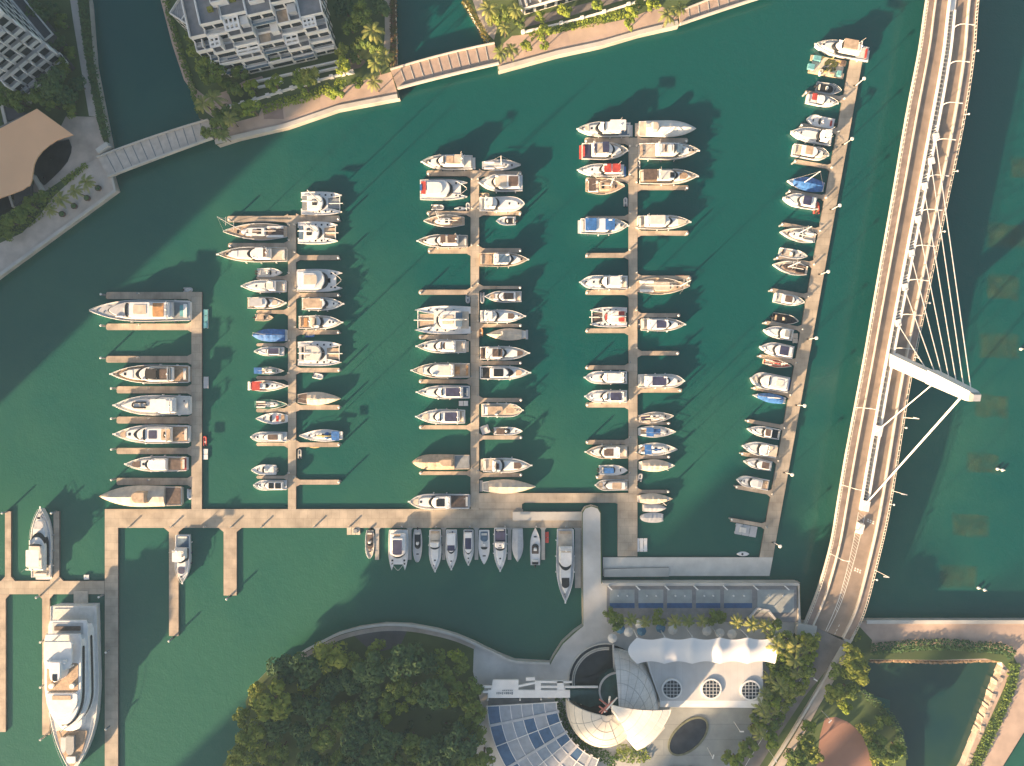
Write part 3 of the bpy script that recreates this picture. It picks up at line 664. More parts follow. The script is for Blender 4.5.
def powercat(b, p):
    L, B, fb = b.L, b.B, b.fb; hw = B*.34; b.f = f_sail2
    for sgn in (-1, 1): b.hull(MC[p.get('hull', 'W')], MC['W'], y0=sgn*(B/2-hw/2), B=hw)
    b.part('bridge_deck', MB().box((b.x(.0)+b.x(.86))/2, 0, .6, fb-.02, L*.86, B*.8), MC[p.get('deck', 'W')])
    b.f = f_blunt
    b.tier('windscreen', .12, .70, .76, fb-.05, fb+1.3, DK, .3, .3)
    b.tier('cabin_roof', .06, .65, .82, fb+.9, fb+1.55, MC[p.get('roof', 'W')], .28, .25)
    b.tier('flybridge', .16, .5, .6, fb+1.5, fb+2.0, MC[p.get('flycol', 'W')], .3, .15)
    for (nm, t0, t1, w_, z_, c) in p.get('extra', []): b.slab(nm, t0, t1, w_, fb+z_, MC[c], .1, .06, .95)
    for sgn in (-1, 1):
        for t in (.76, .84): b.part('hatch', MB().box(b.x(t), sgn*B*.3, fb-.02, fb+.05, .55, .55), DK)
    b.f = f_sail2; b.rail(.7, .7, .98)

def speedboat(b, p):
    b.hull(MC[p.get('hull', 'W')], MC[p.get('deck', 'W')]); fb = b.fb
    c0, c1 = p.get('well', (.08, .55))
    b.tier('cockpit_well', c0, c1, .66, fb-.3, fb-.08, MC[p.get('inside', 'D')], .25, .02, lim=.76)
    if p.get('console', True):
        b.tier('console', .38, .48, .34, fb-.2, fb+.7, MC[p.get('con', 'W')], .5, .12); 
    b.tier('windscreen', p.get('ws', .5), p.get('ws', .5)+.07, .58, fb-.1, fb+.5, DK, .8, .1, lim=.7)
    b.slab('aft_seat', .09, .15, .5, fb+.18, MC[p.get('seat', 'O')], .35)
    b.slab('hatch', .74, .775, .26, fb+.03, DK)
    if p.get('canopy'): 
        for (t0, t1, w_, c) in ([p['canopy']] if not isinstance(p['canopy'], list) else p['canopy']):
            b.slab('canopy', t0, t1, w_, fb+1.45, MC[c], .08, .04, .95)
            m2 = MB()
            for tt in (t0+.02, t1-.02):
                for sg in (-1, 1): m2.tube([(b.x(tt), sg*w_*b.B*.42, fb-.1), (b.x(tt), sg*w_*b.B*.45, fb+1.4)], .035, 4)
            b.part('canopy_frame', m2, MT)
    for (nm, t0, t1, w_, z_, c) in p.get('extra', []): b.slab(nm, t0, t1, w_, fb+z_, MC[c], .1, .05, .95)
    n = p.get('engines', 1)
    for k in range(n):
        b.part('outboard', MB().box(b.x(-.03), (k-(n-1)/2)*.75, .25, 1.25, .7, .45, 0, 0, .15), MC[p.get('ob', 'X')])
    if b.L > 7: b.rail(.6, .5)

def dinghy(b, p):
    """Small inflatable: horseshoe tube, floor, thwart, outboard."""
    L, B = b.L, b.B; r = min(.24, B*.17); w = B/2-r; x0, x1 = -L/2, L/2-r
    pts = [(x0, -w, .28), (x1-w*1.1, -w, .28)] + [(x1-w*1.1 + w*1.1*sin(a), -w*cos(a), .28+.08*sin(a)) for a in (pi*k/8 for k in range(1, 8))] + [(x1-w*1.1, w, .28), (x0, w, .28)]
    b.part('tube', MB().tube(pts, r, 7), MC[p.get('tube', 'L')], True)
    b.part('floor', MB().box(-.05*L, 0, .05, .16, L*.8, w*2), MC[p.get('inside', 'G')])
    b.part('thwart', MB().box(-.12*L, 0, .16, .42, .35, w*1.9), MC[p.get('seat', 'O')])
    if p.get('motor', True): b.part('outboard', MB().box(x0-.1, 0, .1, .85, .45, .32, 0, 0, .2), MC[p.get('ob', 'X')])

def kayak(b, p):
    b.f = lambda t: max(.02, sin(pi*min(1, max(0, t)))**.7)
    N = 10; rings = []
    for i in range(N+1):
        t = i/N; w = max(.03, b.f(t)*b.B/2); x = b.x(t)
        rings.append([(x, -w*.6, -.05), (x, -w, .15), (x, -w*.6, .32), (x, w*.6, .32), (x, w, .15), (x, w*.6, -.05)])
    b.part('hull', MB().loft(rings), MC[p.get('hull', 'A')], True); b.part('seat', MB().disc(-.2, 0, .3, .36, min(.35, b.B*.3), 10), MC['X'])

def raft(b, p):
    """Low floating platform on two pontoons."""
    L, B = b.L, b.B
    for sgn in (-1, 1): b.part('float', MB().tube([(-L/2, sgn*B*.36, .05), (L/2, sgn*B*.36, .05)], .22, 6), MC[p.get('float', 'G')])
    n = p.get('slabs', 2)
    for k in range(n): b.part('deck_panel', MB().box(-L/2 + L*(k+.5)/n, 0, .24, .4, L/n-.15, B), MC[p.get('col', 'L')])
    if p.get('top'): b.part('locker', MB().box(L*.15, 0, .4, .85, L*.3, B*.5, 0, 0, .08), MC[p['top']])

KIND = dict(motor=(motor, 'motor_yacht', 'motor yacht'), sail=(sail, 'sailing_boat', 'sailing boat'), covered=(covered, 'covered_boat', 'boat'), cat=(catamaran, 'sailing_catamaran', 'catamaran'),
            pcat=(powercat, 'power_catamaran', 'catamaran'), speed=(speedboat, 'speedboat', 'speedboat'), dinghy=(dinghy, 'inflatable_dinghy', 'dinghy'), kayak=(kayak, 'kayak', 'kayak'), raft=(raft, 'floating_raft', 'raft'))
ROWPHRASE = dict(A='first pier', BL='roof side of the second pier', BR='bridge side of the second pier', CL='roof side of the third pier', CR='bridge side of the third pier', DL='roof side of the fourth pier',
                 DR='bridge side of the fourth pier', E='slanting pier', G='below the main pontoon', F='west pontoon', X=None)
ROWS = {}
def boat(row, kind, xs, xb, y0, y1, p, look):
    """xs = stern, xb = bow, y0..y1 = beam, all picture pixels (vertical boats: swapped by 'vert')."""
    fn, nm, cat = KIND[kind]; nm = p.get('name', nm); cat = p.get('cat', cat)
    s = MPP*(1 - 1.3/H)
    if p.get('vert'):
        cx, cy = (y0+y1)/2, (xs+xb)/2; L = abs(xb-xs)*s; B = (y1-y0)*s; hd = pi/2 if xb < xs else -pi/2
    elif row == 'E' and not p.get('flatE'):
        cx, cy = (xs+xb)/2, (y0+y1)/2; L = abs(xb-xs)*s*1.0; B = ((y1-y0) - .10*abs(xb-xs))*s; hd = ea if xb < xs else ea - pi
    else:
        cx, cy = (xs+xb)/2, (y0+y1)/2; L = abs(xb-xs)*s; B = (y1-y0)*s; hd = 0 if xb > xs else pi
    hd += radians(p.get('rot', 0))
    prof = {'m': f_motor, 's': f_sail, 'b': f_blunt, 'r': f_round}[p.get('prof', 's' if kind == 'sail' else 'm')]
    fb = p.get('fb', {'motor': 1.0+.042*L, 'sail': .9, 'covered': .9+.03*L, 'cat': 1.3, 'pcat': 1.4, 'speed': .75}.get(kind, .4))
    b = Boat(nm, L, B, P(cx, cy, 1.3), hd, prof, fb)
    fn(b, p)
    small = kind in ('dinghy', 'kayak', 'raft')
    ROWS.setdefault((row, small), []).append((cy if row != 'G' else cx, b.root, look, cat, row, small))
    return b
# ---- berth by berth: row, kind, stern, bow, beam edges, details, look
bo = boat
# first pier
bo('A', 'motor', 191, 91.7, 300, 322, dict(fb=2.2, deck='L', roof='L', wt=.80, ws=.02, rt0=.14, wf=.84, trunk=False, hatch=(), fly=True, flyt=(.17, .62), flycol='W', flyws=True, arch=True, pulpit=False, cockpit='G', seat='W', plat=None,
   extra=[('foredeck_lounge', .82, .90, .5, 'd', 'L'), ('sunroof', .37, .50, .42, 'h', 'E'), ('sun_lounge', .22, .33, .62, 'f', 'A'), ('bar_counter', .185, .205, .5, 'f', 'S'), ('jacuzzi', .02, .10, .5, 'd', 'Q')], canopy=(.34, .54, .62, 'W')),
   'largest grey-decked yacht with orange aft sun lounge')
bo('A', 'motor', 189, 112.8, 364.8, 383.4, dict(deck='K', hull='W', wt=.66, rt0=.16, wf=.82, canopy=(.34, .47, .5, 'X'), flyfloor='D', flycol='G', cockpit='K', plat='K', trunkcol='O', hatch=(.80,), pad=(.7, .78, 'W'),
   extra=[('aft_canopy', .22, .32, .5, 'f', 'B')]), 'dark-roofed yacht with teak foredeck')
bo('A', 'motor', 191, 115.9, 395, 415.3, dict(wt=.50, rt0=.16, wf=.8, deck='O', hatch=(), canopy=(.24, .45, .62, 'W'), cockpit='O', trk=.9), 'white yacht carrying a dark dinghy on its foredeck')
dn = Boat('inflatable_dinghy', 4.2, 2.0, P(139, 405, 3), pi, f_motor, .4); dinghy(dn, dict(tube='X', inside='O', seat='G')); dn.root.location.z = 2.95
tag(dn.root, 'dark inflatable tender stowed on the foredeck of a white yacht', 'dinghy')
bo('A', 'motor', 190, 115.9, 424.4, 443.5, dict(deck='O', wt=.72, rt0=.2, wf=.8, flat=True, canopy=(.38, .49, .42, 'N'), cockpit='K', plat='W', pad=(.83, .90, 'T'), hatch=(.78,), extra=[('sun_lounge', .2, .32, .6, 'f', 'T'), ('table', .25, .29, .3, 'f', 'A')]), 'white yacht with navy roof panel and tan aft lounge')
bo('A', 'motor', 187, 126.8, 456, 471.5, dict(deck='O', wt=.66, rt0=.28, wf=.78, fly=False, canopy=(.04, .2, .66, 'B'), cockpit='K', plat=None, pad=(.74, .88, 'B'), hatch=(.69,), arch=False, extra=[('stern_sunpad', -.0, .05, .7, 'd', 'R')]), 'slim white yacht with brown foredeck pad and stern awning')
bo('A', 'covered', 182, 100, 485.5, 506.4, dict(canvas='E', t0=.2, aft='B', ridge=2.2, hump=(.38, .56, 'T'), hull='C'), 'large yacht wrapped in beige canvas')
bo('A', 'dinghy', 489.5, 500, 185.5, 191.5, dict(vert=1, tube='W', inside='O'), 'white dinghy astern of the canvas-wrapped yacht')
bo('A', 'dinghy', 182.2, 191.5, 287, 291.8, dict(tube='L', inside='W'), 'pale dinghy above the top finger')
bo('A', 'raft', 309, 328, 201.9, 206.4, dict(vert=1, col='Q', float='W', slabs=3), 'teal sectional float beside the walkway')
bo('A', 'raft', 376.5, 388.5, 202.3, 207, dict(vert=1, col='L', slabs=1), 'plain grey float beside the walkway')
bo('A', 'dinghy', 446, 436, 201.6, 205.6, dict(vert=1, tube='R', inside='E'), 'red dinghy beside the walkway')
bo('A', 'raft', 449, 460, 201.8, 206.4, dict(vert=1, col='W', slabs=2), 'white two-piece float beside the walkway')
# second pier, roof side
bo('BL', 'sail', 286.9, 222.5, 222.8, 240, dict(hull='L', deck='T', mt=.68, mh=1.0, cockpit='B', cover=None, extra=[('deck_locker', .2, .3, .3, .3, 'B'), ('skylight', .44, .54, .2, .5, 'B')]), 'grey two-ended ketch with teak side decks')
bo('BL', 'motor', 287, 218.8, 247.3, 262.5, dict(hull='O', deck='T', wt=.56, rt0=.2, wf=.74, flyfloor='B', flycol='O', canopy=(.28, .40, .6, 'W'), cockpit='E', plat='E', pad=(.7, .8, 'W'), hatch=(.85,)), 'long tan-decked yacht')
bo('BL', 'speed', 256.4, 281.7, 267.7, 276.7, dict(inside='O', engines=2, well=(.06, .6)), 'white speedboat with twin outboards')
bo('BL', 'motor', 286.2, 242.4, 280, 292.8, dict(wt=.46, rt0=.2, trk=.9, fly=False, canopy=(.24, .4, .6, 'O'), cockpit='E', hatch=(.66,), arch=False), 'white sport cruiser with bare white foredeck')
bo('BL', 'motor', 247.6, 286.2, 297, 309, dict(deck='T', wt=.62, rt0=.22, fly=False, canopy=(.12, .44, .66, 'L'), cockpit='T', hatch=(), pad=(.66, .8, 'E'), arch=False), 'beige cruiser with grey canopy')
bo('BL', 'speed', 254.3, 272.7, 313.7, 321, dict(hull='C', deck='E', inside='G', canopy=(.2, .55, .7, 'T'), engines=1), 'small tan-topped launch')
bo('BL', 'covered', 286.9, 252, 329, 341.5, dict(canvas='U', t0=.06, ridge=1.3, mast=True), 'sailing boat under a bright blue cover')
bo('BL', 'motor', 283.5, 255, 346.6, 356.2, dict(wt=.6, rt0=.1, fly=False, canopy=(.12, .48, .62, 'N'), flat=True, cockpit=None, hatch=(), pulpit=True, arch=False), 'white motorboat with indigo roof panel')
bo('BL', 'sail', 253.9, 284.3, 366.6, 375, dict(hull='V', deck='L', bimini=(.06, .32, 'U'), hood=None, mh=.7, extra=[('dinghy_cover', .6, .72, .3, .5, 'V')]), 'green-hulled sailing boat with blue stern awning')
bo('BL', 'motor', 248.8, 288, 380.4, 391.5, dict(prof='s', wt=.55, rt0=.3, wf=.5, fly=False, canopy=(.14, .34, .8, 'R'), cockpit='R', plat='W', deck='E', hatch=(.62, .74), arch=False), 'cruiser with red awning over its stern')
bo('BL', 'sail', 253.7, 287.7, 399.4, 409.2, dict(hull='V', deck='V', cockpit='B', mh=.6, extra=[('deck_cover', .35, .48, .5, .5, 'S')]), 'dark green double-ended sailing boat')
bo('BL', 'speed', 287, 255.5, 412.8, 424.3, dict(prof='s', inside='W', seat='K', deck='W', extra=[('bench', .1, .2, .6, .2, 'K'), ('bench', .28, .36, .5, .2, 'R')], engines=0, console=False), 'white launch with chestnut seats')
bo('BL', 'motor', 286.5, 251.5, 431.6, 442, dict(prof='b', wt=.66, rt0=.08, wf=.7, fly=False, canopy=(.2, .48, .52, 'B'), flat=True, hatch=(.8,), arch=False), 'rounded white cruiser with brown sunroof')
bo('BL', 'speed', 275.5, 251, 464.7, 475.3, dict(wt=.5, inside='W', engines=2, ob='G', well=(.04, .3)), 'short white cuddy boat with raised dark outboards')
bo('BL', 'motor', 286.5, 254.4, 479.8, 490.2, dict(prof='b', wt=.68, rt0=.06, fly=False, canopy=[(.12, .3, .55, 'D'), (.34, .5, .55, 'D')], flat=True, hatch=(.8,), arch=False), 'white cruiser with two dark sunroofs')
# second pier, bridge side
bo('BR', 'cat', 300.9, 342, 191.5, 215, dict(cockpit='G', roof='W', mh=1.2, extra=[('solar_panel', .3, .42, .25, 1.3, 'D')]), 'white catamaran with dark panel round its mast')
bo('BR', 'cat', 297.7, 337.6, 221.4, 244, dict(cockpit='S', tramp='T', mh=1.1, extra=[('solar_panel', .25, .38, .3, 1.3, 'D')]), 'white catamaran with tan bow nets')
bo('BR', 'pcat', 296.7, 342.4, 269, 292, dict(extra=[('skylight', .2, .48, .4, 2.06, 'E'), ('hatch_cover', .7, .74, .2, .02, 'D')]), 'broad white power catamaran')
bo('BR', 'motor', 302, 343.7, 297.4, 310.6, dict(hull='W', deck='O', wt=.66, rt0=.1, wf=.8, fly=False, canopy=(.08, .52, .72, 'T'), cockpit='T', flat=True, hatch=(.78,), arch=False), 'yacht with wide tan roof over its stern half')
bo('BR', 'motor', 298.8, 342.7, 315.4, 329.4, dict(deck='O', wt=.6, rt0=.3, cockpit='T', fly=True, flyfloor='E', flycol='C', seat='T', hatch=(.72, .8), extra=[('aft_bench', .12, .2, .6, 'd', 'A')]), 'cream yacht with open tan cockpit')
bo('BR', 'dinghy', 304, 314, 332.2, 337, dict(tube='U', inside='W'), 'blue dinghy by the fourth finger')
bo('BR', 'cat', 297.6, 341.6, 341, 366, dict(cockpit='L', tramp='T', roof='O', mh=1.0, extra=[('deck_gear', .2, .3, .2, 1.35, 'G'), ('solar_panel', .12, .17, .5, 1.4, 'D')]), 'largest of the three catamarans, cluttered deck')
bo('BR', 'dinghy', 312, 323, 373, 379, dict(tube='L', inside='W', rot=-12), 'grey dinghy under the fifth finger')
bo('BR', 'covered', 297.6, 341, 392, 405, dict(prof='s', canvas='E', t0=.22, aft='B', ridge=1.4, hull='O', mast=True), 'sailing boat under grey-beige cover, brown stern')
bo('BR', 'sail', 342, 298.8, 429.4, 441.8, dict(bimini=(.04, .22, 'U'), hood='U', cover='Y', mh=.9, deck='W', cockpit='S'), 'white sailing boat with blue stern canopies')
bo('BR', 'kayak', 307, 320, 444.9, 448.4, dict(hull='A'), 'orange kayak along the seventh finger')
bo('BR', 'dinghy', 459, 449, 296.8, 301, dict(vert=1, tube='G'), 'grey dinghy tied to the walkway')
# third pier, roof side
bo('CL', 'motor', 472.5, 422, 155, 170, dict(deck='E', wt=.72, rt0=.16, wf=.76, flyfloor='T', flycol='O', cockpit='O', plat='O', hatch=(.84,), canopy=(.2, .34, .5, 'E'), extra=[('sun_lounge', .36, .5, .5, 'f', 'T')]), 'yacht with tan-covered flybridge')
bo('CL', 'pcat', 420, 467.5, 179, 200, dict(roof='W', hull='L', extra=[('roof_awning', .04, .14, .6, 2.1, 'R'), ('roof_fitting', .02, .06, .3, 2.2, 'U')]), 'white-canopied passenger catamaran with red and blue end')
bo('CL', 'dinghy', 431, 444, 203.5, 209.5, dict(tube='L', inside='E'), 'large pale dinghy on the second finger')
bo('CL', 'kayak', 454, 466.5, 205.6, 209.8, dict(hull='W'), 'white kayak next to a pale dinghy')
bo('CL', 'dinghy', 210, 201.5, 465.6, 470, dict(vert=1, tube='L'), 'pale dinghy nosed against the walkway')
bo('CL', 'sail', 464.3, 423.3, 214.3, 227.2, dict(hull='O', deck='T', mh=1.0, mt=.6, bench='T'), 'tan-decked sailing boat with bare mast')
bo('CL', 'motor', 467.7, 417.7, 234.7, 248, dict(deck='T', wt=.66, rt0=.18, fly=True, flyfloor='O', canopy=[(.2, .38, .58, 'B'), (.42, .52, .58, 'B')], cockpit='G', hatch=(.84,), hull='O'), 'yacht with two brown canopies')
bo('CL', 'cat', 470.5, 414.9, 305.8, 334.3, dict(cockpit='E', tramp='T', mh=.95, bimini=(.14, .26, 'S'), extra=[('coach_bench', .3, .5, .3, 1.3, 'E')]), 'biggest white catamaran with slate bimini')
bo('CL', 'motor', 466, 416.8, 339.5, 353.3, dict(deck='O', wt=.66, rt0=.2, flyfloor='B', canopy=(.22, .40, .5, 'W'), cockpit='E', plat='E', hatch=(.8, .86)), 'white yacht with oval white hardtop')
bo('CL', 'motor', 469.7, 412, 362.7, 378.2, dict(deck='E', wt=.74, rt0=.26, wf=.8, fly=False, canopy=(.32, .54, .62, 'O'), flat=True, cockpit='T', seat='A', pad=(.8, .9, 'E'), hatch=(), hull='O', arch=True, extra=[('sun_lounge', .17, .25, .5, 'd', 'A')]), 'cream yacht with orange aft seats')
bo('CL', 'motor', 469.7, 417, 385.2, 399, dict(wt=.68, rt0=.12, canopy=(.16, .44, .62, 'N'), flat=True, hatch=(.84,), cockpit='S'), 'white yacht with large indigo sunroof')
bo('CL', 'raft', 458.4, 468, 401, 406, dict(col='W', slabs=2), 'white raft below an indigo-roofed yacht')
bo('CL', 'motor', 465, 416.4, 409, 424, dict(deck='W', wt=.66, rt0=.1, canopy=(.12, .40, .6, 'N'), flat=True, pad=(.74, .86, 'E'), hatch=(), cockpit='E'), 'white yacht with indigo sunroof and beige foredeck pad')
bo('CL', 'covered', 469.4, 411.9, 454.5, 469.5, dict(prof='b', canvas='T', t0=.26, aft='G', ridge=1.5, hull='C', hump=(.28, .52, 'T')), 'yacht wrapped in orange-tan canvas')
bo('CL', 'motor', 469.4, 409.5, 493.5, 509, dict(prof='b', deck='L', wt=.68, rt0=.3, wf=.78, fly=False, canopy=(.40, .54, .5, 'D'), flat=True, cockpit='B', seat='O', pad=(.84, .93, 'E'), hatch=(.8,), plat='L', arch=True), 'grey-decked yacht lying along the main pontoon')
# third pier, bridge side
bo('CR', 'sail', 482, 521, 159, 170.4, dict(hull='L', deck='L', mh=.75, mt=.5, cockpit='L', extra=[('deck_cover', .3, .6, .4, .5, 'L')]), 'pale grey sailing boat with bare rigging')
bo('CR', 'motor', 522.5, 478.8, 174.4, 192, dict(deck='W', wt=.72, rt0=.06, wf=.84, fly=False, canopy=[(.10, .32, .56, 'B'), (.36, .62, .6, 'E')], flat=True, hatch=(), cockpit=None, arch=False), 'wide white yacht with brown and beige roof panels')
bo('CR', 'dinghy', 479.6, 489.4, 192, 196.4, dict(tube='T', inside='E'), 'tan dinghy between two white yachts')
bo('CR', 'motor', 479.4, 524.7, 197, 211.7, dict(prof='b', wt=.46, rt0=.12, trk=.92, hatch=(.66, .86), canopy=(.14, .3, .5, 'W'), cockpit='O', pulpit=False), 'white yacht with a clean white foredeck')
bo('CR', 'speed', 515.8, 496, 215.9, 225, dict(inside='X', well=(.1, .56), canopy=None, engines=1), 'small white cruiser with black cockpit')
bo('CR', 'motor', 479.2, 528, 252.7, 267, dict(hull='C', deck='T', wt=.72, rt0=.3, wf=.74, fly=False, canopy=(.4, .62, .56, 'S'), flat=True, cockpit='T', seat='E', plat='T', hatch=(.86,), extra=[('aft_bench', .2, .26, .6, 'd', 'K')]), 'tan-decked yacht with slate roof panel')
bo('CR', 'motor', 521.6, 485, 290.9, 302.6, dict(deck='O', wt=.68, rt0=.16, fly=False, canopy=(.22, .5, .54, 'B'), flat=True, cockpit='E', pad=(.74, .86, 'T'), hatch=(), arch=False), 'yacht with brown sunroof and tan bow pad')
bo('CR', 'dinghy', 294, 303, 465.4, 470, dict(vert=1, tube='L'), 'grey dinghy on the roof side of the walkway')
bo('CR', 'dinghy', 292, 303, 480, 484.4, dict(vert=1, tube='L', seat='G'), 'grey dinghy on the bridge side of the walkway')
bo('CR', 'motor', 480.2, 525, 309.7, 323, dict(deck='W', wt=.44, rt0=.1, trk=.9, canopy=(.12, .28, .56, 'W'), pad=(.62, .76, 'B'), hatch=(.86,), cockpit='W'), 'white yacht with brown hatch block on its foredeck')
bo('CR', 'covered', 525.7, 486, 328.5, 340.3, dict(prof='s', canvas='E', t0=.1, ridge=1.0, hull='C', mast=True, plat='L'), 'sailing boat under cream cover')
bo('CR', 'dinghy', 336, 327.5, 478.6, 483, dict(vert=1, tube='A', inside='T'), 'orange dinghy against the walkway')
bo('CR', 'motor', 479.9, 529, 346.2, 360.2, dict(deck='O', wt=.56, rt0=.12, wf=.8, canopy=(.26, .46, .56, 'B'), flat=True, pad=(.76, .88, 'B'), hatch=(), cockpit='B', seat='B'), 'white yacht with brown sunroof and brown bow seat')
bo('CR', 'motor', 479.9, 530, 365.8, 379.7, dict(deck='W', wt=.68, ws=.10, rt0=.2, wf=.72, fly=False, canopy=(.28, .47, .56, 'D'), flat=True, cockpit='X', seat='G', pad=(.72, .84, 'T'), hatch=(), arch=False), 'white sport yacht with three dark roof panels')
bo('CR', 'motor', 481.3, 522.8, 403.4, 417, dict(prof='b', deck='C', wt=.5, rt0=.1, fly=False, wf=.6, canopy=(.16, .52, .58, 'T'), flat=True, hull='W', hatch=(), trunk=False, arch=False, cockpit='W', pad=(.6, .8, 'T')), 'round-bowed boat with orange-tan deck panels')
bo('CR', 'raft', 480.5, 489.5, 425.6, 434, dict(col='L', slabs=1, rot=20, top='O'), 'square grey raft at the seventh finger')
bo('CR', 'speed', 493.7, 522.8, 427, 435.4, dict(canopy=(.1, .36, .7, 'B'), inside='D', engines=2), 'small motorboat with brown canopy')
bo('CR', 'motor', 483, 531.2, 457.7, 472.6, dict(deck='O', wt=.46, rt0=.2, canopy=(.26, .34, .36, 'B'), flat=True, pad=(.64, .8, 'B'), hatch=(), cockpit='E', plat='E'), 'white yacht with dark bow lounge and beige stern')
bo('CR', 'covered', 482.6, 535.8, 479.6, 493.4, dict(prof='s', canvas='E', t0=.12, aft='G', ridge=1.6, hull='W', plat='G'), 'sharp-bowed boat under a two-tone beige cover')
# fourth pier, roof side
bo('DL', 'motor', 630.3, 577.4, 122.4, 137, dict(deck='O', wt=.68, rt0=.18, wf=.82, canopy=(.12, .42, .7, 'W'), cockpit='S', plat='L', pad=(.78, .87, 'E'), hatch=(.74,)), 'long white yacht with all-white hardtop')
bo('DL', 'motor', 582, 627.6, 142.5, 160, dict(deck='E', wt=.72, rt0=.2, wf=.8, flyfloor='E', canopy=(.42, .56, .6, 'N'), cockpit='N', seat='R', plat='R', hatch=(.86,), extra=[('sun_lounge', .22, .3, .5, 'f', 'N')]), 'yacht with indigo canopy and red stern')
bo('DL', 'motor', 624, 577.7, 164.3, 176.7, dict(deck='O', wt=.56, rt0=.08, fly=False, canopy=[(.10, .27, .7, 'R'), (.30, .45, .7, 'R')], cockpit='W', plat='U', hatch=(.7,), arch=False), 'white cruiser with two red canopies')
bo('DL', 'sail', 586, 625, 177.4, 194.4, dict(hull='C', deck='T', bimini=(.06, .24, 'B'), mh=.8, mt=.62, cockpit='E', trunk='T'), 'beamy tan sailing boat with brown bimini')
bo('DL', 'dinghy', 205.5, 196.5, 624, 628.2, dict(vert=1, tube='L'), 'pale dinghy tied between two fingers')
bo('DL', 'motor', 580.6, 628, 217.8, 234.6, dict(deck='O', wt=.74, rt0=.08, wf=.86, fly=False, canopy=[(.08, .32, .76, 'U'), (.50, .70, .66, 'U')], hatch=(.84,), cockpit='L', arch=False, plat='L'), 'yacht with two bright blue awnings')
bo('DL', 'motor', 627.5, 580, 275.5, 289.5, dict(prof='b', wt=.62, rt0=.14, wf=.84, fly=True, canopy=(.2, .4, .6, 'W'), hatch=(.72, .88), cockpit='E'), 'rounded white yacht with twin windscreen bars')
bo('DL', 'cat', 627, 590, 307, 327.3, dict(cockpit='E', tramp='B', mh=1.0, bimini=(.10, .26, 'R'), extra=[('life_raft', .55, .6, .3, 1.25, 'R')]), 'catamaran with red canopy')
bo('DL', 'motor', 627, 584.5, 371, 384, dict(prof='b', wt=.66, rt0=.1, canopy=(.3, .5, .62, 'W'), hatch=(.85,), cockpit='D', seat='O', extra=[('aft_window', .2, .25, .6, 'r', 'D')]), 'white cruiser with dark aft window strip')
bo('DL', 'motor', 627, 585, 389.9, 402.8, dict(prof='b', wt=.66, rt0=.1, canopy=(.16, .42, .62, 'N'), flat=True, hatch=(.85,), cockpit='E'), 'white cruiser with indigo square sunroof')
bo('DL', 'motor', 627.5, 585.4, 444.6, 458.8, dict(deck='E', hull='C', wt=.7, rt0=.2, canopy=(.36, .58, .5, 'B'), flat=True, hatch=(.84,), cockpit='E', fly=False), 'beige cruiser with dark brown sunroof')
bo('DL', 'speed', 599.3, 627.7, 465, 475.7, dict(canopy=(.16, .5, .5, 'U'), inside='S', engines=2), 'white speedboat with blue top')
bo('DL', 'motor', 627.7, 595.3, 479.4, 490.5, dict(prof='b', deck='E', wt=.76, rt0=.08, wf=.7, fly=False, canopy=[(.22, .5, .58, 'T')], flat=True, pad=(.78, .9, 'T'), hatch=(), arch=False, cockpit='T'), 'rounded cruiser with tan roof and tan bow')
# fourth pier, bridge side
bo('DR', 'covered', 639, 696, 120.6, 136.9, dict(canvas='O', t0=.12, aft='E', ridge=1.6, hull='W', hump=(.2, .34, 'E'), plat='E'), 'yacht under an off-white cover')
bo('DR', 'motor', 639, 698, 142.9, 160, dict(deck='E', wt=.74, rt0=.26, wf=.74, fly=True, flyfloor='E', canopy=(.60, .70, .5, 'S'), flat=True, cockpit='E', seat='T', plat='E', hatch=(.84, .9), extra=[('fishing_tower', .3, .36, .5, 'f', 'W'), ('console', .46, .52, .4, 'f', 'W'), ('seat', .4, .43, .4, 'f', 'B')]), 'cluttered beige fishing yacht with slate panel')
bo('DR', 'dinghy', 168, 159, 636.8, 641, dict(vert=1, tube='L', seat='E'), 'small pale dinghy behind a brown yacht')
bo('DR', 'motor', 639.8, 697, 169.4, 184.5, dict(deck='T', hull='O', wt=.66, rt0=.28, wf=.7, fly=False, canopy=(.04, .28, .7, 'B'), cockpit='K', hatch=(), pad=(.68, .82, 'K'), roof='O', extra=[('louvre', .5, .58, .3, 'r', 'D')]), 'brown-decked yacht with brown stern awning')
bo('DR', 'motor', 637.6, 689.7, 215.4, 229.7, dict(deck='E', wt=.66, rt0=.12, canopy=(.2, .48, .6, 'O'), pad=(.76, .9, 'E'), hatch=(), cockpit='E'), 'white yacht with cream hardtop and long foredeck')
bo('DR', 'sail', 636.8, 690.2, 277.4, 294.6, dict(hull='C', deck='T', trunk='E', mh=.8, mt=.82, cockpit='E', extra=[('deck_cover', .32, .62, .5, .6, 'E')]), 'broad tan sailing boat with mast near its bow')
bo('DR', 'raft', 676, 685, 274.6, 279.2, dict(col='R', slabs=1), 'red float at the tip of a finger')
bo('DR', 'motor', 641.3, 684.7, 318, 331.3, dict(deck='E', wt=.68, rt0=.12, canopy=(.32, .54, .58, 'N'), flat=True, hatch=(.84,), cockpit='E', fly=False), 'white yacht with indigo panel and beige stern')
bo('DR', 'dinghy', 328, 318, 637.6, 641.4, dict(vert=1, tube='X', inside='S'), 'black dinghy behind an indigo-roofed yacht')
bo('DR', 'motor', 638.3, 683.7, 374, 388, dict(prof='b', deck='O', wt=.70, rt0=.12, canopy=(.28, .58, .62, 'N'), flat=True, hatch=(.86,), cockpit='O', fly=False), 'round-bowed yacht with widest indigo sunroof')
bo('DR', 'sail', 639.2, 674, 411.7, 422.8, dict(deck='E', cockpit='N', bench='E', mh=.9, cover='E', rot=5), 'beige sailing boat with dark cockpit')
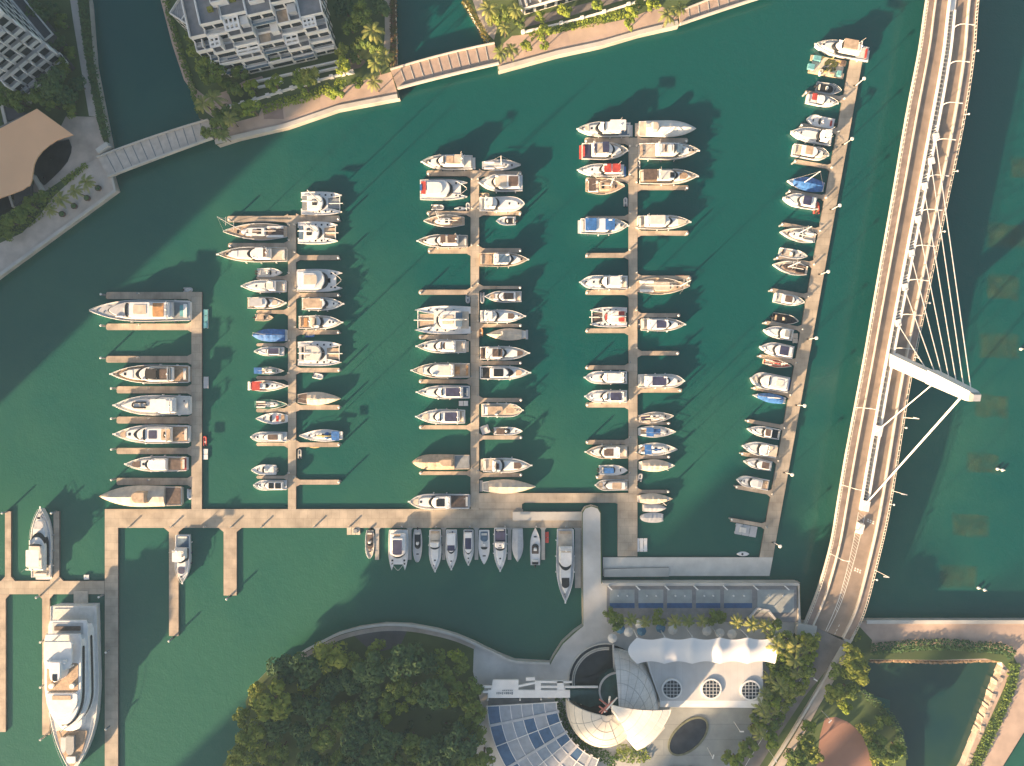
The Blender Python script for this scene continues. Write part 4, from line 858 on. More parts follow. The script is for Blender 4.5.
bo('DR', 'sail', 638.8, 676, 425.8, 437.6, dict(deck='O', bimini=(.18, .38, 'U'), hood='U', mh=.85, cover='U', extra=[('deck_cover', .4, .58, .5, .6, 'U')]), 'sailing boat with square blue awnings')
bo('DR', 'sail', 639.2, 677.6, 442.8, 455.7, dict(deck='O', bimini=(.12, .30, 'U'), cover='U', mh=.9), 'sailing boat with blue boom cover')
bo('DR', 'covered', 639.2, 675, 459.5, 471.7, dict(prof='s', canvas='E', t0=.08, t1=.8, ridge=1.1, hull='W', mast=True), 'sailing boat under a beige tent')
bo('DR', 'dinghy', 482, 473.5, 638.2, 643.2, dict(vert=1, tube='L', rot=-15), 'pale dinghy between two beige-covered boats')
bo('DR', 'covered', 637.4, 672.9, 493.6, 504, dict(prof='s', canvas='E', t0=.08, t1=.82, ridge=1.0, hull='C', mast=True), 'cream-hulled sailing boat under a beige cover')
bo('DR', 'covered', 643, 666.5, 504.2, 512, dict(canvas='L', t0=.04, t1=.97, ridge=.7, hull='L'), 'small launch under a pale grey cover')
bo('DR', 'covered', 663.5, 640, 512.8, 522.7, dict(prof='r', canvas='L', t0=.04, t1=.97, ridge=.5, hull='W'), 'round-nosed launch with a bare grey cover')
bo('X', 'raft', 636.4, 648, 539, 552.4, dict(col='W', slabs=3, float='L'), 'white three-slab raft in the corner of the landing')
# slanting pier
bo('E', 'motor', 868, 814.3, 39.5, 60, dict(hull='W', deck='O', wt=.72, rt0=.2, wf=.74, fly=True, canopy=(.3, .56, .62, 'T'), cockpit='O', seat='R', plat='W', hatch=(.86,)), 'big white yacht with tan hardtop across the pier end')
bo('E', 'speed', 817, 842, 81, 95, dict(hull='L', inside='X', deck='G', well=(.06, .7), engines=1), 'grey open boat with black interior')
bo('E', 'motor', 807, 837.6, 94.5, 107.6, dict(wt=.6, rt0=.3, fly=False, canopy=(.08, .24, .66, 'R'), hatch=(.74,), cockpit='W', arch=False), 'white cruiser with red stern canopy')
bo('E', 'speed', 835.4, 807, 114, 127.6, dict(prof='b', inside='W', seat='R', well=(.12, .6), engines=1, hull='W'), 'plain white speedboat with round bow')
bo('E', 'motor', 832, 790.6, 126.5, 145, dict(wt=.42, rt0=.12, trk=.92, canopy=(.14, .3, .5, 'W'), hatch=(.78,), cockpit='O'), 'large plain white motor yacht')
bo('E', 'motor', 793, 828, 144.5, 161, dict(prof='b', deck='E', wt=.72, rt0=.2, fly=False, canopy=(.3, .5, .66, 'T'), flat=True, cockpit='E', hatch=(.84,), arch=False), 'rounded cream cruiser')
bo('E', 'covered', 824.5, 787.3, 175, 192.5, dict(prof='s', canvas='U', t0=.04, t1=.84, ridge=1.4, hull='W', mast=True), 'sailing boat under a crumpled blue cover')
bo('E', 'motor', 816.5, 782.8, 192.5, 209.5, dict(wt=.62, rt0=.06, fly=False, canopy=(.22, .46, .66, 'N'), hatch=(.86,), cockpit='O', arch=False), 'white cruiser with indigo canopy')
bo('E', 'dinghy', 213, 200.5, 814.5, 821, dict(vert=1, flatE=1, tube='R', inside='A'), 'red dinghy at the stern of an indigo-canopied cruiser')
bo('E', 'sail', 816.5, 780, 226, 243.5, dict(deck='E', cockpit='E', mh=1.05, mt=.55), 'white sailing boat with tall bare mast')
bo('E', 'speed', 780, 807.7, 247.6, 260, dict(inside='E', seat='B', deck='O', engines=0), 'narrow beige launch')
bo('E', 'sail', 808.3, 772.8, 258.8, 276, dict(deck='E', cockpit='X', bench='B', trunk='B', mh=.9), 'sailing boat with dark cabin top')
bo('E', 'motor', 774.4, 803.7, 293, 307, dict(wt=.7, rt0=.2, fly=False, canopy=(.3, .54, .6, 'B'), flat=True, cockpit='O', hatch=(), arch=False), 'compact white cruiser with brown sunroof')
bo('E', 'speed', 773.3, 798.8, 312.6, 325.4, dict(hull='G', inside='X', deck='X', seat='T', well=(.05, .75), engines=1, con='E'), 'dark open rigid boat with tan stern')
bo('E', 'motor', 793.3, 763.3, 325, 340.4, dict(wt=.56, rt0=.16, canopy=(.2, .34, .5, 'G'), flat=True, cockpit='E', hatch=(), trk=.92, fly=False, arch=False), 'white cruiser with a grey roof square')
bo('E', 'raft', 333, 343, 794, 799, dict(vert=1, flatE=1, col='E', slabs=2), 'beige float behind a white cruiser')
bo('E', 'motor', 793.6, 759.3, 341, 358.6, dict(wt=.66, rt0=.08, canopy=(.2, .46, .64, 'N'), flat=True, hatch=(.84,), cockpit='O', fly=False), 'white cruiser with indigo sunroof')
bo('E', 'sail', 764, 791.6, 358.4, 369, dict(deck='R', trunk='E', cockpit='T', mh=.8, cover='R', hull='C'), 'small sailing boat with rusty red deck')
bo('E', 'motor', 789, 750, 371.5, 392, dict(prof='b', wt=.82, ws=.03, rt0=.06, wf=.84, fly=True, flyt=(.1, .6), hatch=(), cockpit='S', pad=(.86, .92, 'E'), trunk=False, arch=False, extra=[('roof_bench', .2, .4, .4, 'f', 'O')], plat='U'), 'boxy white houseboat')
bo('E', 'covered', 786, 752.9, 391.6, 404.2, dict(prof='s', canvas='U', t0=.08, t1=.86, ridge=1.2, hull='W', mast=True), 'sailing boat under a smooth blue cover')
bo('E', 'motor', 780, 747, 424.6, 439, dict(wt=.6, rt0=.28, fly=False, canopy=(.34, .5, .62, 'B'), flat=True, cockpit='D', hatch=(.78,), arch=False), 'white cruiser with brown roof and dark cockpit')
bo('E', 'motor', 777, 742, 440.2, 457.6, dict(wt=.62, rt0=.3, fly=False, canopy=(.06, .28, .72, 'E'), cockpit='E', hatch=(), arch=True), 'white cruiser with beige stern awning')
bo('E', 'motor', 772, 743.7, 457, 470.6, dict(wt=.66, rt0=.1, fly=False, canopy=(.16, .42, .6, 'B'), flat=True, hatch=(), cockpit='W', arch=False), 'smaller white cruiser with brown sunroof')
bo('E', 'motor', 769, 736.6, 475.2, 489.8, dict(prof='b', wt=.7, rt0=.24, fly=False, cockpit='T', seat='E', hatch=(.8, .88), canopy=(.3, .4, .5, 'L'), flat=True), 'white cruiser with tan cockpit')
bo('E', 'raft', 758, 736, 524.5, 537.5, dict(flatE=0, col='L', slabs=3, top='O', float='L'), 'pale grey drive-on float')
bo('E', 'kayak', 737.7, 750.5, 552.3, 557.4, dict(flatE=1, hull='W', name='upturned_dinghy', cat='dinghy'), 'small white hull by the landing corner')
bg = empty('work_barge', P(828, 66, 1) + (0,), ea, 'cluttered work barge with turquoise boxes beside the big yacht at the pier end', 'barge')
rq = random.Random(6)
for sy in (-1, 1): MB().box(0, sy*1.9, -.2, .55, 10.6, 1.5).build('float', TN, bg)
MB().box(0, 0, .5, .68, 9.6, 5.2).build('deck', BE, bg)
for (x, y, lx, ly, m) in ((3.6, -1.6, 2.2, 1.5, TL), (5.0, 1.2, 2.0, 1.6, TL), (-3.6, 1.7, 1.2, 1.6, TL), (1.8, 1.9, .9, .9, CR), (-4.2, -1.6, 1.3, 1.4, BR), (2.0, 2.6, .5, 1.4, W), (-1.4, 2.2, 1.6, .6, TN)):
    MB().box(x, y, .68, 1.5, lx, ly, 0, 0, .06).build('storage_box', m, bg)
nm = MB()
for k in range(46): nm.ball((rq.uniform(-2.6, 1.2), rq.uniform(-1.9, 1.2), .8), rq.uniform(.2, .5), 6)
nm.build('net_heap', mat('green_netting', (.07, .085, .02), .95, .4, 2), bg)
for x, y in ((-3.0, -1.9), (.9, 1.6), (2.3, -2.2), (-.6, -2.3)): MB().box(x, y, .68, .95, 1.6, .5, rq.uniform(-.6, .6)).build('plank', YL, bg)
# below the main pontoon
V = dict(vert=1)
bo('G', 'raft', 346, 359.6, 527.4, 535.4, dict(col='E', slabs=3, top='G'), 'beige raft beside the first finger')
bo('G', 'speed', 530.6, 558.5, 364.8, 374.2, dict(V, prof='r', inside='B', deck='E', hull='L', engines=1, well=(.06, .7)), 'tan open launch')
bo('G', 'pcat', 529.9, 570, 388.4, 408.4, dict(V, extra=[('solar_roof', .22, .58, .46, 2.06, 'N'), ('helm_seat', .1, .13, .3, 2.05, 'X'), ('stern_cover', .07, .1, .3, 2.1, 'T')]), 'wide power catamaran with dark solar roof')
bo('G', 'speed', 529.9, 562.4, 412.6, 422, dict(V, prof='r', inside='D', deck='L', hull='L', well=(.14, .6), engines=1), 'pale launch with dark cockpit')
bo('G', 'motor', 530, 571, 428.9, 441.6, dict(V, wt=.46, rt0=.26, fly=False, hatch=(.72,), cockpit='E', seat='T', arch=False, trk=.9, canopy=(.05, .2, .66, 'E')), 'white cruiser with beige stern')
bo('G', 'motor', 530, 569, 445.4, 457.6, dict(V, wt=.6, rt0=.06, fly=False, hatch=(.78,), canopy=(.36, .5, .6, 'N'), flat=True, cockpit=None, arch=False), 'white cruiser with blue windscreen block')
bo('G', 'motor', 530, 564.5, 463, 474, dict(V, wt=.7, rt0=.04, fly=False, hatch=(.8,), canopy=(.2, .52, .56, 'N'), flat=True, cockpit=None, arch=False, extra=[('stern_cover', .02, .1, .7, 'd', 'N')]), 'slim cruiser with indigo roof')
bo('G', 'speed', 530.6, 564.5, 478.4, 489.8, dict(V, inside='S', deck='W', well=(.04, .34), engines=0, hull='W'), 'pointed speedboat with slate cockpit')
bo('G', 'motor', 528, 570.5, 493.6, 506.8, dict(V, prof='m', wt=.52, rt0=.3, fly=False, hatch=(.7,), canopy=(.06, .24, .72, 'N'), cockpit='N', arch=False, extra=[('hatch', .36, .38, .12, 'r', 'D'), ('hatch', .42, .44, .3, 'r', 'D')]), 'white cruiser with navy stern awning')
bo('G', 'covered', 528.6, 562, 512, 523.2, dict(V, canvas='L', t0=.02, t1=.97, ridge=.8, hull='L'), 'boat under a drab grey cover')
bo('G', 'speed', 565.7, 528, 530, 540.6, dict(V, inside='B', deck='W', well=(.3, .56), engines=1, hull='L', extra=[('stern_cover', .02, .1, .6, .1, 'X')]), 'narrow white boat berthed bow-in')
bo('G', 'raft', 532.4, 543.8, 544, 548.8, dict(V, col='R', slabs=2), 'red float beside the last short finger')
bo('G', 'motor', 529, 601, 556, 574.3, dict(V, deck='L', wt=.56, rt0=.22, wf=.74, hatch=(), pad=(.66, .8, 'X'), canopy=(.28, .44, .56, 'W'), cockpit='E', seat='T', flyfloor='E'), 'longest white yacht of the row')
# west pontoon and bare fingers
bo('F', 'motor', 577, 507.4, 31.5, 52.3, dict(V, deck='L', wt=.66, rt0=.12, wf=.78, canopy=(.2, .44, .62, 'W'), hatch=(.86,), pad=(.7, .82, 'L'), flycol='O', cockpit='E', plat='O'), 'white flybridge yacht berthed bow-out')
bo('F', 'motor', 535, 582.5, 175.3, 190.8, dict(V, deck='W', wt=.58, rt0=.24, canopy=(.3, .5, .6, 'W'), pad=(.66, .8, 'N'), cockpit='S', hatch=(.86,)), 'white yacht with navy foredeck pad by the bare finger')
bo('F', 'raft', 575.5, 580.5, 82, 87, dict(V, col='W', slabs=1), 'tiny white float above the superyacht stern')

# labels: look, then the berth counted from the outer tip of its pier
for (row, small), lst in ROWS.items():
    lst.sort(key=lambda a: a[0])
    for i, (k, root, look, cat, r, sm) in enumerate(lst):
        ph = ROWPHRASE[r]
        if ph is None: lab = look
        elif r == 'F': lab = look + (', west pontoon' if 'west' not in look and 'finger' not in look and 'superyacht' not in look else '')
        elif sm: lab = look + ', ' + ph
        elif r == 'G': lab = '{}, {} boat {}'.format(look, ORD[i], ph)
        else: lab = '{}, {} from tip, {}'.format(look, ORD[i], ph)
        ws = lab.split()
        if len(ws) > 16: lab = lab.replace(' of the ', ' of ')
        while len(lab.split()) > 16: lab = lab.replace(' the ', ' ', 1) if ' the ' in lab else ' '.join(lab.split()[1:])
        tag(root, lab, cat, {'dinghy': 'small dinghies along the piers', 'raft': 'floats and rafts beside the piers'}.get(cat, 'boats moored at the piers'))
# ---------------------------------------------------------------- superyacht
def superyacht():
    s = MPP*(1 - 4/H); cx, cy = 72, (607+775)/2
    b = Boat('superyacht', (775-607)*s, 51*s, P(cx, cy, 4), -pi/2, f_motor, 3.4)
    b.hull(W, OW); fb = 3.4
    b.part('swim_platform', MB().box(b.x(-.03), .6, .5, .75, 4.6, 4.2, 0), [BE])
    b.slab('aft_deck', .015, .10, .8, fb-.05, OW)
    b.tier('main_deckhouse', .10, .70, .86, fb-.2, fb+2.3, W, .34, .3, lim=.86)
    b.tier('main_windows', .14, .69, .88, fb+.8, fb+1.6, DK, .34, .05, lim=.87)
    b.tier('upper_deck', .065, .665, .84, fb+2.2, fb+2.55, W, .36, .1, lim=.84)
    b.slab('upper_deck_floor', .08, .15, .6, fb+2.62, LG)
    b.slab('aft_seat', .10, .125, .5, fb+2.9, BR, .3)
    b.tier('upper_deckhouse', .17, .665, .70, fb+2.5, fb+4.7, W, .4, .3, lim=.8)
    b.tier('upper_windows', .19, .675, .71, fb+3.2, fb+4.1, DK, .4, .05, lim=.81)
    b.tier('sun_deck', .13, .62, .72, fb+4.6, fb+4.95, W, .4, .15, lim=.78)
    b.slab('sun_deck_floor', .30, .475, .60, fb+5.02, TK, .06, .1)
    b.tier('sun_deck_coaming', .47, .60, .62, fb+4.9, fb+5.35, W, .7, .15, lim=.78)
    b.tier('hardtop', .155, .33, .55, fb+7.0, fb+7.3, W, .35, .2)
    b.tier('radar_mast', .26, .385, .24, fb+5, fb+8.6, W, .4, .35)
    b.slab('mast_vent', .335, .375, .09, fb+8.66, DK)
    m = MB()
    for t in (.18, .31):
        for sg in (-1, 1): m.box(b.x(t), sg*3.2, fb+5, fb+7.05, .4, .3)
    b.part('hardtop_support', m, W)
    for y in (-3.0, 3.0):
        b.part('sun_table', MB().disc(b.x(.43), y, fb+5.0, fb+5.7, .75, 14), W)
        b.part('satellite_dome', MB().ball((b.x(.27), y*.75, fb+7.6), .7, 10), W, True)
    b.slab('sun_lounge', .485, .51, .36, fb+5.5, TN, .2)
    b.tier('foredeck_house', .60, .735, .5, fb+.0, fb+1.4, W, .4, .4, lim=.7)
    b.part('foremast', MB().tube([(b.x(.69), 0, fb+1), (b.x(.69), 0, fb+6)], .22, 6, 0, .1), W)
    b.part('capstan', MB().disc(b.x(.685), 0, fb+1.35, fb+1.8, .9, 14), TN)
    b.slab('foredeck_well', .735, .95, .62, fb+.72, TK, .05, .4, .76)
    b.slab('stowed_tender', .76, .87, .16, fb+1.7, GR, .9, .3)
    b.slab('stowed_tender', .77, .86, .10, fb+1.4, LG, .6, .3, y0=-2.1)
    b.slab('deck_locker', .885, .925, .18, fb+1.2, W, .5, .1)
    b.rail(.62, 1.0)
    tag(b.root, 'huge three-decked white superyacht with brown teak sun deck moored stern-to', 'superyacht')
superyacht()

# ---------------------------------------------------------------- cable-stayed bridge
BL_ = [(941, -90), (936, -50), (926.8, 0), (919.4, 50), (907, 114), (894, 190), (877.8, 282), (862.3, 370), (847, 450), (838.5, 500), (830.9, 544.5), (818, 590), (804, 625)]
BR_ = [(992, -88), (986.5, -48), (977, 2), (972.5, 58), (962.2, 125), (946, 203), (926.5, 296), (909, 383), (896, 465), (886.5, 520), (876.5, 563), (863.5, 612), (850, 640)]
BZ = [7.6, 7.6, 7.6, 7.6, 7.6, 7.6, 7.6, 7.6, 7.5, 7.2, 6.4, 5.1, 3.7]
rows = []
for (a, b_), (c, d), z in zip(BL_, BR_, BZ):
    rows.append(P(a, b_, z) + P(c, d, z) + (z,))
rows = smoothline(rows, 5)
def bp(i, f, dz=0.0):
    i = max(0, min(len(rows)-1.001, i)); k = int(i); u = i-k; r = [rows[k][j]*(1-u) + rows[k+1][j]*u for j in range(5)]
    return (r[0]+(r[2]-r[0])*f, r[1]+(r[3]-r[1])*f, r[4]+dz)
def row_at(py, f=.5):
    """Row index whose deck point projects to the picture height py (used to place anchors at the real deck)."""
    best = min(range(0, (len(rows)-1)*10), key=lambda q: abs((383 - bp(q/10, f)[1]/MPP/(1-bp(q/10, f)[2]/H)) - py)); return best/10
bridge = empty('cable_stayed_bridge', (0, 0, 0), 0, 'curving road bridge with a single leaning white pylon and stay cables', 'bridge')
def ribbon(name, f0, f1, d0, d1, m, i0=0, i1=None, parent=bridge, fs=None):
    i1 = len(rows)-1 if i1 is None else i1; n = int(i1-i0)+1; rings = []
    for k in range(n):
        i = i0+k; g0, g1 = (f0, f1) if fs is None else fs(k/(n-1))
        A, B = bp(i, g0), bp(i, g1)
        rings.append([(A[0], A[1], A[2]+d0), (B[0], B[1], B[2]+d0), (B[0], B[1], B[2]+d1), (A[0], A[1], A[2]+d1)])
    return MB().loft(rings).build(name, m, parent)
N_ = len(rows)-1
PCR = mat('parapet_concrete', (.64, .59, .51), .8, .08, .5)
i_gap1 = int(row_at(510)); i_gap0 = int(row_at(18))
ribbon('walkway', .012, .152, -.9, .12, WALKP); ribbon('walkway', .848, .988, -.9, .12, WALKP)
ribbon('road_deck', .176, .425, -1.2, 0, LANE); ribbon('road_deck', .575, .824, -1.2, 0, LANE)
ribbon('parapet', .152, .176, -1.2, .72, PCR); ribbon('parapet', .824, .848, -1.2, .72, PCR)
ribbon('median_parapet', .425, .449, -1.2, .95, WB, 0, i_gap1); ribbon('median_parapet', .551, .575, -1.2, .95, WB, i_gap0, i_gap1)
ribbon('edge_rail', 0, .012, -.9, .25, CONCL); ribbon('edge_rail', .988, 1, -.9, .25, CONCL)
ribbon('median_deck', .425, .575, -1.2, -.004, LANE, i_gap1, N_); ribbon('median_deck', .449, .575, -1.2, .3, WB, 0, i_gap0)
ribbon('edge_girder', .18, .82, -2.2, -1.25, CONC, 0, N_)
# outer hand rail posts
for f in (.006, .994):
    mb = MB()
    for k in range(0, N_*3, 1):
        x, y, z = bp(k/3, f); mb.box(x, y, z, z+1.1, .13, .13)
    for k in range(N_*2):
        A, B = bp(k/2, f), bp(k/2+.5, f); mb.tube([(A[0], A[1], A[2]+1.1), (B[0], B[1], B[2]+1.1)], .07, 4)
    mb.build('railing', CONCL, bridge)
mb = MB()
for k in range(int(i_gap0*3)+1, int(i_gap1*3)):
    A, B = bp(k/3, .44), bp(k/3, .56); MB().tube([(A[0], A[1], A[2]-.3), (B[0], B[1], B[2]-.3)], .16, 4).build('cross_beam', MT, bridge)
# road paint
mk = MB(); zo = .012
def quad(i0, f0, i1, f1, w=.012):
    A, B, C, D = bp(i0, f0-w/2, zo), bp(i0, f0+w/2, zo), bp(i1, f1+w/2, zo), bp(i1, f1-w/2, zo); mk.add([A, B, C, D], [(0, 1, 2, 3)])
ig = i_gap1 + .4
for k in range(int((N_-ig)*3)):
    i = ig+k/3; u = (i-ig)/(N_-ig); fa, fb_ = .43+.03*u, .565-.07*u
    quad(i, fa, i+1/3, fa+.01/((N_-ig)*3)); quad(i, fb_, i+1/3, fb_)
    if u < .75: quad(i, fa, i+.30, fb_, .016)
for k in range(4): quad(N_-2.2+k*.8, .66, N_-1.8+k*.8, .66)
for k in range(0, N_*4, 1):
    quad(k/4, .186, k/4+.25, .186, .006); quad(k/4, .814, k/4+.25, .814, .006)
for py, f in ((521, .70), (570, .66)):               # worn lettering blocks on the right-hand lane
    i = row_at(py, f)
    for r_ in range(2):
        for c_ in range(3): quad(i - .16 + r_*.2, f-.055+c_*.055, i - .02 + r_*.2, f-.055+c_*.055, .038 if (r_+c_) % 2 else .03)
mk.build('road_markings', PAINT, bridge)
# piers in the water
for py in (120, 362, 505):
    i = row_at(py); A = bp(i, .3); B = bp(i, .7); cx, cy = (A[0]+B[0])/2, (A[1]+B[1])/2; an = atan2(B[1]-A[1], B[0]-A[0])
    MB().box(cx, cy, -3, A[2]-2.2, 6.5, 2.2, an).build('support_pier', CONC, bridge)
# pylon
pb = Vector(P(893, 359, 7.6) + (6.8,)); pt = Vector(P(975, 397.5, 46) + (46.0,)); ax = (pt-pb)
nrm = Vector((-1, 0, 0)); nrm = (nrm - ax*(nrm.dot(ax)/ax.length_squared)).normalized(); side = nrm.cross(ax).normalized()
def psec(t, w, h, o=0.0): c = pb + ax*t + side*o; return [tuple(c + side*a*w/2 + nrm*b_*h/2) for a, b_ in ((-1, -1), (1, -1), (1, 1), (-1, 1))]
MB().loft([psec(0, 3.6, 2.6), psec(.55, 3.0, 2.3), psec(.62, 2.9, 2.2)]).build('pylon_leg', WB, bridge)
MB().loft([psec(.53, 3.6, 2.7, .2), psec(.96, 2.6, 2.4, .1), psec(.99, 2.3, 2.1, .1)]).build('pylon_head', WB, bridge)
MB().loft([psec(.985, 2.2, 2.2, .1), psec(1.02, 1.6, 1.7, .1)]).build('pylon_cap', AL, bridge)
# stay cables; each runs from its anchor block in the median to the pylon head
anch = [(322.6, .52), (288, .52), (254, .52), (219.7, .52), (187, .52), (161, .56), (138, .56)]
for k, (py, f) in enumerate(anch):
    i = row_at(py, f); A = Vector(bp(i, f, .4)); T = pb + ax*(.53 + .44*k/6)
    c = MB().tube([A, T], .13, 6).build('stay_cable', WB, bridge)
    mb = MB(); mb.box(A[0], A[1], A[2]-.9, A[2]+.7, 1.5, 1.9, .2)
    for q in range(3): mb.box(A[0]+.25*q, A[1]+1.6+q*.9, A[2]-.8, A[2]+.1, 1.7, .28, .4)
    mb.build('cable_anchor', WB, bridge)
for py, f, t0 in ((430, .5, .6), (505, .5, .9)):
    i = row_at(py, f); A = Vector(bp(i, f, .6))
    for q in (-.75, .75):
        MB().tube([A + Vector((q*.9, q*.9, 0)), pb + ax*t0 + Vector((q*.9, q*.7, 0))], .14, 6).build('back_stay', WB, bridge)
    MB().box(A[0], A[1], A[2]-1.2, A[2]+1.1, 2.0, 3.0, -.2).build('cable_anchor', WB, bridge)
i = row_at(528, .5); A = bp(i, .5); MB().box(A[0], A[1], A[2]+.05, A[2]+1.3, 1.9, 3.2, -.25, 0, .2).build('crash_barrier', WB, bridge)
# lamp posts on the bridge
bl0 = None
def bridge_lamp(py, f, az, label, grp='lamp posts on the bridge'):
    global bl0
    if bl0 is None:
        bl0 = empty('bridge_lamp'); MB().tube([(0, 0, 0), (0, 0, 8.2), (.35, 0, 8.7), (1.3, 0, 8.8)], .12, 5, 0, .08).build('pole', MT, bl0)
        MB().box(1.5, 0, 8.72, 8.86, .9, .3).build('lamp_head', MT, bl0); o = bl0
    else: o = copy_tree(bl0)
    o.location = bp(row_at(py, f), f); o.rotation_euler[2] = az; tag(o, label, 'lamp post', grp)
ml0 = None
for k, py in enumerate((29, 66, 106, 142, 178, 211, 246, 280, 315, 349)):
    if ml0 is None:
        ml0 = empty('median_lamp'); MB().tube([(0, 0, 0), (.1, 0, 2.2), (.6, 0, 3.0), (1.6, 0, 3.35), (3.6, 0, 3.4)], .11, 5, 0, .08).build('pole', MT, ml0); MB().box(3.9, 0, 3.33, 3.45, .8, .28).build('lamp_head', MT, ml0); o = ml0
    else: o = copy_tree(ml0)
    o.location = bp(row_at(py, .563), .563); o.rotation_euler[2] = -.12
    tag(o, 'white curved lamp arm over the bridge lane, {} from the far end'.format(ORD[k]), 'lamp post', 'curved lamps of the bridge median')
for k, py in enumerate((408, 485, 553)): bridge_lamp(py, .006, -.2, 'white lamp post on the pier-side bridge edge, {} below the pylon'.format(ORD[k]))
for k, py in enumerate((417, 491, 570)): bridge_lamp(py, .994, pi-.2, 'white lamp post on the outer bridge edge, {} below the pylon'.format(ORD[k]))
buoy0 = None
for k, (a, b_) in enumerate(((974, 52), (962, 115), (951, 171), (939, 232), (926, 303), (914, 358), (905, 428), (890.5, 504), (874.5, 579))):
    if buoy0 is None:
        buoy0 = empty('bridge_floodlight'); MB().tube([(0, 0, 0), (.7, 0, .5)], .1, 5).build('bracket', MT, buoy0); MB().ball((.9, 0, .65), .32, 8).build('lamp_globe', MT, buoy0, True); o = buoy0
    else: o = copy_tree(buoy0)
    o.location = bp(row_at(b_, 1.0), 1.0, .2); tag(o, 'round white light on the outer bridge rail, {} from the far end'.format(ORD[k]), 'rail light', 'round lights along the outer bridge rail')
# abutment blocks
A = P(806, 630, 4); tag(MB().box(A[0], A[1], 0, 4.6, 5.6, 3.4, -.15).build('bridge_abutment', CONCL), 'pale concrete abutment block at the pier-side foot of the bridge', 'abutment')
A = P(849, 640, 3.6); tag(MB().prism(PL([(846, 636), (857, 628), (853, 640), (834, 668), (829, 668)], 3.6), 0, 3.6, 0).build('bridge_abutment', CONCL), 'wedge of pale concrete where the bridge meets the eastern bank', 'abutment')

# road on land, running away under the trees
rl = smoothline(PL([(827, 632), (813, 660), (795, 692), (770, 730), (744, 772), (715, 825)], 2.6), 5)
mb = MB(); n = len(rl); rr = []
for k, (x, y) in enumerate(rl):
    a, b_ = rl[max(k-1, 0)], rl[min(k+1, n-1)]; dx, dy = b_[0]-a[0], b_[1]-a[1]; l = hypot(dx, dy); w = 6.4 - 3.2*min(1, k/10)
    z = 3.8 - 1.35*min(1, k/9); rr.append([(x+dy/l*w, y-dx/l*w, 1.5), (x-dy/l*w, y+dx/l*w, 1.5), (x-dy/l*w, y+dx/l*w, z), (x+dy/l*w, y-dx/l*w, z)])
structure('road', MB().loft(rr), mat('road_asphalt', (.19, .175, .165), .9, .15, .3, detail=8))
structure('road_marking', MB().strip([(x-.4, y+.3) for x, y in rl[6:]], .16, (lambda k: (2.45, 3.8-1.35*min(1, (k+6)/9)+.015)), None), PAINT)
rk_ = smoothline(PL([(840, 646), (826, 674), (809, 703), (788, 738), (766, 772)], 2.6), 4)
structure('kerb', MB().strip(rk_, .7, 1.8, 3.3), CONCL)
structure('pavement', MB().strip(smoothline(PL([(846, 650), (832, 676), (815, 705), (796, 740), (774, 775)], 2.6), 4), 2.2, 1.8, 2.75), PATHC)

# footbridges along the promenade
def footbridge(name_label, A0, A1, B0, B1, sag, n, m=None):
    """Flat-decked bridge; A = one bank (far edge, near edge), B = the other bank."""
    z = 3.0; r = empty('footbridge', P((A0[0]+B0[0])/2, (A0[1]+B0[1])/2, z) + (0,), 0, name_label, 'footbridge', 'footbridges along the promenade'); ox, oy = r.location.x, r.location.y
    N = 12; rings = []
    far, near = [], []
    for k in range(N+1):
        t = k/N; s_ = sag*4*t*(1-t)
        a = P(A0[0]+(B0[0]-A0[0])*t, A0[1]+(B0[1]-A0[1])*t - s_, z); c = P(A1[0]+(B1[0]-A1[0])*t, A1[1]+(B1[1]-A1[1])*t + s_*.0 - s_*.35, z)
        far.append((a[0]-ox, a[1]-oy)); near.append((c[0]-ox, c[1]-oy))
        rings.append([(c[0]-ox, c[1]-oy, z-.9), (a[0]-ox, a[1]-oy, z-.9), (a[0]-ox, a[1]-oy, z), (c[0]-ox, c[1]-oy, z)])
    MB().loft(rings).build('deck', [m or PATHC], r)
    MB().strip(near, .45, z-.5, z+.75).build('parapet', CONCL, r); MB().strip(far, .3, z-.5, z+.75).build('parapet', CONCL, r)
    sm = MB()
    for k in range(1, n):
        t = k/n*N; i = int(t); u = t-i
        a = [far[i][q]*(1-u)+far[min(i+1, N)][q]*u for q in (0, 1)]; c = [near[i][q]*(1-u)+near[min(i+1, N)][q]*u for q in (0, 1)]
        sm.tube([(a[0], a[1], z+.03), (c[0], c[1], z+.03)], .11, 4)
    sm.build('deck_joints', GR, r)
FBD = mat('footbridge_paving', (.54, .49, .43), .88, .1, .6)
footbridge('grey paved footbridge beside the terracotta-roofed pavilion', (97.5, 157.5), (108.5, 177), (208.5, 120), (213, 138), 1.5, 13, FBD)
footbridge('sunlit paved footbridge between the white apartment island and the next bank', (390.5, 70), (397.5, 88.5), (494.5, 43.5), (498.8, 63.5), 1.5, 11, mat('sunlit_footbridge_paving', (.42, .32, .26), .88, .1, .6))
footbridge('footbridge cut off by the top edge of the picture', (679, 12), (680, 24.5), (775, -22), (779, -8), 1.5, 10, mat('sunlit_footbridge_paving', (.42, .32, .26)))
# ---------------------------------------------------------------- buildings
def frame_xy(px, py, z, deg):
    ox, oy = P(px, py, z); c, s = cos(radians(deg)), sin(radians(deg))
    return lambda u, v: (ox + u*c - v*s, oy + u*s + v*c)
def rect(F, u0, u1, v0, v1): return [F(u0, v0), F(u1, v0), F(u1, v1), F(u0, v1)]

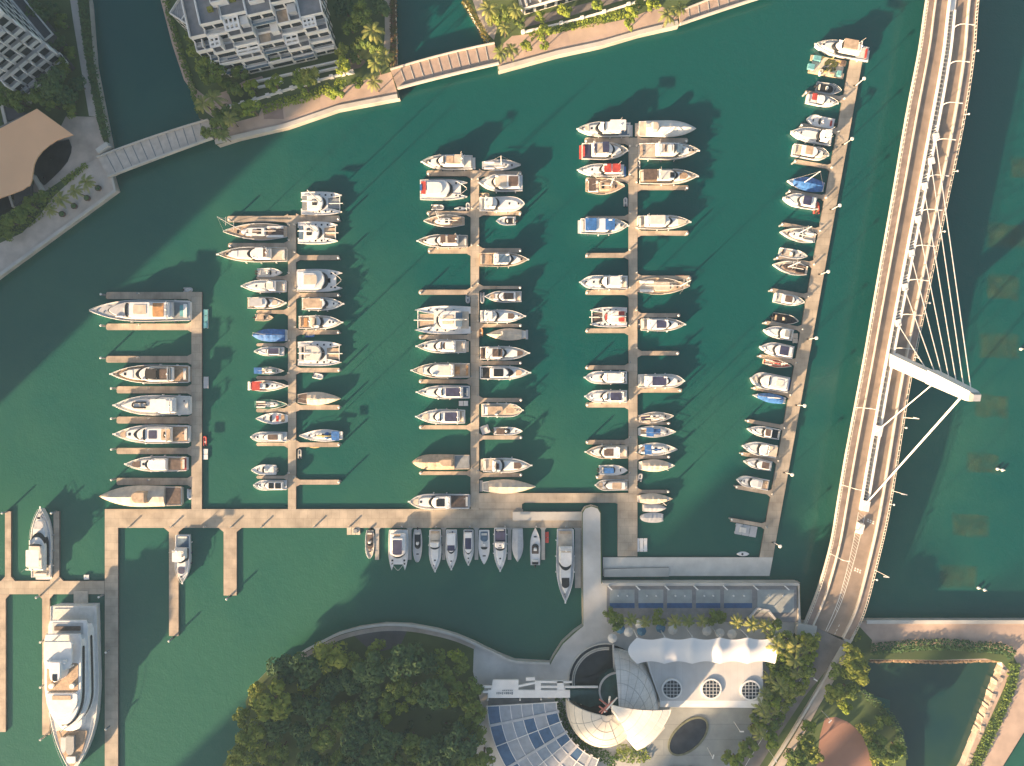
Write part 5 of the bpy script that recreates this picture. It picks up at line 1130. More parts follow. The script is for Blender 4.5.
# white terraced apartment block
def apartments():
    F = frame_xy(249, 76, LZ, 12.6); rnd = random.Random(11)
    root = empty('apartment_building', F(13, 12) + (0,), 0, 'white stepped apartment block with grey terraces and white frames', 'building'); ox, oy = root.location.x, root.location.y
    def pt(name, mb, m): mb.v = [(x-ox, y-oy, z) for x, y, z in mb.v]; return mb.build(name, m, root)
    fh = 3.3; z = LZ
    # six bays of unequal width, each stepping back from the water in its own rhythm
    bays = [(-10, -5.5, (2.0, 2.6, 4.5, 7.0)), (-5.5, .5, (.8, 1.4, 3.2, 6.5, 8.0)), (.5, 7.5, (.4, 1.2, 4.0, 4.8, 9.0)), (7.5, 14.5, (.4, 2.2, 2.9, 7.0, 7.8)), (14.5, 21, (.4, 1.0, 4.2, 5.4, 9.4)), (21, 27.4, (1.2, 2.0, 2.8, 6.0))]
    for bi, (u0, u1, sets) in enumerate(bays):
        z = LZ; nl = 5 if bi not in (0, 5) else 4
        for k in range(nl):
            v0 = sets[k]; v1 = 34
            pt('storey_wall', MB().prism(rect(F, u0+.02, u1-.02, v0, v1), z, z+fh, 0), WB)
            wm = MB(); w = u1-u0
            cuts = rnd.choice(((.08, .92),), ) if (bi+k) % 3 == 0 else ((.06, .46), (.54, .94))
            for c0, c1 in ([cuts] if isinstance(cuts[0], float) else cuts): wm.prism(rect(F, u0+w*c0, u0+w*c1, v0-.05, v0+.1), z+.9, z+fh-.7)
            if bi in (0, 5):
                uu = u0 if bi == 0 else u1
                for q in range(7): wm.prism(rect(F, uu-.08, uu+.06, v0+1+q*3.6, v0+3.4+q*3.6), z+.5, z+fh-.6)
            pt('window', wm, GLZ)
            if k and rnd.random() < .9:
                pt('balcony_slab', MB().prism(rect(F, u0+.3, u1-.3, v0-1.3, v0-.02), z-.15, z+.1, 0), WB)
                pt('balustrade', MB().strip([F(u0+.35, v0-.1), F(u0+.35, v0-1.2), F(u1-.35, v0-1.2), F(u1-.35, v0-.1)], .14, z+.1, z+1.05), rnd.choice((WB, SL, LG)))
            z += fh
            pt('terrace', MB().prism(rect(F, u0+.2, u1-.2, v0+.2, v1-.2), z-.1, z+.03, 0), SG)
            nv = sets[k+1] if k+1 < nl else v1; dv = nv - v0
            pt('parapet', MB().strip([F(u0+.05, nv), F(u0+.05, v0), F(u1-.05, v0), F(u1-.05, nv)], .32, z-.1, z+rnd.choice((.7, .9, 1.1))), WB)
            if k+1 >= nl or dv < 1.6: continue
            r = rnd.random()
            if r < .38:
                fr = MB(); zt = z+fh-.35; nn = rnd.choice((3, 4)); ua, ub = u0+.4, u0+.4+(w-.8)*rnd.choice((.5, .6, 1))
                for q in range(nn): uq = ua+(ub-ua)*q/(nn-1); fr.prism(rect(F, uq-.25, uq+.25, v0+.3, v0+dv), zt, zt+.35)
                for vv in (v0+.45, v0+dv*.5, v0+dv-.3): fr.prism(rect(F, ua, ub, vv-.28, vv+.28), zt+.01, zt+.34)
                for uu in (ua, ub): fr.prism(rect(F, uu-.15, uu+.15, v0+.3, v0+.6), z, zt)
                pt('pergola', fr, WB)
            elif r < .58:
                pt('planter', MB().prism(rect(F, u0+.6, u0+w*.55, v0+.4, v0+.95), z, z+.7, 0), WB)
                pt('planting', MB().prism(rect(F, u0+.7, u0+w*.53, v0+.45, v0+.9), z+.6, z+1.15, 0), mat('terrace_planting', (.10, .16, .04), .9, .4, 2))
            elif r < .72: pt('skylight', MB().prism(rect(F, u0+w*.4, u1-.5, v0+.7, v0+dv-.4), z, z+.35, 0), SL)
            else: pt('timber_deck', MB().prism(rect(F, u0+.4, u0+w*.5, v0+.5, v0+dv-.2), z, z+.06, 0), TN)
            if rnd.random() < .6: pt('divider', MB().prism(rect(F, u0+w*.52, u0+w*.52+.3, v0+.2, v0+dv), z, z+rnd.choice((1.3, 2.4)), 0), WB)
            if dv > 3.5: pt('roof_house', MB().prism(rect(F, u1-2.6, u1-.4, v0+dv-2.4, v0+dv), z, z+2.2, 0), rnd.choice((WB, LG)))
    z = LZ + 5*fh
    # roof plant, stair heads and light wells on top
    zt = z
    for (u0, u1, v0, v1, h, m) in ((-1, 3.5, 12, 17, 2.6, WB), (5.5, 8.5, 13, 17, 1.4, WB), (9, 13, 10.5, 12.4, 1.6, WB), (14, 19.5, 12.2, 14.6, 2.3, WB), (14, 18.5, 22, 29, 1.5, WB), (4.5, 8, 22, 27, 3, WB), (20, 22.6, 16, 25, 1.2, SG), (-2.5, 2, 24, 30, 1.6, SG), (9.5, 12.4, 25, 31, 2.2, WB)):
        pt('roof_house', MB().prism(rect(F, u0, u1, v0, v1), zt, zt+h, 0), m)
        pt('roof_slab', MB().prism(rect(F, u0+.3, u1-.3, v0+.3, v1-.3), zt+h-.1, zt+h+.06, 0), SG if m is WB else LG)
    for (u0, u1, v0) in ((3.8, 5.4, 12.4), (9.6, 12.4, 15), (15, 18, 10.6), (-2.6, -1.2, 11)):
        pt('planting', MB().prism(rect(F, u0, u1, v0, v0+1.2), zt, zt+1.0, 0), mat('yellow_planting', (.20, .21, .03), .9, .4, 2))
    for q in range(6):
        u = 10+rnd.uniform(0, 10); v = rnd.uniform(18, 30); pt('air_unit', MB().prism(rect(F, u, u+1.2, v, v+.8), zt, zt+1.1, 0), LG)
    # rotated wing with louvred roofs
    G = frame_xy(199, 28, 12, -33)
    pt('wing_wall', MB().prism(rect(G, -9, 5.5, -1, 9), LZ, 12.0, 0), WB)
    pt('wing_roof', MB().prism(rect(G, -8.7, 5.2, -.7, 8.7), 11.9, 12.1, 0), LOUV)
    for u in (-5.2, -1.6, 2): pt('roof_rib', MB().prism(rect(G, u-.15, u+.15, -.9, 8.9), 12, 12.5, 0), WB)
    pt('parapet', MB().strip(rect(G, -9, 5.5, -1, 9), .35, 11.5, 12.6, closed=True), WB)
    wm = MB()
    for k in range(3):
        for q in range(5): wm.prism(rect(G, -8.5+q*2.8, -6.6+q*2.8, -1.05, -.9), LZ+.6+k*3.2, LZ+2.6+k*3.2)
    pt('window', wm, GLZ)
    # ground-floor garden walls
    for (u0, u1, v) in ((0.5, 13, -2.4), (14, 27.5, -1.8), (2, 9.5, -4.2), (18, 29, -3.6)):
        pt('garden_wall', MB().prism(rect(F, u0, u1, v-.22, v+.22), LZ, LZ+1.1, 0), WB)
apartments()

# low white garden wall between the lawn and the promenade
wall = smoothline(PL([(224, 109), (243, 103), (268, 95.5), (292, 88), (318, 80.5), (343, 74), (352, 72)], 3), 4)
o = tag(MB().strip(wall, .42, LZ, LZ+1.0).build('garden_wall', WB), 'long low white garden wall between lawn and promenade, middle island', 'wall')
for k in range(0, len(wall), 2):
    MB().box(wall[k][0], wall[k][1], LZ, LZ+1.35, 1.1, .9, .25).build('wall_pier', WB, o)
wall = smoothline(PL([(523, 32), (548, 26.5), (575, 20), (604, 12), (636, 2), (660, -8)], 3), 4)
o = tag(MB().strip(wall, .42, LZ, LZ+1.0).build('garden_wall', WB), 'low white wall with square piers above the sunlit lawn, northern bank', 'wall')
for k in range(0, len(wall), 3): MB().box(wall[k][0], wall[k][1], LZ, LZ+1.35, 1.0, .8, .25).build('wall_pier', WB, o)

# northern block: only its terraces show
def north_block():
    F = frame_xy(523, 17, LZ, 16); root = empty('apartment_building', F(15, 6) + (0,), 0, 'white terraced block cut off by the top edge above the northern promenade', 'building'); ox, oy = root.location.x, root.location.y
    def pt(name, mb, m): mb.v = [(x-ox, y-oy, z) for x, y, z in mb.v]; return mb.build(name, m, root)
    z = LZ
    for k, v0 in enumerate((0.5, 4.5, 8.5)):
        pt('storey_wall', MB().prism(rect(F, 0, 34, v0, 26), z, z+3.2, 0), WB); z += 3.2
        pt('terrace', MB().prism(rect(F, .3, 33.7, v0+.3, 25.7), z-.1, z+.03, 0), SG); pt('parapet', MB().strip(rect(F, 0, 34, v0, 26), .34, z-.1, z+.8, closed=True), WB)
        for q in range(8):
            u = 1+q*4.2; pt('pergola', MB().prism(rect(F, u, u+.5, v0+.4, v0+4), z, z+2.4, 0).prism(rect(F, u+1.2, u+1.6, v0+.4, v0+4), z+2.0, z+2.4).prism(rect(F, u-.2, u+3, v0+1.8, v0+2.2), z+2.41, z+2.6), WB)
        for q in range(10): pt('window', MB().prism(rect(F, .8+q*3.3, 3.2+q*3.3, v0-.05, v0+.1), z-2.8, z-.7), GLZ)
north_block()

# grey apartment block on the west bank
def west_block():
    F = frame_xy(22, 93, LZ, 39.5); root = empty('apartment_building', F(8, 12) + (0,), 0, 'grey-white apartment block with stacked balconies at the picture corner', 'building'); ox, oy = root.location.x, root.location.y
    GWB = mat('grey_white_render', (.58, .58, .57), .75, .08, .4)
    def pt(name, mb, m): mb.v = [(x-ox, y-oy, z) for x, y, z in mb.v]; return mb.build(name, m, root)
    z = LZ; fh = 3.2
    for k in range(8):
        v0 = .8*max(0, 3-k)*-1 if k < 3 else 0
        pt('storey_wall', MB().prism(rect(F, 0, 16.5, v0, 26), z, z+fh, 0), GWB)
        for q in range(5): pt('window', MB().prism(rect(F, .6+q*3.2, 2.9+q*3.2, v0-.05, v0+.1), z+.3, z+fh-.7), GLZ)
        for q in range(6): pt('window', MB().prism(rect(F, 16.4, 16.55, 1+q*4, 3.6+q*4), z+.5, z+fh-.7), GLZ)
        for q in range(5):
            if (q+k) % 4 == 3: continue
            pt('balcony_slab', MB().prism(rect(F, .4+q*3.25, 3.2+q*3.25, v0-1.7, v0-.03), z, z+.25), GWB)
        for q in range(5):
            if (q+k) % 4 == 3: continue
            pt('balustrade', MB().prism(rect(F, .4+q*3.25, 3.2+q*3.25, v0-1.75, v0-1.6), z+.2, z+1.25), mat('pale_balustrade', (.6, .61, .6), .5, .06, .6))
        fm = MB()
        for q in range(6): fm.prism(rect(F, .1+q*3.27, .4+q*3.27, v0-1.9, v0), z, z+fh)
        if k % 2 == 0: pt('balcony_fin', fm, WB)
        z += fh
    pt('roof', MB().prism(rect(F, .4, 16.1, .4, 25.6), z-.1, z+.05, 0), mat('tan_roof', (.48, .36, .27), .85, .12, .3))
    pt('parapet', MB().strip(rect(F, 0, 16.5, 0, 26), .45, z-.2, z+.9, closed=True), WB)
    pt('roof_house', MB().prism(rect(F, 3, 8, 14, 20), z, z+2.6, 0), GWB)
    pt('side_terrace', MB().prism(rect(F, 16.5, 19.5, 2, 24), LZ, LZ+7, 0), mat('dark_roof', (.07, .075, .085), .8, .1, .5)); pt('parapet', MB().strip(rect(F, 16.7, 19.5, 2, 24), .3, LZ+6.9, LZ+7.8, closed=True), GWB)
    pt('podium', MB().prism(rect(F, 2, 17, -4.5, -.1), LZ, LZ+3.4, 0), mat('dark_roof', (.07, .075, .085)))
    pt('parapet', MB().strip(rect(F, 2, 17, -4.5, -1.0), .3, LZ+3.3, LZ+4.2, closed=True), WB)
west_block()

# terracotta-roofed pavilion
def pavilion():
    z = 9.0; root = empty('pavilion', P(20, 150, z) + (0,), 0, 'pavilion with smooth terracotta roof swooping around a dark oval void', 'building'); ox, oy = root.location.x, root.location.y
    def pt(name, mb, m): mb.v = [(x-ox, y-oy, zz) for x, y, zz in mb.v]; return mb.build(name, m, root)
    curve = [(73, 134.8), (64, 137.5), (56, 140.5), (49, 145), (42, 151), (37, 157.5), (34, 164), (32.8, 172), (31.5, 180), (29.5, 185.5), (26, 187), (22, 190), (10, 194.5), (0, 198), (-60, 218), (-80, 170), (-30, 142), (0, 128.5), (18, 119), (36.8, 108.6)]
    pt('roof', MB().prism(PL(curve, z), z-.45, z, 0), TERRA)
    glass = [(68, 139), (70.5, 146), (70, 152), (66.5, 161), (60, 169), (52, 177), (43, 185), (34, 176), (33.5, 168), (36, 160), (44, 150), (56, 141)]
    pt('dark_floor', MB().prism(PL(glass, 3), LZ, 2.7, 0), DK)
    pt('wall', MB().prism(PL([(58, 130), (40, 118), (0, 137), (-60, 168), (-60, 205), (0, 190), (24, 182), (30, 160), (42, 145)], 4), LZ, z-.5, 0), mat('pavilion_wall', (.2, .19, .18), .8, .1, .5))
    pt('lower_roof', MB().prism(PL([(0, 196), (12, 193), (12, 206), (0, 213), (-40, 230), (-40, 210)], 4), LZ, 4, 0), DK)
    pt('lower_roof', MB().prism(PL([(14, 192), (30, 184), (30, 195), (14, 206)], 4), LZ, 4, 0), mat('dark_roof', (.07, .075, .085)))
    pt('roof_rib', MB().strip(PL([(32.5, 175), (41, 190)], 4), .8, LZ, 4.1), CONCL); pt('roof_rib', MB().strip(PL([(8.5, 193), (13, 207)], 4.2), .6, LZ, 4.3), CONCL)
    pt('lower_roof', MB().prism(PL([(2, 122), (4, 106), (26, 113), (18, 118)], 4), LZ, 4, 0), mat('dark_roof', (.07, .075, .085)))
    pt('roof_rib', MB().strip(PL([(1.5, 105), (6, 124)], 4.2), .9, LZ, 4.3), CONCL)
pavilion()
# small entrance shelter at the first footbridge
A = P(103, 148, 4); tag(MB().box(A[0], A[1], LZ, 4.6, 4.2, 1.5, radians(35), 0, .1).build('footbridge_shelter', CONCL), 'small pale shelter beside the western end of the grey footbridge', 'shelter')

# ---------------------------------------------------------------- club house
def club():
    root = empty('club_house', P(640, 690) + (0,), 0, 'club house of white shell domes, tensile roof and long white hall', 'building'); ox, oy = root.location.x, root.location.y
    def pt(name, mb, m, smooth=False): mb.v = [(x-ox, y-oy, z) for x, y, z in mb.v]; return mb.build(name, m, root, smooth)
    SHELL = seams(mat('shell_cladding', (.72, .67, .58), .42, .08, .3), 60, 1.0, .84, .03)
    SHG = seams(mat('grey_shell_cladding', (.72, .70, .67), .5, .06, .3), 1.1, 1.1, .82, .04, 0, .05, 0)
    RIB = mat('rib_metal', (.46, .45, .43), .5, .08, 1)
    def shell(cx, cy, rx, ry, h, a0, a1, z0, name, m, e1=88, n=26, ne=12, off=(0, 0)):
        X, Y = P(cx, cy, z0); rx *= MPP*(1-z0/H); ry *= MPP*(1-z0/H); mb = MB(); rings = []
        for i in range(ne+1):
            e = radians(e1*i/ne); rings.append([(X+rx*cos(e)*cos(radians(a0+(a1-a0)*k/n))+off[0]*sin(e), Y+ry*cos(e)*sin(radians(a0+(a1-a0)*k/n))+off[1]*sin(e), z0+h*sin(e)) for k in range(n+1)])
        mb.loft(rings, False, False, 0, closed=False)
        inner = [[(X+(x-X)*.975, Y+(y-Y)*.975, z-.25) for x, y, z in r] for r in rings]
        nn = len(mb.v); mb2 = MB().loft(inner, False, False, 0, closed=False); mb.add(mb2.v, [f[::-1] for f in mb2.f])
        o_ = pt(name, mb, m, True)
        for i in range(1, ne, 2):                       # ring ribs proud of the cladding
            pt('shell_rib', MB().tube([(x, y, z+.05) for x, y, z in rings[i]], .07, 4), RIB)
        for k in range(0, n+1, 4):
            pt('shell_rib', MB().tube([(rings[i][k][0], rings[i][k][1], rings[i][k][2]+.05) for i in range(ne)], .07, 4), RIB)
        return o_
    shell(602.5, 702, 37.5, 43, 9.0, 172, 368, LZ+.4, 'shell_dome', SHELL, 89.5)
    shell(613.5, 706, 44, 58, 12, -2, 92, LZ+.4, 'shell_dome', SHG, 88)
    # the third shell: a leaning fan of white panels
    ap = P(611, 705, 17) + (17.0,); rim = [(637, 750.5), (644, 747.5), (650, 743), (656, 737), (661, 730), (666, 722), (669.5, 715), (671, 709.5)]
    R = [P(a, b_, 9 + k*.75) + (9 + k*.75,) for k, (a, b_) in enumerate(rim)]
    mb = MB(); n = len(R); vs = []
    for r in range(7):
        t = r/6
        for p in R: vs.append(tuple(ap[q]*(1-t)+p[q]*t + (1.8*sin(pi*t) if q == 2 else 0) for q in range(3)))
    fs = [(r*n+k, r*n+k+1, (r+1)*n+k+1, (r+1)*n+k) for r in range(6) for k in range(n-1)]
    mb.add(vs, fs); lo = [(x, y, z-.35) for x, y, z in vs]; mb.add(lo, [f[::-1] for f in fs])
    pt('shell_fan', mb, seams(mat('fan_cladding', (.70, .69, .66), .5, .05, .3), 50, 1.3, .8, .05, .8), True)
    for r in (2, 3, 4, 5, 6): pt('fan_rib', MB().tube([(x, y, z+.06) for x, y, z in vs[r*n:(r+1)*n]], .07, 4), RIB)
    low = P(637, 750.5, 9) + (9.0,); base = P(634, 748, 3) + (3.0,); b2 = P(612, 720, 3) + (3.0,)
    pt('shell_fan_side', MB().add([ap, low, base, b2], [(0, 3, 2, 1)]), mat('fan_cladding', (.70, .69, .66)))
    # dark ring pool and the glazed drum
    X, Y = P(606, 681, LZ)
    pt('pool', MB().disc(X, Y, LZ, LZ+.06, 10.9, 40), DK)
    for r in (11.2, 10.0, 9.5):
        pt('pool_rim', MB().strip([(X+r*cos(radians(85+q*6)), Y+r*sin(radians(85+q*6))) for q in range(24)], .28, LZ, LZ+.5), CONCL)
    X2, Y2 = P(617, 689, 5)
    pt('glass_drum', MB().disc(X2, Y2, LZ, 6.2, 5.3, 30), mat('teal_glazing', (.03, .09, .09), .1, .2, .4))
    pt('drum_rim', MB().strip([(X2+5.3*cos(radians(q*10)), Y2+5.3*sin(radians(q*10))) for q in range(36)], .5, 6.1, 6.5, closed=True), LG)
    pt('glass_roof', MB().prism(PL([(566, 690), (600, 690), (606, 702), (590, 707), (568, 699)], 5), LZ, 5.2, 0), mat('teal_glazing', (.03, .09, .09)))
    pt('wall_fin', MB().strip(PL([(613.6, 645), (615.0, 676)], 5), .25, LZ, 5), LG)
    # red sculpture at the heart
    sc = MB(); c = P(607, 702, 10)
    for (a0_, b0_, a1_, b1_) in ((-2.4, 1.5, 2.2, -1.4), (-2.4, -2.2, 2.6, 2.3), (-2.5, -.5, -.3, -1.6), (-1.8, -2.6, .2, .4)):
        sc.tube([(c[0]+a0_, c[1]+b0_, 11.5), (c[0]+a1_, c[1]+b1_, 12.5)], .2, 5)
    pt('sculpture', sc, mat('red_steel', (.55, .20, .15), .5, .1, 1))
    sc = MB(); sc.tube([(c[0]-1, c[1]-2, 12), (c[0]+2.5, c[1]+2.6, 13)], .22, 5); sc.tube([(c[0]+.4, c[1], 11), (c[0]+.4, c[1]+2.8, 13)], .3, 5); pt('sculpture', sc, WB)
    # hall with three round skylights
    hz = 7.0; hall = [(646, 656), (763, 656), (763, 704.5), (660, 704.5), (660, 700), (650, 672)]
    pt('hall_wall', MB().prism(PL(hall, hz), LZ, hz, 0), WB)
    HR = seams(mat('hall_roof', (.60, .59, .57), .5, .05, .3), 2.0, 80, .86, .03)
    pt('hall_roof', MB().prism(PL([(648, 657), (762.4, 657), (762.4, 700.5), (661, 700.5), (652, 674)], hz), hz-.05, hz+.12, 0), HR)
    pt('gutter', MB().prism(PL([(660, 701.5), (763, 702), (763, 707.5), (660, 706.5)], hz-.6), hz-1.2, hz-.3, 0), WB)
    for (a, b_) in ((672, 689), (711.3, 689), (750.5, 690.5)):
        x, y = P(a, b_, hz+.5); r = 2.75
        pt('skylight', MB().disc(x, y, hz, hz+.55, r, 28, 0, r-.25), GLZ)
        pt('skylight_rim', MB().strip([(x+r*cos(2*pi*q/28), y+r*sin(2*pi*q/28)) for q in range(28)], .42, hz, hz+.6, closed=True), WB)
        gm = MB()
        for q in (-1.5, -.5, .5, 1.5):
            l = sqrt(max(.1, (r-.2)**2 - q*q)); gm.box(x+q, y, hz+.56, hz+.66, .16, 2*l); gm.box(x, y+q, hz+.565, hz+.665, 2*l, .16)
        pt('skylight_grid', gm, LG)
    # tensile membrane: five bays of stretched cloth with raised masts
    nx, ny = 50, 12; rows_ = []
    for j in range(ny+1):
        v = j/ny; r = []
        for i in range(nx+1):
            u = i/nx; bay = abs(sin(pi*u*5)); px = 637+(775-637)*u; top = 637.5+2.2*bay*(1 if 0 < u < 1 else 0); bot = 661.5-2.6*bay+2.4
            px += (-11*(1-v)*0 - 10*sin(pi*v)*.6*(1-u)**6*1.5 + (2*sin(pi*v))*u**8)
            py = top+(bot-top)*v; z = 9.6 + .9*sin(pi*v)**1.5*(.45+.55*(1-bay)) + .25*(1-bay)
            x, y = P(px, py, z); r.append((x, y, z))
        rows_.append(r)
    mb = MB().loft(rows_, False, False, 0, closed=False); mb.f = [f[::-1] for f in mb.f]
    pt('tensile_roof', mb, PMEM, True)
    for k in range(6):
        x, y = P(637+138*k/5, 662.5, 9.6); pt('roof_mast', MB().tube([(x, y, 2.4), (x, y, 9.6)], .18, 6), MT)
        x, y = P(637+138*k/5, 636.5, 9.6); pt('roof_mast', MB().tube([(x, y, 2.4), (x, y, 9.6)], .18, 6), MT)
    # white pergola with the sign over the entrance
    z = 6.5
    for poly in ([(493, 680), (518.5, 680), (518.5, 690), (491, 690)], [(488, 690), (570, 690.5), (570, 697.8), (488, 698)], [(535, 681), (541, 681), (541, 690.2), (535, 690.2)], [(557, 681), (563, 681), (565, 690.2), (557, 690.2)],
                 [(483, 686), (492, 686), (492, 688), (483, 688)], [(483, 691), (488, 691), (488, 693), (483, 693)], [(541, 681), (572, 681.5), (572, 683), (541, 683)], [(541, 686), (557, 686), (557, 688), (541, 688)], [(565, 686.3), (598, 686.3), (598, 688), (565, 688)],
                 [(518.5, 685.5), (535, 682), (535, 684), (518.5, 687.5)], [(526, 678), (535, 677.5), (535, 680.5), (526, 680.8)]):
        pt('pergola', MB().prism(PL(poly, z), z-.5, z, 0), WB)
    fr = MB(); fr.prism(PL([(488, 699), (541, 698.6), (541, 707.5), (488, 708)], 5), LZ, 5, 0); pt('glazed_lobby', fr, mat('dark_lobby_glass', (.08, .085, .085), .25, .15, .5))
    lt = MB(); rq = random.Random(3)
    for q in range(9):                                  # illegible dark lettering
        x, y = P(497+q*1.9, 693.3, z+.1); lt.box(x, y, z, z+.12, rq.uniform(.25, .5), rq.uniform(.3, .8))
    for q in range(6):
        x, y = P(503+q*1.8, 690.6, z+.1); lt.box(x, y, z, z+.13, .35, .3)
    pt('sign_lettering', lt, GR)
    for a, b_ in ((488, 697), (520, 697), (541, 697), (568, 697)):
        x, y = P(a, b_, 4); pt('column', MB().tube([(x, y, LZ), (x, y, 6.1)], .22, 8), WB)
    # fan-shaped glass canopy
    C0 = (622, 698); z = 5.2
    rr = (66, 78, 90, 101, 112, 123, 135); aa = [183.5, 191.8, 201, 211.3, 219, 226.7, 234.5, 242, 249]
    rg = random.Random(8); gm = [mat('blue_glass', (.07, .14, .25), .2, .12, .7), mat('pale_blue_glass', (.28, .34, .41), .25, .1, .7), mat('grey_glass', (.36, .39, .43), .3, .1, .7)]
    def cp(r, a): return P(C0[0]+r*cos(radians(a)), C0[1]-r*sin(radians(a)), z)
    panes = [MB(), MB(), MB()]
    for i in range(len(rr)-1):
        for j in range(len(aa)-1):
            a0_, a1_ = aa[j], aa[j+1]; q = [cp(rr[i], a0_), cp(rr[i+1], a0_), cp(rr[i+1], a1_), cp(rr[i], a1_)]
            w = 0 if (i == 5 or rg.random() < .22) else rg.choice((1, 2, 2))
            panes[w].prism(q, z-.12, z, 0)
    for w in range(3): pt('glass_canopy', panes[w], gm[w])
    bars = MB()
    for r in rr: bars.strip([cp(r, aa[0]+(aa[-1]-aa[0])*k/24) for k in range(25)], .2, z-.1, z+.12)
    big = MB()
    for j, a in enumerate(aa): (big if j % 2 == 1 else bars).strip([cp(rr[0]-2, a), cp(rr[-1]+1, a)], .75 if j % 2 == 1 else .2, z-.15, z+.2)
    pt('canopy_bars', bars, WB); pt('canopy_beam', big, LG)
    pt('canopy_wall', MB().strip([cp(rr[-1]-1, aa[0]+(aa[-1]-aa[0])*k/24) for k in range(25)], .3, LZ, z-.1), LG)
club()
# pool terrace north of the hall
def terrace():
    z = LZ+.9; root = empty('pool_terrace', P(700, 600) + (0,), 0, 'raised grey terrace with a row of six shallow blue-edged pools', 'terrace'); ox, oy = root.location.x, root.location.y
    def pt(name, mb, m): mb.v = [(x-ox, y-oy, zz) for x, y, zz in mb.v]; return mb.build(name, m, root)
    GT = seams(mat('grey_tiles', (.24, .24, .245), .7, .1, .6, detail=6), 1.2, 1.2, .85, .03)
    pt('floor', MB().prism(PL([(607, 586), (797, 586), (797, 622), (780, 622), (607, 622)], z), LZ-.5, z, 0), GT)
    pt('wall', MB().strip(PL([(602.5, 584.5), (799, 584.5), (799.5, 624)], z+.5), .8, LZ-2.2, z+.5), CONCL)
    CT = mat('pool_floor_tiles', (.34, .37, .36), .35, .12, .4)
    for x0, x1 in ((609.7, 634.5), (638.4, 663.3), (667, 692), (696, 720.2), (724, 752), (757.4, 794)):
        yb = 603 if x0 < 750 else 612.5
        pt('pool', MB().prism(PL([(x0, 589.5), (x1, 589.5), (x1, yb), (x0, yb)], z), z-.1, z+.05, 0), CT)
        if x0 < 750: pt('pool_edge', MB().prism(PL([(x0, yb), (x1, yb), (x1, yb+5), (x0, yb+5)], z), z-.1, z+.06, 0), POOLB)
        for q in (.33, .7):
            c = P(x0+(x1-x0)*q, 595.5, z); pt('water_jet', MB().disc(c[0], c[1], z+.05, z+.5, .25, 8), MT)
    for k, a in enumerate((609, 637, 666, 695, 724.5, 755, 786)):
        c = P(a, 587, z+1); pt('spotlight', MB().box(c[0], c[1], z, z+1.2, .8, .3, -.7).box(c[0]+.5, c[1]-.5, z+.9, z+1.3, 1.0, .35, -.7), WB)
    pt('seat_wall', MB().strip(PL([(745, 622), (757, 608), (768, 610), (775, 619)], z), .6, z, z+.5), LG)
terrace()
um0 = None
for k, (a, b_, m, nm) in enumerate(((620, 628, 'blue', None), (628, 631, 'white', None), (641, 630, 'blue', None), (672, 629, 'white', None), (612, 637, 'white', None), (706, 630, 'white', None), (719, 632, 'white', None), (731, 633, 'white', None), (639, 623, 'white', None), (660, 627, 'blue', None))):
    r = empty('parasol', P(a, b_, 3.6) + (LZ,)); cl = {'blue': mat('parasol_blue', (.06, .18, .30), .7, .1, 1), 'white': OW}[m]
    MB().tube([(0, 0, 0), (0, 0, 2.5)], .06, 6).build('pole', MT, r); MB().disc(0, 0, 2.1, 2.7, 1.45, 8, 0, .1).build('canopy', cl, r)
    tag(r, '{} round parasol among the terrace palms, {} from the shell dome'.format(m, ORD[k]), 'parasol', 'round parasols beside the pool terrace')

# plaza south of the hall
PT = seams(mat('plaza_tiles', (.30, .32, .31), .75, .10, .3, detail=6), 90, 4.6, .62, .05, .0)
sheet('plaza', [(655, 707), (768, 707), (752, 735), (738, 766), (725, 800), (640, 800), (640, 755), (650, 745), (665, 728)], PT, LZ, .05)
X, Y = P(688, 736, LZ)
el = [(X + 7.0*cos(t)*cos(.75) - 3.9*sin(t)*sin(.75), Y + 7.0*cos(t)*sin(.75) + 3.9*sin(t)*cos(.75)) for t in [2*pi*k/36 for k in range(36)]]
o = tag(MB().prism(el, LZ-.2, LZ+.16, 0).build('oval_pool', mat('dark_pool', (.03, .035, .045), .12, .2, .4)), 'dark oval pond set in the striped grey plaza', 'pond')
MB().strip(el, .55, LZ, LZ+.34, closed=True).build('rim', mat('mossy_rim', (.16, .17, .11), .8, .2, .8), o)
# submerged platforms in the water east of the bridge
SUB = mat('submerged_platform', (.085, .12, .055), .35, .4, .25, detail=6)
def _fade(m):
    n = m.node_tree; bs = n.nodes['Principled BSDF']; o_ = n.nodes['Material Output']; tr = n.nodes.new('ShaderNodeBsdfTransparent'); mx = n.nodes.new('ShaderNodeMixShader')
    tc = n.nodes.new('ShaderNodeTexCoord'); sp = n.nodes.new('ShaderNodeSeparateXYZ'); n.links.new(tc.outputs['Generated'], sp.inputs[0])
    def M(op, a, b): 
        q = n.nodes.new('ShaderNodeMath'); q.operation = op
        for i_, v_ in enumerate((a, b)):
            if hasattr(v_, 'links'): n.links.new(v_, q.inputs[i_])
            else: q.inputs[i_].default_value = v_
        return q.outputs[0]
    ex = M('MINIMUM', sp.outputs[0], M('SUBTRACT', 1.0, sp.outputs[0])); ey = M('MINIMUM', sp.outputs[1], M('SUBTRACT', 1.0, sp.outputs[1]))
    no = n.nodes.new('ShaderNodeTexNoise'); no.inputs['Scale'].default_value = .35; n.links.new(tc.outputs['Object'], no.inputs[0])
    f = M('MULTIPLY', M('MINIMUM', M('MULTIPLY', M('MINIMUM', ex, M('MULTIPLY', ey, .7)), 7.0), 1.0), M('MULTIPLY', no.outputs['Fac'], .55))
    n.links.new(f, mx.inputs[0]); n.links.new(tr.outputs[0], mx.inputs[1]); n.links.new(bs.outputs[0], mx.inputs[2]); n.links.new(mx.outputs[0], o_.inputs[0])
_fade(SUB)
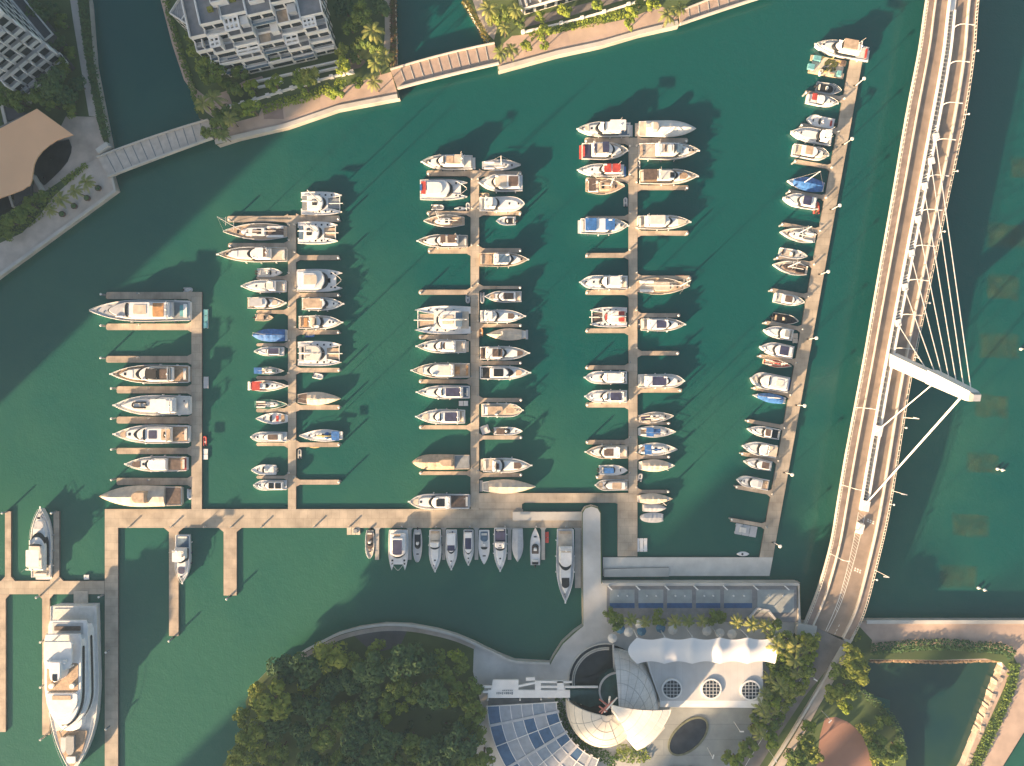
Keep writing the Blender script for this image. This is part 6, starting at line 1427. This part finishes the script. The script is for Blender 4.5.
for k, (a, b_) in enumerate(((1006, 236), (1003, 287), (1000, 346), (991, 406), (983, 463), (970, 526), (958, 577), (1026, 168))):
    x, y = P(a, b_); rj = random.Random(k)
    kx, ky = rj.uniform(.85, 1.12), rj.uniform(.85, 1.15); pts = [(x + sx*5.6*kx + rj.uniform(-.6, .6), y + sy*3.4*ky + rj.uniform(-.5, .5) - sx*.5) for sx, sy in ((-1, -1), (-.4, -1), (.3, -1), (1, -1), (1, -.2), (1, 1), (.2, 1), (-.5, 1), (-1, 1), (-1, .1))]
    tag(MB().sheet(pts, .006).build('submerged_platform', SUB), 'olive rectangle just under the water beyond the bridge, {} from the top'.format(['second', 'third', 'fourth', 'fifth', 'sixth', 'seventh', 'lowest', 'first'][k]), 'sunken platform', 'submerged platforms beyond the bridge')
# marker buoys
bq = None
for k, (a, b_) in enumerate(((1021.5, 349), (1003, 470), (998, 469), (985, 590), (979, 588))):
    if bq is None:
        bq = empty('marker_buoy'); MB().ball((0, 0, .3), .5, 8).build('float', MT, bq, True); MB().tube([(0, 0, .5), (0, 0, 1.5)], .07, 5).build('mast', MT, bq); o = bq
    else: o = copy_tree(bq)
    o.location = P(a, b_, .5) + (0,); tag(o, 'tiny white buoy beyond the bridge, {} from the top'.format(ORD[k]), 'buoy', 'white marker buoys')
# plaza and road lamps
pl0 = None
for k, (a, b_, w) in enumerate(((736, 725, 'plaza lamp near the hall corner'), (709, 751, 'plaza lamp below the oval pond'), (811, 675, 'street lamp among the roadside palms'), (825, 714, 'lamp by the red clay ground'), (770, 752, 'street lamp at the lower road'))):
    if pl0 is None:
        pl0 = empty('street_lamp'); MB().tube([(0, 0, 0), (0, 0, 6)], .1, 6, 0, .07).build('pole', MT, pl0); MB().box(.4, 0, 5.9, 6.1, 1.2, .3).build('lamp_head', MT, pl0); o = pl0
    else: o = copy_tree(pl0)
    o.location = P(a, b_, LZ+2) + (LZ,); o.rotation_euler[2] = k*1.3; tag(o, 'slender white ' + w, 'lamp post', 'street lamps around the plaza')

# ---------------------------------------------------------------- tower blocks outside the picture, whose long shadows cross the marina
def tower(px, py, wx, wy, h, label, deg=43.6):
    x, y = P(px, py); F = (lambda u, v: (x + u*cos(radians(deg)) - v*sin(radians(deg)), y + u*sin(radians(deg)) + v*cos(radians(deg))))
    root = empty('apartment_tower', (x, y, 0), 0, label, 'tower block', 'tower blocks beyond the marina')
    def pt(name, mb, m): mb.v = [(a-x, b_-y, z) for a, b_, z in mb.v]; return mb.build(name, m, root)
    pt('wall', MB().prism(rect(F, -wx/2, wx/2, -wy/2, wy/2), 0, h, 0), WB); pt('roof', MB().prism(rect(F, -wx/2+.5, wx/2-.5, -wy/2+.5, wy/2-.5), h-.1, h+.1, 0), SG)
    wm = MB(); n = int(h/3.3)
    for k in range(n): wm.prism(rect(F, -wx/2-.05, wx/2+.05, -wy/2-.05, wy/2+.05), 1.2+k*3.3, 2.9+k*3.3)
    pt('window_band', wm, GLZ)
    pt('base', MB().prism(rect(F, -wx/2-6, wx/2+6, -wy/2-6, wy/2+6), -3, LZ, 0), CONC)
for a in TOWERS: tower(*a)
# ---------------------------------------------------------------- trees
def leafmat(name, a, b, rnd=.5):
    m = mat(name, a, .75, 0, .55, 0, b, 0, 3, rnd, .25); n = m.node_tree; bs = n.nodes['Principled BSDF']
    src = bs.inputs['Base Color'].links[0].from_socket
    tr = n.nodes.new('ShaderNodeBsdfTranslucent'); n.links.new(src, tr.inputs['Color']); mx = n.nodes.new('ShaderNodeMixShader'); mx.inputs[0].default_value = .28
    o = n.nodes['Material Output']; n.links.new(bs.outputs[0], mx.inputs[1]); n.links.new(tr.outputs[0], mx.inputs[2]); n.links.new(mx.outputs[0], o.inputs[0]); return m
LDK = leafmat('dark_leaves', (.048, .115, .055), (.13, .21, .07))
LMD = leafmat('mid_leaves', (.11, .19, .045), (.24, .30, .06))
LYL = leafmat('yellow_leaves', (.19, .25, .04), (.36, .38, .075))
LBG = leafmat('bright_leaves', (.17, .26, .035), (.34, .40, .05))
LPM = leafmat('palm_fronds', (.14, .20, .05), (.36, .35, .10))
def crown_mesh(seed, r, hgt, leaf, n, clumps, m, flat=.62):
    rnd = random.Random(seed); mb = MB(); cl = []
    for k in range(clumps):
        a = rnd.uniform(0, 2*pi); d = r*.72*sqrt(rnd.random()); cl.append((d*cos(a), d*sin(a), hgt + (r*flat)*(.55*(1-(d/r)**2) + rnd.uniform(-.3, .25)), r*rnd.uniform(.24, .42)))
    for k in range(n):
        cx, cy, cz, cr = rnd.choice(cl)
        u = rnd.uniform(-.5, 1); a = rnd.uniform(0, 2*pi); q = sqrt(1-u*u); rr = cr*rnd.uniform(.72, 1.08)
        p = Vector((cx+rr*q*cos(a), cy+rr*q*sin(a), cz+rr*u*.85)); nn = (Vector((q*cos(a), q*sin(a), u)) + Vector((rnd.uniform(-.7, .7), rnd.uniform(-.7, .7), rnd.uniform(-.3, .7)))).normalized()
        t = nn.cross(Vector((rnd.uniform(-1, 1), rnd.uniform(-1, 1), .3))).normalized(); w = nn.cross(t); s = leaf*rnd.uniform(.6, 1.3)
        mb.add([p-t*s-w*s*.45, p+t*s*.2-w*s*.6, p+t*s+w*s*.1, p-t*s*.1+w*s*.6], [(0, 1, 2, 3)])
    me = mb.build('crown', m).data; o = bpy.data.objects['crown'] if False else None
    return me, cl
def trunk_mesh(cl, hgt, r):
    mb = MB().tube([(0, 0, -.3), (.1, .05, hgt*.5), (0, .1, hgt*.85)], r*.075+.12, 7, 0, r*.04+.05)
    for c in cl[:6]: mb.tube([(0, .05, hgt*.55), (c[0]*.5, c[1]*.5, hgt*.8), (c[0], c[1], c[2])], r*.03+.04, 5, 0, .04)
    ob = mb.build('trunk', BARK); return ob.data
PROTO = {}
def proto(kind, seed):
    k = (kind, seed)
    if k in PROTO: return PROTO[k]
    spec = dict(broad=(5.2, 6.5, .55, 1500, 16, LDK), mid=(3.6, 4.8, .42, 900, 11, LMD), yellow=(4.2, 5.5, .45, 1100, 13, LYL), bright=(2.6, 3.8, .36, 620, 9, LBG), shrub=(1.4, .7, .28, 300, 7, LMD), darkshrub=(1.8, .8, .3, 360, 8, LDK))[kind]
    r, h, leaf, n, cn, m = spec
    cm, cl = crown_mesh(seed*7+len(kind), r, h, leaf, n, cn, m); tm = trunk_mesh(cl, h, r)
    for nm in ('crown', 'trunk'):
        pass
    PROTO[k] = (cm, tm, r); return PROTO[k]
def palm_mesh(seed):
    k = ('palm', seed)
    if k in PROTO: return PROTO[k]
    rnd = random.Random(seed); h = 7.0; mb = MB()
    for f in range(11):
        a = 2*pi*f/11 + rnd.uniform(-.22, .22); up = rnd.uniform(.25, .7) if f % 3 else rnd.uniform(.8, 1.05); L = rnd.uniform(2.6, 3.5); pts = []
        for i in range(7):
            t = i/6; d = L*t; pts.append(Vector((d*cos(a)*(1-.18*t*up), d*sin(a)*(1-.18*t*up), h + L*(up*t - (up*.55+.55)*t*t))))
        sd = Vector((-sin(a), cos(a), 0))
        for i in range(6):                                # leaflets either side of the rib
            for q in (0, .5):
                p = pts[i].lerp(pts[i+1], q); d = (pts[i+1]-pts[i]).normalized(); t = (i+q)/6; l = .62*sin(pi*min(1, .12+t*.85))**.7
                for sg in (-1, 1):
                    tip = p + sd*sg*l*.75 + d*l*.6 - Vector((0, 0, l*.25)); mb.add([p-d*.11, p+d*.15, tip+d*.08, tip-d*.04], [(0, 1, 2, 3)])
    cm = mb.build('crown', LPM).data
    mb = MB().tube([(0, 0, -.3), (.12, 0, h*.4), (.05, .1, h*.8), (0, 0, h+.1)], .2, 7, 0, .13); tm = mb.build('trunk', BARK).data
    PROTO[k] = (cm, tm, 2.9); return PROTO[k]
TREES = []
def tree(kind, px, py, rpx, label=None, group=None, cat='tree', zs=1.0, gz=LZ):
    seed = (len(TREES)*5) % (4 if kind != 'palm' else 3)
    cm, tm, r = palm_mesh(seed) if kind == 'palm' else proto(kind, seed)
    sc = rpx*MPP*.95/r; hz = {'broad': 7, 'mid': 5, 'yellow': 5.8, 'bright': 4, 'palm': 7}.get(kind, 1)*sc*zs
    nm = {'palm': 'palm_tree', 'shrub': 'shrub', 'darkshrub': 'shrub'}.get(kind, 'broadleaf_tree')
    o = empty(nm, P(px, py, gz+hz) + (gz,), random.Random(len(TREES)).uniform(0, 6.28)); o.scale = (sc, sc, sc*zs)
    for n_, me in (('crown', cm), ('trunk', tm)):
        c = bpy.data.objects.new(n_, me); COL.objects.link(c); c.parent = o
    tag(o, label, 'shrub' if nm == 'shrub' else ('palm' if kind == 'palm' else 'tree'), group); TREES.append(o); return o
def scatter(poly, n, rmin, rmax, seed, gap=.62, keep=()):
    rnd = random.Random(seed); out_ = list(keep); xs = [p[0] for p in poly]; ys = [p[1] for p in poly]; res = []
    def inside(x, y):
        c = False
        for i in range(len(poly)):
            (x0, y0), (x1, y1) = poly[i-1], poly[i]
            if (y0 > y) != (y1 > y) and x < (x1-x0)*(y-y0)/(y1-y0)+x0: c = not c
        return c
    for _ in range(n*120):
        if len(res) >= n: break
        x, y, r = rnd.uniform(min(xs), max(xs)), rnd.uniform(min(ys), max(ys)), rnd.uniform(rmin, rmax)
        if inside(x, y) and all(hypot(x-a, y-b_) > (r+c)*gap for a, b_, c in out_): out_.append((x, y, r)); res.append((x, y, r))
    return res
def label_rows(items, look, place, group, band=26):
    """Labels a planted area by row (from the top) and by turn along the row."""
    items = sorted(items, key=lambda a: a[1]); rows_ = []
    for it in items:
        if rows_ and it[1] - rows_[-1][0][1] < band: rows_[-1].append(it)
        else: rows_.append([it])
    out_ = {}
    for i, r in enumerate(rows_):
        r.sort(key=lambda a: a[0])
        for j, it in enumerate(r): out_[it] = '{} in {}, {} along the {} row'.format(look(it), place, ORD[j], ORD[i])
    return out_

# wooded point: named crowns first, then the mass behind them
named = [('yellow', 274, 700, 22, 'broad sunlit tree leaning over the water, western edge of the point'), ('yellow', 330, 655, 19, 'olive tree overhanging the curved sea wall'), ('broad', 355, 741, 17, 'rounded grey-green tree in the middle of the wooded point'),
         ('mid', 322, 735, 15, 'olive-tipped tree between the sunlit edge and the rounded tree'), ('broad', 285, 668, 17, 'dark tree at the broken end of the sea wall'), ('bright', 304, 686, 7, 'small bright yellow-green tree among dark crowns'),
         ('bright', 384, 718, 9, 'bright green sapling beside the clearing on the point'), ('bright', 402, 708, 8, 'second bright green sapling above the clearing'), ('bright', 450, 702, 9, 'lime green tree facing the clearing'), ('mid', 438, 657, 10, 'leafy green tree under the curved path'), ('bright', 456, 654, 9, 'fresh green tree by the plaza corner'),
         ('yellow', 243, 716, 11, 'slender olive tree between the two largest shore trees'), ('yellow', 258, 690, 10, 'small tree hanging over the water above the broad sunlit tree'), ('yellow', 252, 735, 16, 'ochre tree on the lower shore of the point'), ('yellow', 240, 758, 14, 'lowest ochre tree on the shore of the point'), ('yellow', 262, 752, 12, 'brownish tree behind the ochre shore trees'), ('broad', 405, 660, 21, 'wide dark tree below the asphalt forecourt'), ('broad', 372, 668, 20, 'dark spreading tree beside the asphalt forecourt'),
         ('mid', 472, 688, 12, 'tree beside the white pergola'), ('mid', 474, 712, 13, 'leafy tree beside the blue glass canopy'), ('mid', 478, 735, 13, 'round tree edging the lower glass canopy'), ('mid', 484, 757, 13, 'lowest round tree edging the glass canopy')]
for k, x, y, r, l in named: tree(k, x, y, r, l, 'trees of the wooded point')
poly = [(245, 775), (262, 715), (290, 690), (305, 664), (345, 650), (400, 652), (462, 660), (470, 690), (474, 775)]
sc_ = scatter(poly, 46, 10, 20, 5, .6, [(x, y, r*.8) for _, x, y, r, _l in named] + [(420, 718, 27), (438, 726, 22), (405, 712, 14)])
lb = label_rows(sc_, lambda it: 'large dark tree' if it[2] > 15 else 'dark tree', 'the wooded point', '')
for it in sc_: tree('broad' if it[2] > 13 else 'mid', it[0], it[1], it[2], lb[it], 'trees of the wooded point')
sc_ = scatter([(395, 700), (450, 690), (468, 720), (460, 766), (400, 766)], 20, 4, 7, 9, .9)
lb = label_rows(sc_, lambda it: 'low dark bush', 'the clearing', '', 14)
for it in sc_: tree('darkshrub', it[0], it[1], it[2], lb[it], 'bushes in the clearing')

# beside the bridge road
sc_ = scatter([(772, 634), (790, 632), (812, 640), (812, 668), (800, 690), (786, 712), (770, 742), (752, 730), (757, 705), (768, 690), (770, 660)], 40, 6, 11, 21, .52)
lb = label_rows(sc_, lambda it: 'leafy roadside tree', 'the clump beside the hall', '', 16)
for k, it in enumerate(sc_):
    kd = ('palm', 'bright', 'yellow', 'mid', 'palm', 'bright')[k % 6]
    tree(kd, it[0], it[1], it[2]*(1.15 if kd == 'palm' else 1), lb[it].replace('leafy roadside tree', {'palm': 'feathery palm', 'bright': 'bright green tree', 'yellow': 'yellow-green tree', 'mid': 'green tree'}[kd]), 'roadside trees beside the hall')
for kd, x, y, r, l in (('yellow', 850, 655, 13, 'golden tree at the eastern foot of the bridge'), ('yellow', 857, 672, 14, 'yellow-green tree below the golden bridge-foot tree'), ('mid', 838, 672, 11, 'green tree hugging the road kerb'), ('yellow', 834, 693, 12, 'rounded yellow tree above the red clay ground'), ('mid', 850, 690, 10, 'green tree on the bank of the pond'), ('bright', 845, 706, 8, 'small tree on the lawn by the pond'),
                       ('yellow', 806, 742, 12, 'yellow-green tree beside the clay ground, upper of two'), ('mid', 795, 760, 13, 'green tree at the bottom edge beside the clay ground'), ('yellow', 815, 755, 9, 'yellow-green tree beside the clay ground, lower of two'), ('bright', 808, 726, 8, 'small green tree by the road lamp'),
                       ('yellow', 868, 730, 9, 'golden tree on the rim of the clay ground'), ('mid', 878, 745, 11, 'green tree beyond the clay ground rim'), ('mid', 888, 757, 11, 'green tree at the pond corner of the clay ground'), ('bright', 898, 748, 8, 'small bright tree on the lower pond bank'), ('mid', 882, 722, 9, 'green tree on the curving pond bank'),
                       ('mid', 748, 748, 11, 'green tree by the plaza edge, upper'), ('bright', 738, 762, 10, 'bright tree at the bottom edge of the plaza'), ('mid', 728, 757, 8, 'small green tree at the plaza corner')):
    tree(kd, x, y, r, l, 'trees around the bridge foot')
# palms of the pool terrace
tp = [('mid', 615, 621, 10), ('palm', 631, 620, 8.5), ('palm', 645, 622, 8), ('mid', 659, 618, 9), ('palm', 675, 622, 9), ('palm', 688, 621, 8.5), ('palm', 702, 621, 8), ('mid', 712, 617, 8.5), ('mid', 720, 617, 7), ('palm', 737, 622, 9), ('palm', 752, 625, 10), ('palm', 765, 626, 9), ('mid', 775, 624, 7), ('mid', 609, 612, 6)]
for k, (kd, x, y, r) in enumerate(sorted(tp, key=lambda a: a[1]*0+a[1]*0+a[2-1]*0+a[1]*0+a[1] if False else a[1])):
    tree(kd, x, y, r, '{} beside the pool terrace, {} from the jetty'.format('palm' if kd == 'palm' else 'round green tree', ORD[k]), 'trees beside the pool terrace', gz=LZ)
# middle island
mi = [('palm', 203, 103, 11), ('palm', 213, 98, 12), ('mid', 222, 112, 10), ('mid', 219, 127, 12), ('palm', 229, 118, 10), ('mid', 240, 110, 10), ('bright', 252, 109, 11), ('mid', 207, 132, 7), ('palm', 222, 134, 9), ('bright', 275, 84, 10), ('bright', 298, 77, 9), ('yellow', 310, 76, 11), ('bright', 305, 86, 9),
      ('bright', 340, 89, 10), ('bright', 342, 66, 10), ('yellow', 343, 52, 9), ('bright', 357, 83, 7), ('palm', 374, 82, 10), ('palm', 376, 63, 11), ('yellow', 357, 46, 8), ('palm', 373, 31, 13), ('mid', 366, 44, 11), ('mid', 378, 50, 9), ('mid', 363, 14, 13), ('mid', 350, 26, 10), ('broad', 380, 8, 11), ('mid', 200, 57, 15), ('mid', 212, 72, 14), ('mid', 196, 38, 10),
      ('mid', 226, 85, 8), ('broad', 208, 48, 10), ('mid', 240, 74, 9), ('bright', 252, 88, 9), ('mid', 236, 91, 9), ('broad', 345, 8, 12), ('palm', 385, 56, 10), ('mid', 356, 60, 7), ('bright', 332, 94, 7)]
def lab_list(lst, place, group, band=14):
    its = [(x, y, r, k) for k, x, y, r in lst]
    nmz = {'palm': 'feathery palm', 'mid': 'green tree', 'bright': 'bright green tree', 'yellow': 'golden green tree', 'broad': 'dark green tree', 'shrub': 'shrub'}
    lb_ = label_rows(its, lambda it: nmz[it[3]], place, '', band)
    for it in its: tree(it[3], it[0], it[1], it[2], lb_[it], group)
lab_list(mi, 'the apartment island garden', 'trees of the apartment island')
# northern bank
lab_list([('palm', 489, 9, 12), ('mid', 503, 14, 11), ('palm', 516, 10, 10), ('yellow', 494, 20, 8), ('palm', 505, 28, 8), ('mid', 520, 20, 8), ('palm', 501, 52, 10), ('palm', 511, 50, 10), ('bright', 526, 47, 7), ('bright', 541, 17, 7), ('bright', 545, 33, 9), ('bright', 565, 11, 8), ('bright', 598, 4, 8), ('bright', 632, 12, 8), ('bright', 630, 24, 7), ('bright', 653, 6, 8), ('palm', 668, 15, 11), ('palm', 680, 8, 9), ('bright', 544, 45, 6), ('mid', 640, 3, 7)], 'the northern promenade', 'trees of the northern promenade')
# west bank
wb = [('palm', 86, 182, 10), ('palm', 75, 191, 9), ('palm', 61, 199, 10), ('palm', 50, 210, 8), ('mid', 30, 205, 9), ('mid', 42, 196, 8), ('mid', 22, 214, 10), ('mid', 10, 222, 10), ('mid', 4, 234, 9), ('broad', 44, 50, 12), ('broad', 52, 84, 16), ('mid', 38, 98, 11), ('mid', 20, 102, 11), ('mid', 6, 98, 11), ('broad', 66, 96, 12), ('mid', 52, 104, 9), ('mid', 70, 110, 8),
      ('broad', 58, 40, 9), ('broad', 36, 12, 14), ('broad', 52, 10, 10), ('mid', 62, 22, 8), ('mid', 64, 66, 9), ('broad', 78, 84, 9), ('mid', 18, 4, 9), ('mid', 70, 52, 7)]
lab_list(wb, 'the west bank garden', 'trees of the west bank')
for k, (x, y) in enumerate(((62, 214), (74, 206), (87, 198), (98, 188))):
    r = empty('planter', P(x, y, LZ+.6) + (LZ,)); MB().disc(0, 0, 0, .7, .8, 10, 0, .95).build('pot', mat('dark_pot', (.12, .08, .06), .8, .2, 1), r); MB().ball((0, 0, .9), .75, 8).build('planting', LDK, r)
    tag(r, 'round dark planter on the western promenade, {} from the footbridge'.format(ORD[3-k]), 'planter', 'planters on the western promenade')
# hedges
def hedge(pts, w, h, m, label, seed, z=LZ, dens=10.0, leaf=.32):
    rnd = random.Random(seed); line = smoothline(PL(pts, z+h), 4); mb = MB()
    for i in range(len(line)-1):
        a, b_ = line[i], line[i+1]; l = hypot(b_[0]-a[0], b_[1]-a[1])
        if l < 1e-4: continue
        nx, ny = -(b_[1]-a[1])/l, (b_[0]-a[0])/l
        for _ in range(int(l*dens*w)):
            t = rnd.random(); o = rnd.uniform(-.5, .5)*w; zz = z + h*(rnd.uniform(.5, 1) if abs(o) < w*.4 else rnd.uniform(.1, .9))
            p = Vector((a[0]+(b_[0]-a[0])*t+nx*o, a[1]+(b_[1]-a[1])*t+ny*o, zz)); nn = Vector((rnd.uniform(-.8, .8), rnd.uniform(-.8, .8), 1)).normalized()
            tt = nn.cross(Vector((rnd.uniform(-1, 1), rnd.uniform(-1, 1), .1))).normalized(); ww = nn.cross(tt); s = leaf*rnd.uniform(.6, 1.4)
            mb.add([p-tt*s-ww*s*.5, p+tt*s*.2-ww*s*.6, p+tt*s, p-tt*s*.1+ww*s*.6], [(0, 1, 2, 3)])
    return tag(mb.build('hedge', m), label, 'hedge')
hedge([(79, -20), (84, 20), (89, 58), (98, 105), (106, 138)], 2.8, 1.2, LDK, 'dark clipped hedge along the canal side of the riverside path', 1)
hedge([(165, 0), (177, 42), (190, 82), (199, 112)], 1.9, .9, LMD, 'pale green hedge along the island edge of the western canal', 2)
hedge([(393, -10), (393, 20), (394, 45), (393, 66)], 2.2, 1.0, leafmat('bougainvillea', (.16, .07, .07), (.14, .13, .04)), 'pinkish flowering hedge beside the eastern canal wall', 3)
hedge([(464, 0), (474, 16), (482, 30), (488, 41)], 2.0, 1.0, leafmat('ochre_leaves', (.22, .15, .03), (.16, .16, .04)), 'golden hedge above the canal wall, northern bank', 4)
hedge([(562, 697), (560, 712), (566, 726), (576, 738), (590, 749), (604, 757), (616, 765)], 3.4, 1.2, leafmat('lush_green', (.05, .12, .02), (.08, .17, .03)), 'lush green hedge curving round the white shell dome', 5)
hedge([(872, 650), (905, 647), (940, 645), (975, 647), (1004, 650), (1014, 656)], 3.2, 1.1, LDK, 'dark green hedge between the pink promenade and the pond', 6, dens=13)
hedge([(1016, 664), (1012, 688), (996, 726), (978, 762), (966, 785)], 3.0, 1.0, LMD, 'light green hedge along the slanting pond promenade', 7, dens=12)
hedge([(0, 232), (20, 222), (40, 206), (58, 190)], 5.0, .8, LMD, 'planted bed beside the terracotta pavilion', 8, dens=4)
hedge([(62, 182), (76, 172), (86, 164)], 2.0, .7, LMD, 'narrow hedge behind the western promenade palms', 9)
hedge([(262, 110), (285, 101), (306, 97), (330, 86)], 2.8, .7, LBG, 'sunlit low hedge strip along the island promenade', 10)
hedge([(530, 36), (555, 28), (590, 22), (625, 12)], 2.6, .7, LBG, 'sunlit low hedge strip along the northern promenade', 11)
hedge([(616, 752), (636, 756), (648, 752)], 5.0, .8, LMD, 'green bed below the white shell dome', 12)
hedge([(668, 768), (700, 768)], .8, .5, LMD, 'low hedge at the bottom edge of the plaza', 13)
hedge([(861, 693), (878, 704), (893, 721), (901, 738), (904, 760)], 2.6, .8, LDK, 'shrubby strip along the curved bank of the pond', 15, dens=7)
hedge([(858, 725), (868, 738), (874, 756), (876, 775)], 2.2, .9, LYL, 'golden shrub border on the rim of the clay ground', 16, dens=8)
hedge([(853, 640), (858, 634)], 3.0, .8, LYL, 'small golden bush patch at the bridge wedge', 14)
# prototype meshes leave no stray objects
for o in list(bpy.data.objects):
    if o.parent is None and o.type == 'MESH' and o.name.split('.')[0] in ('crown', 'trunk'): bpy.data.objects.remove(o)
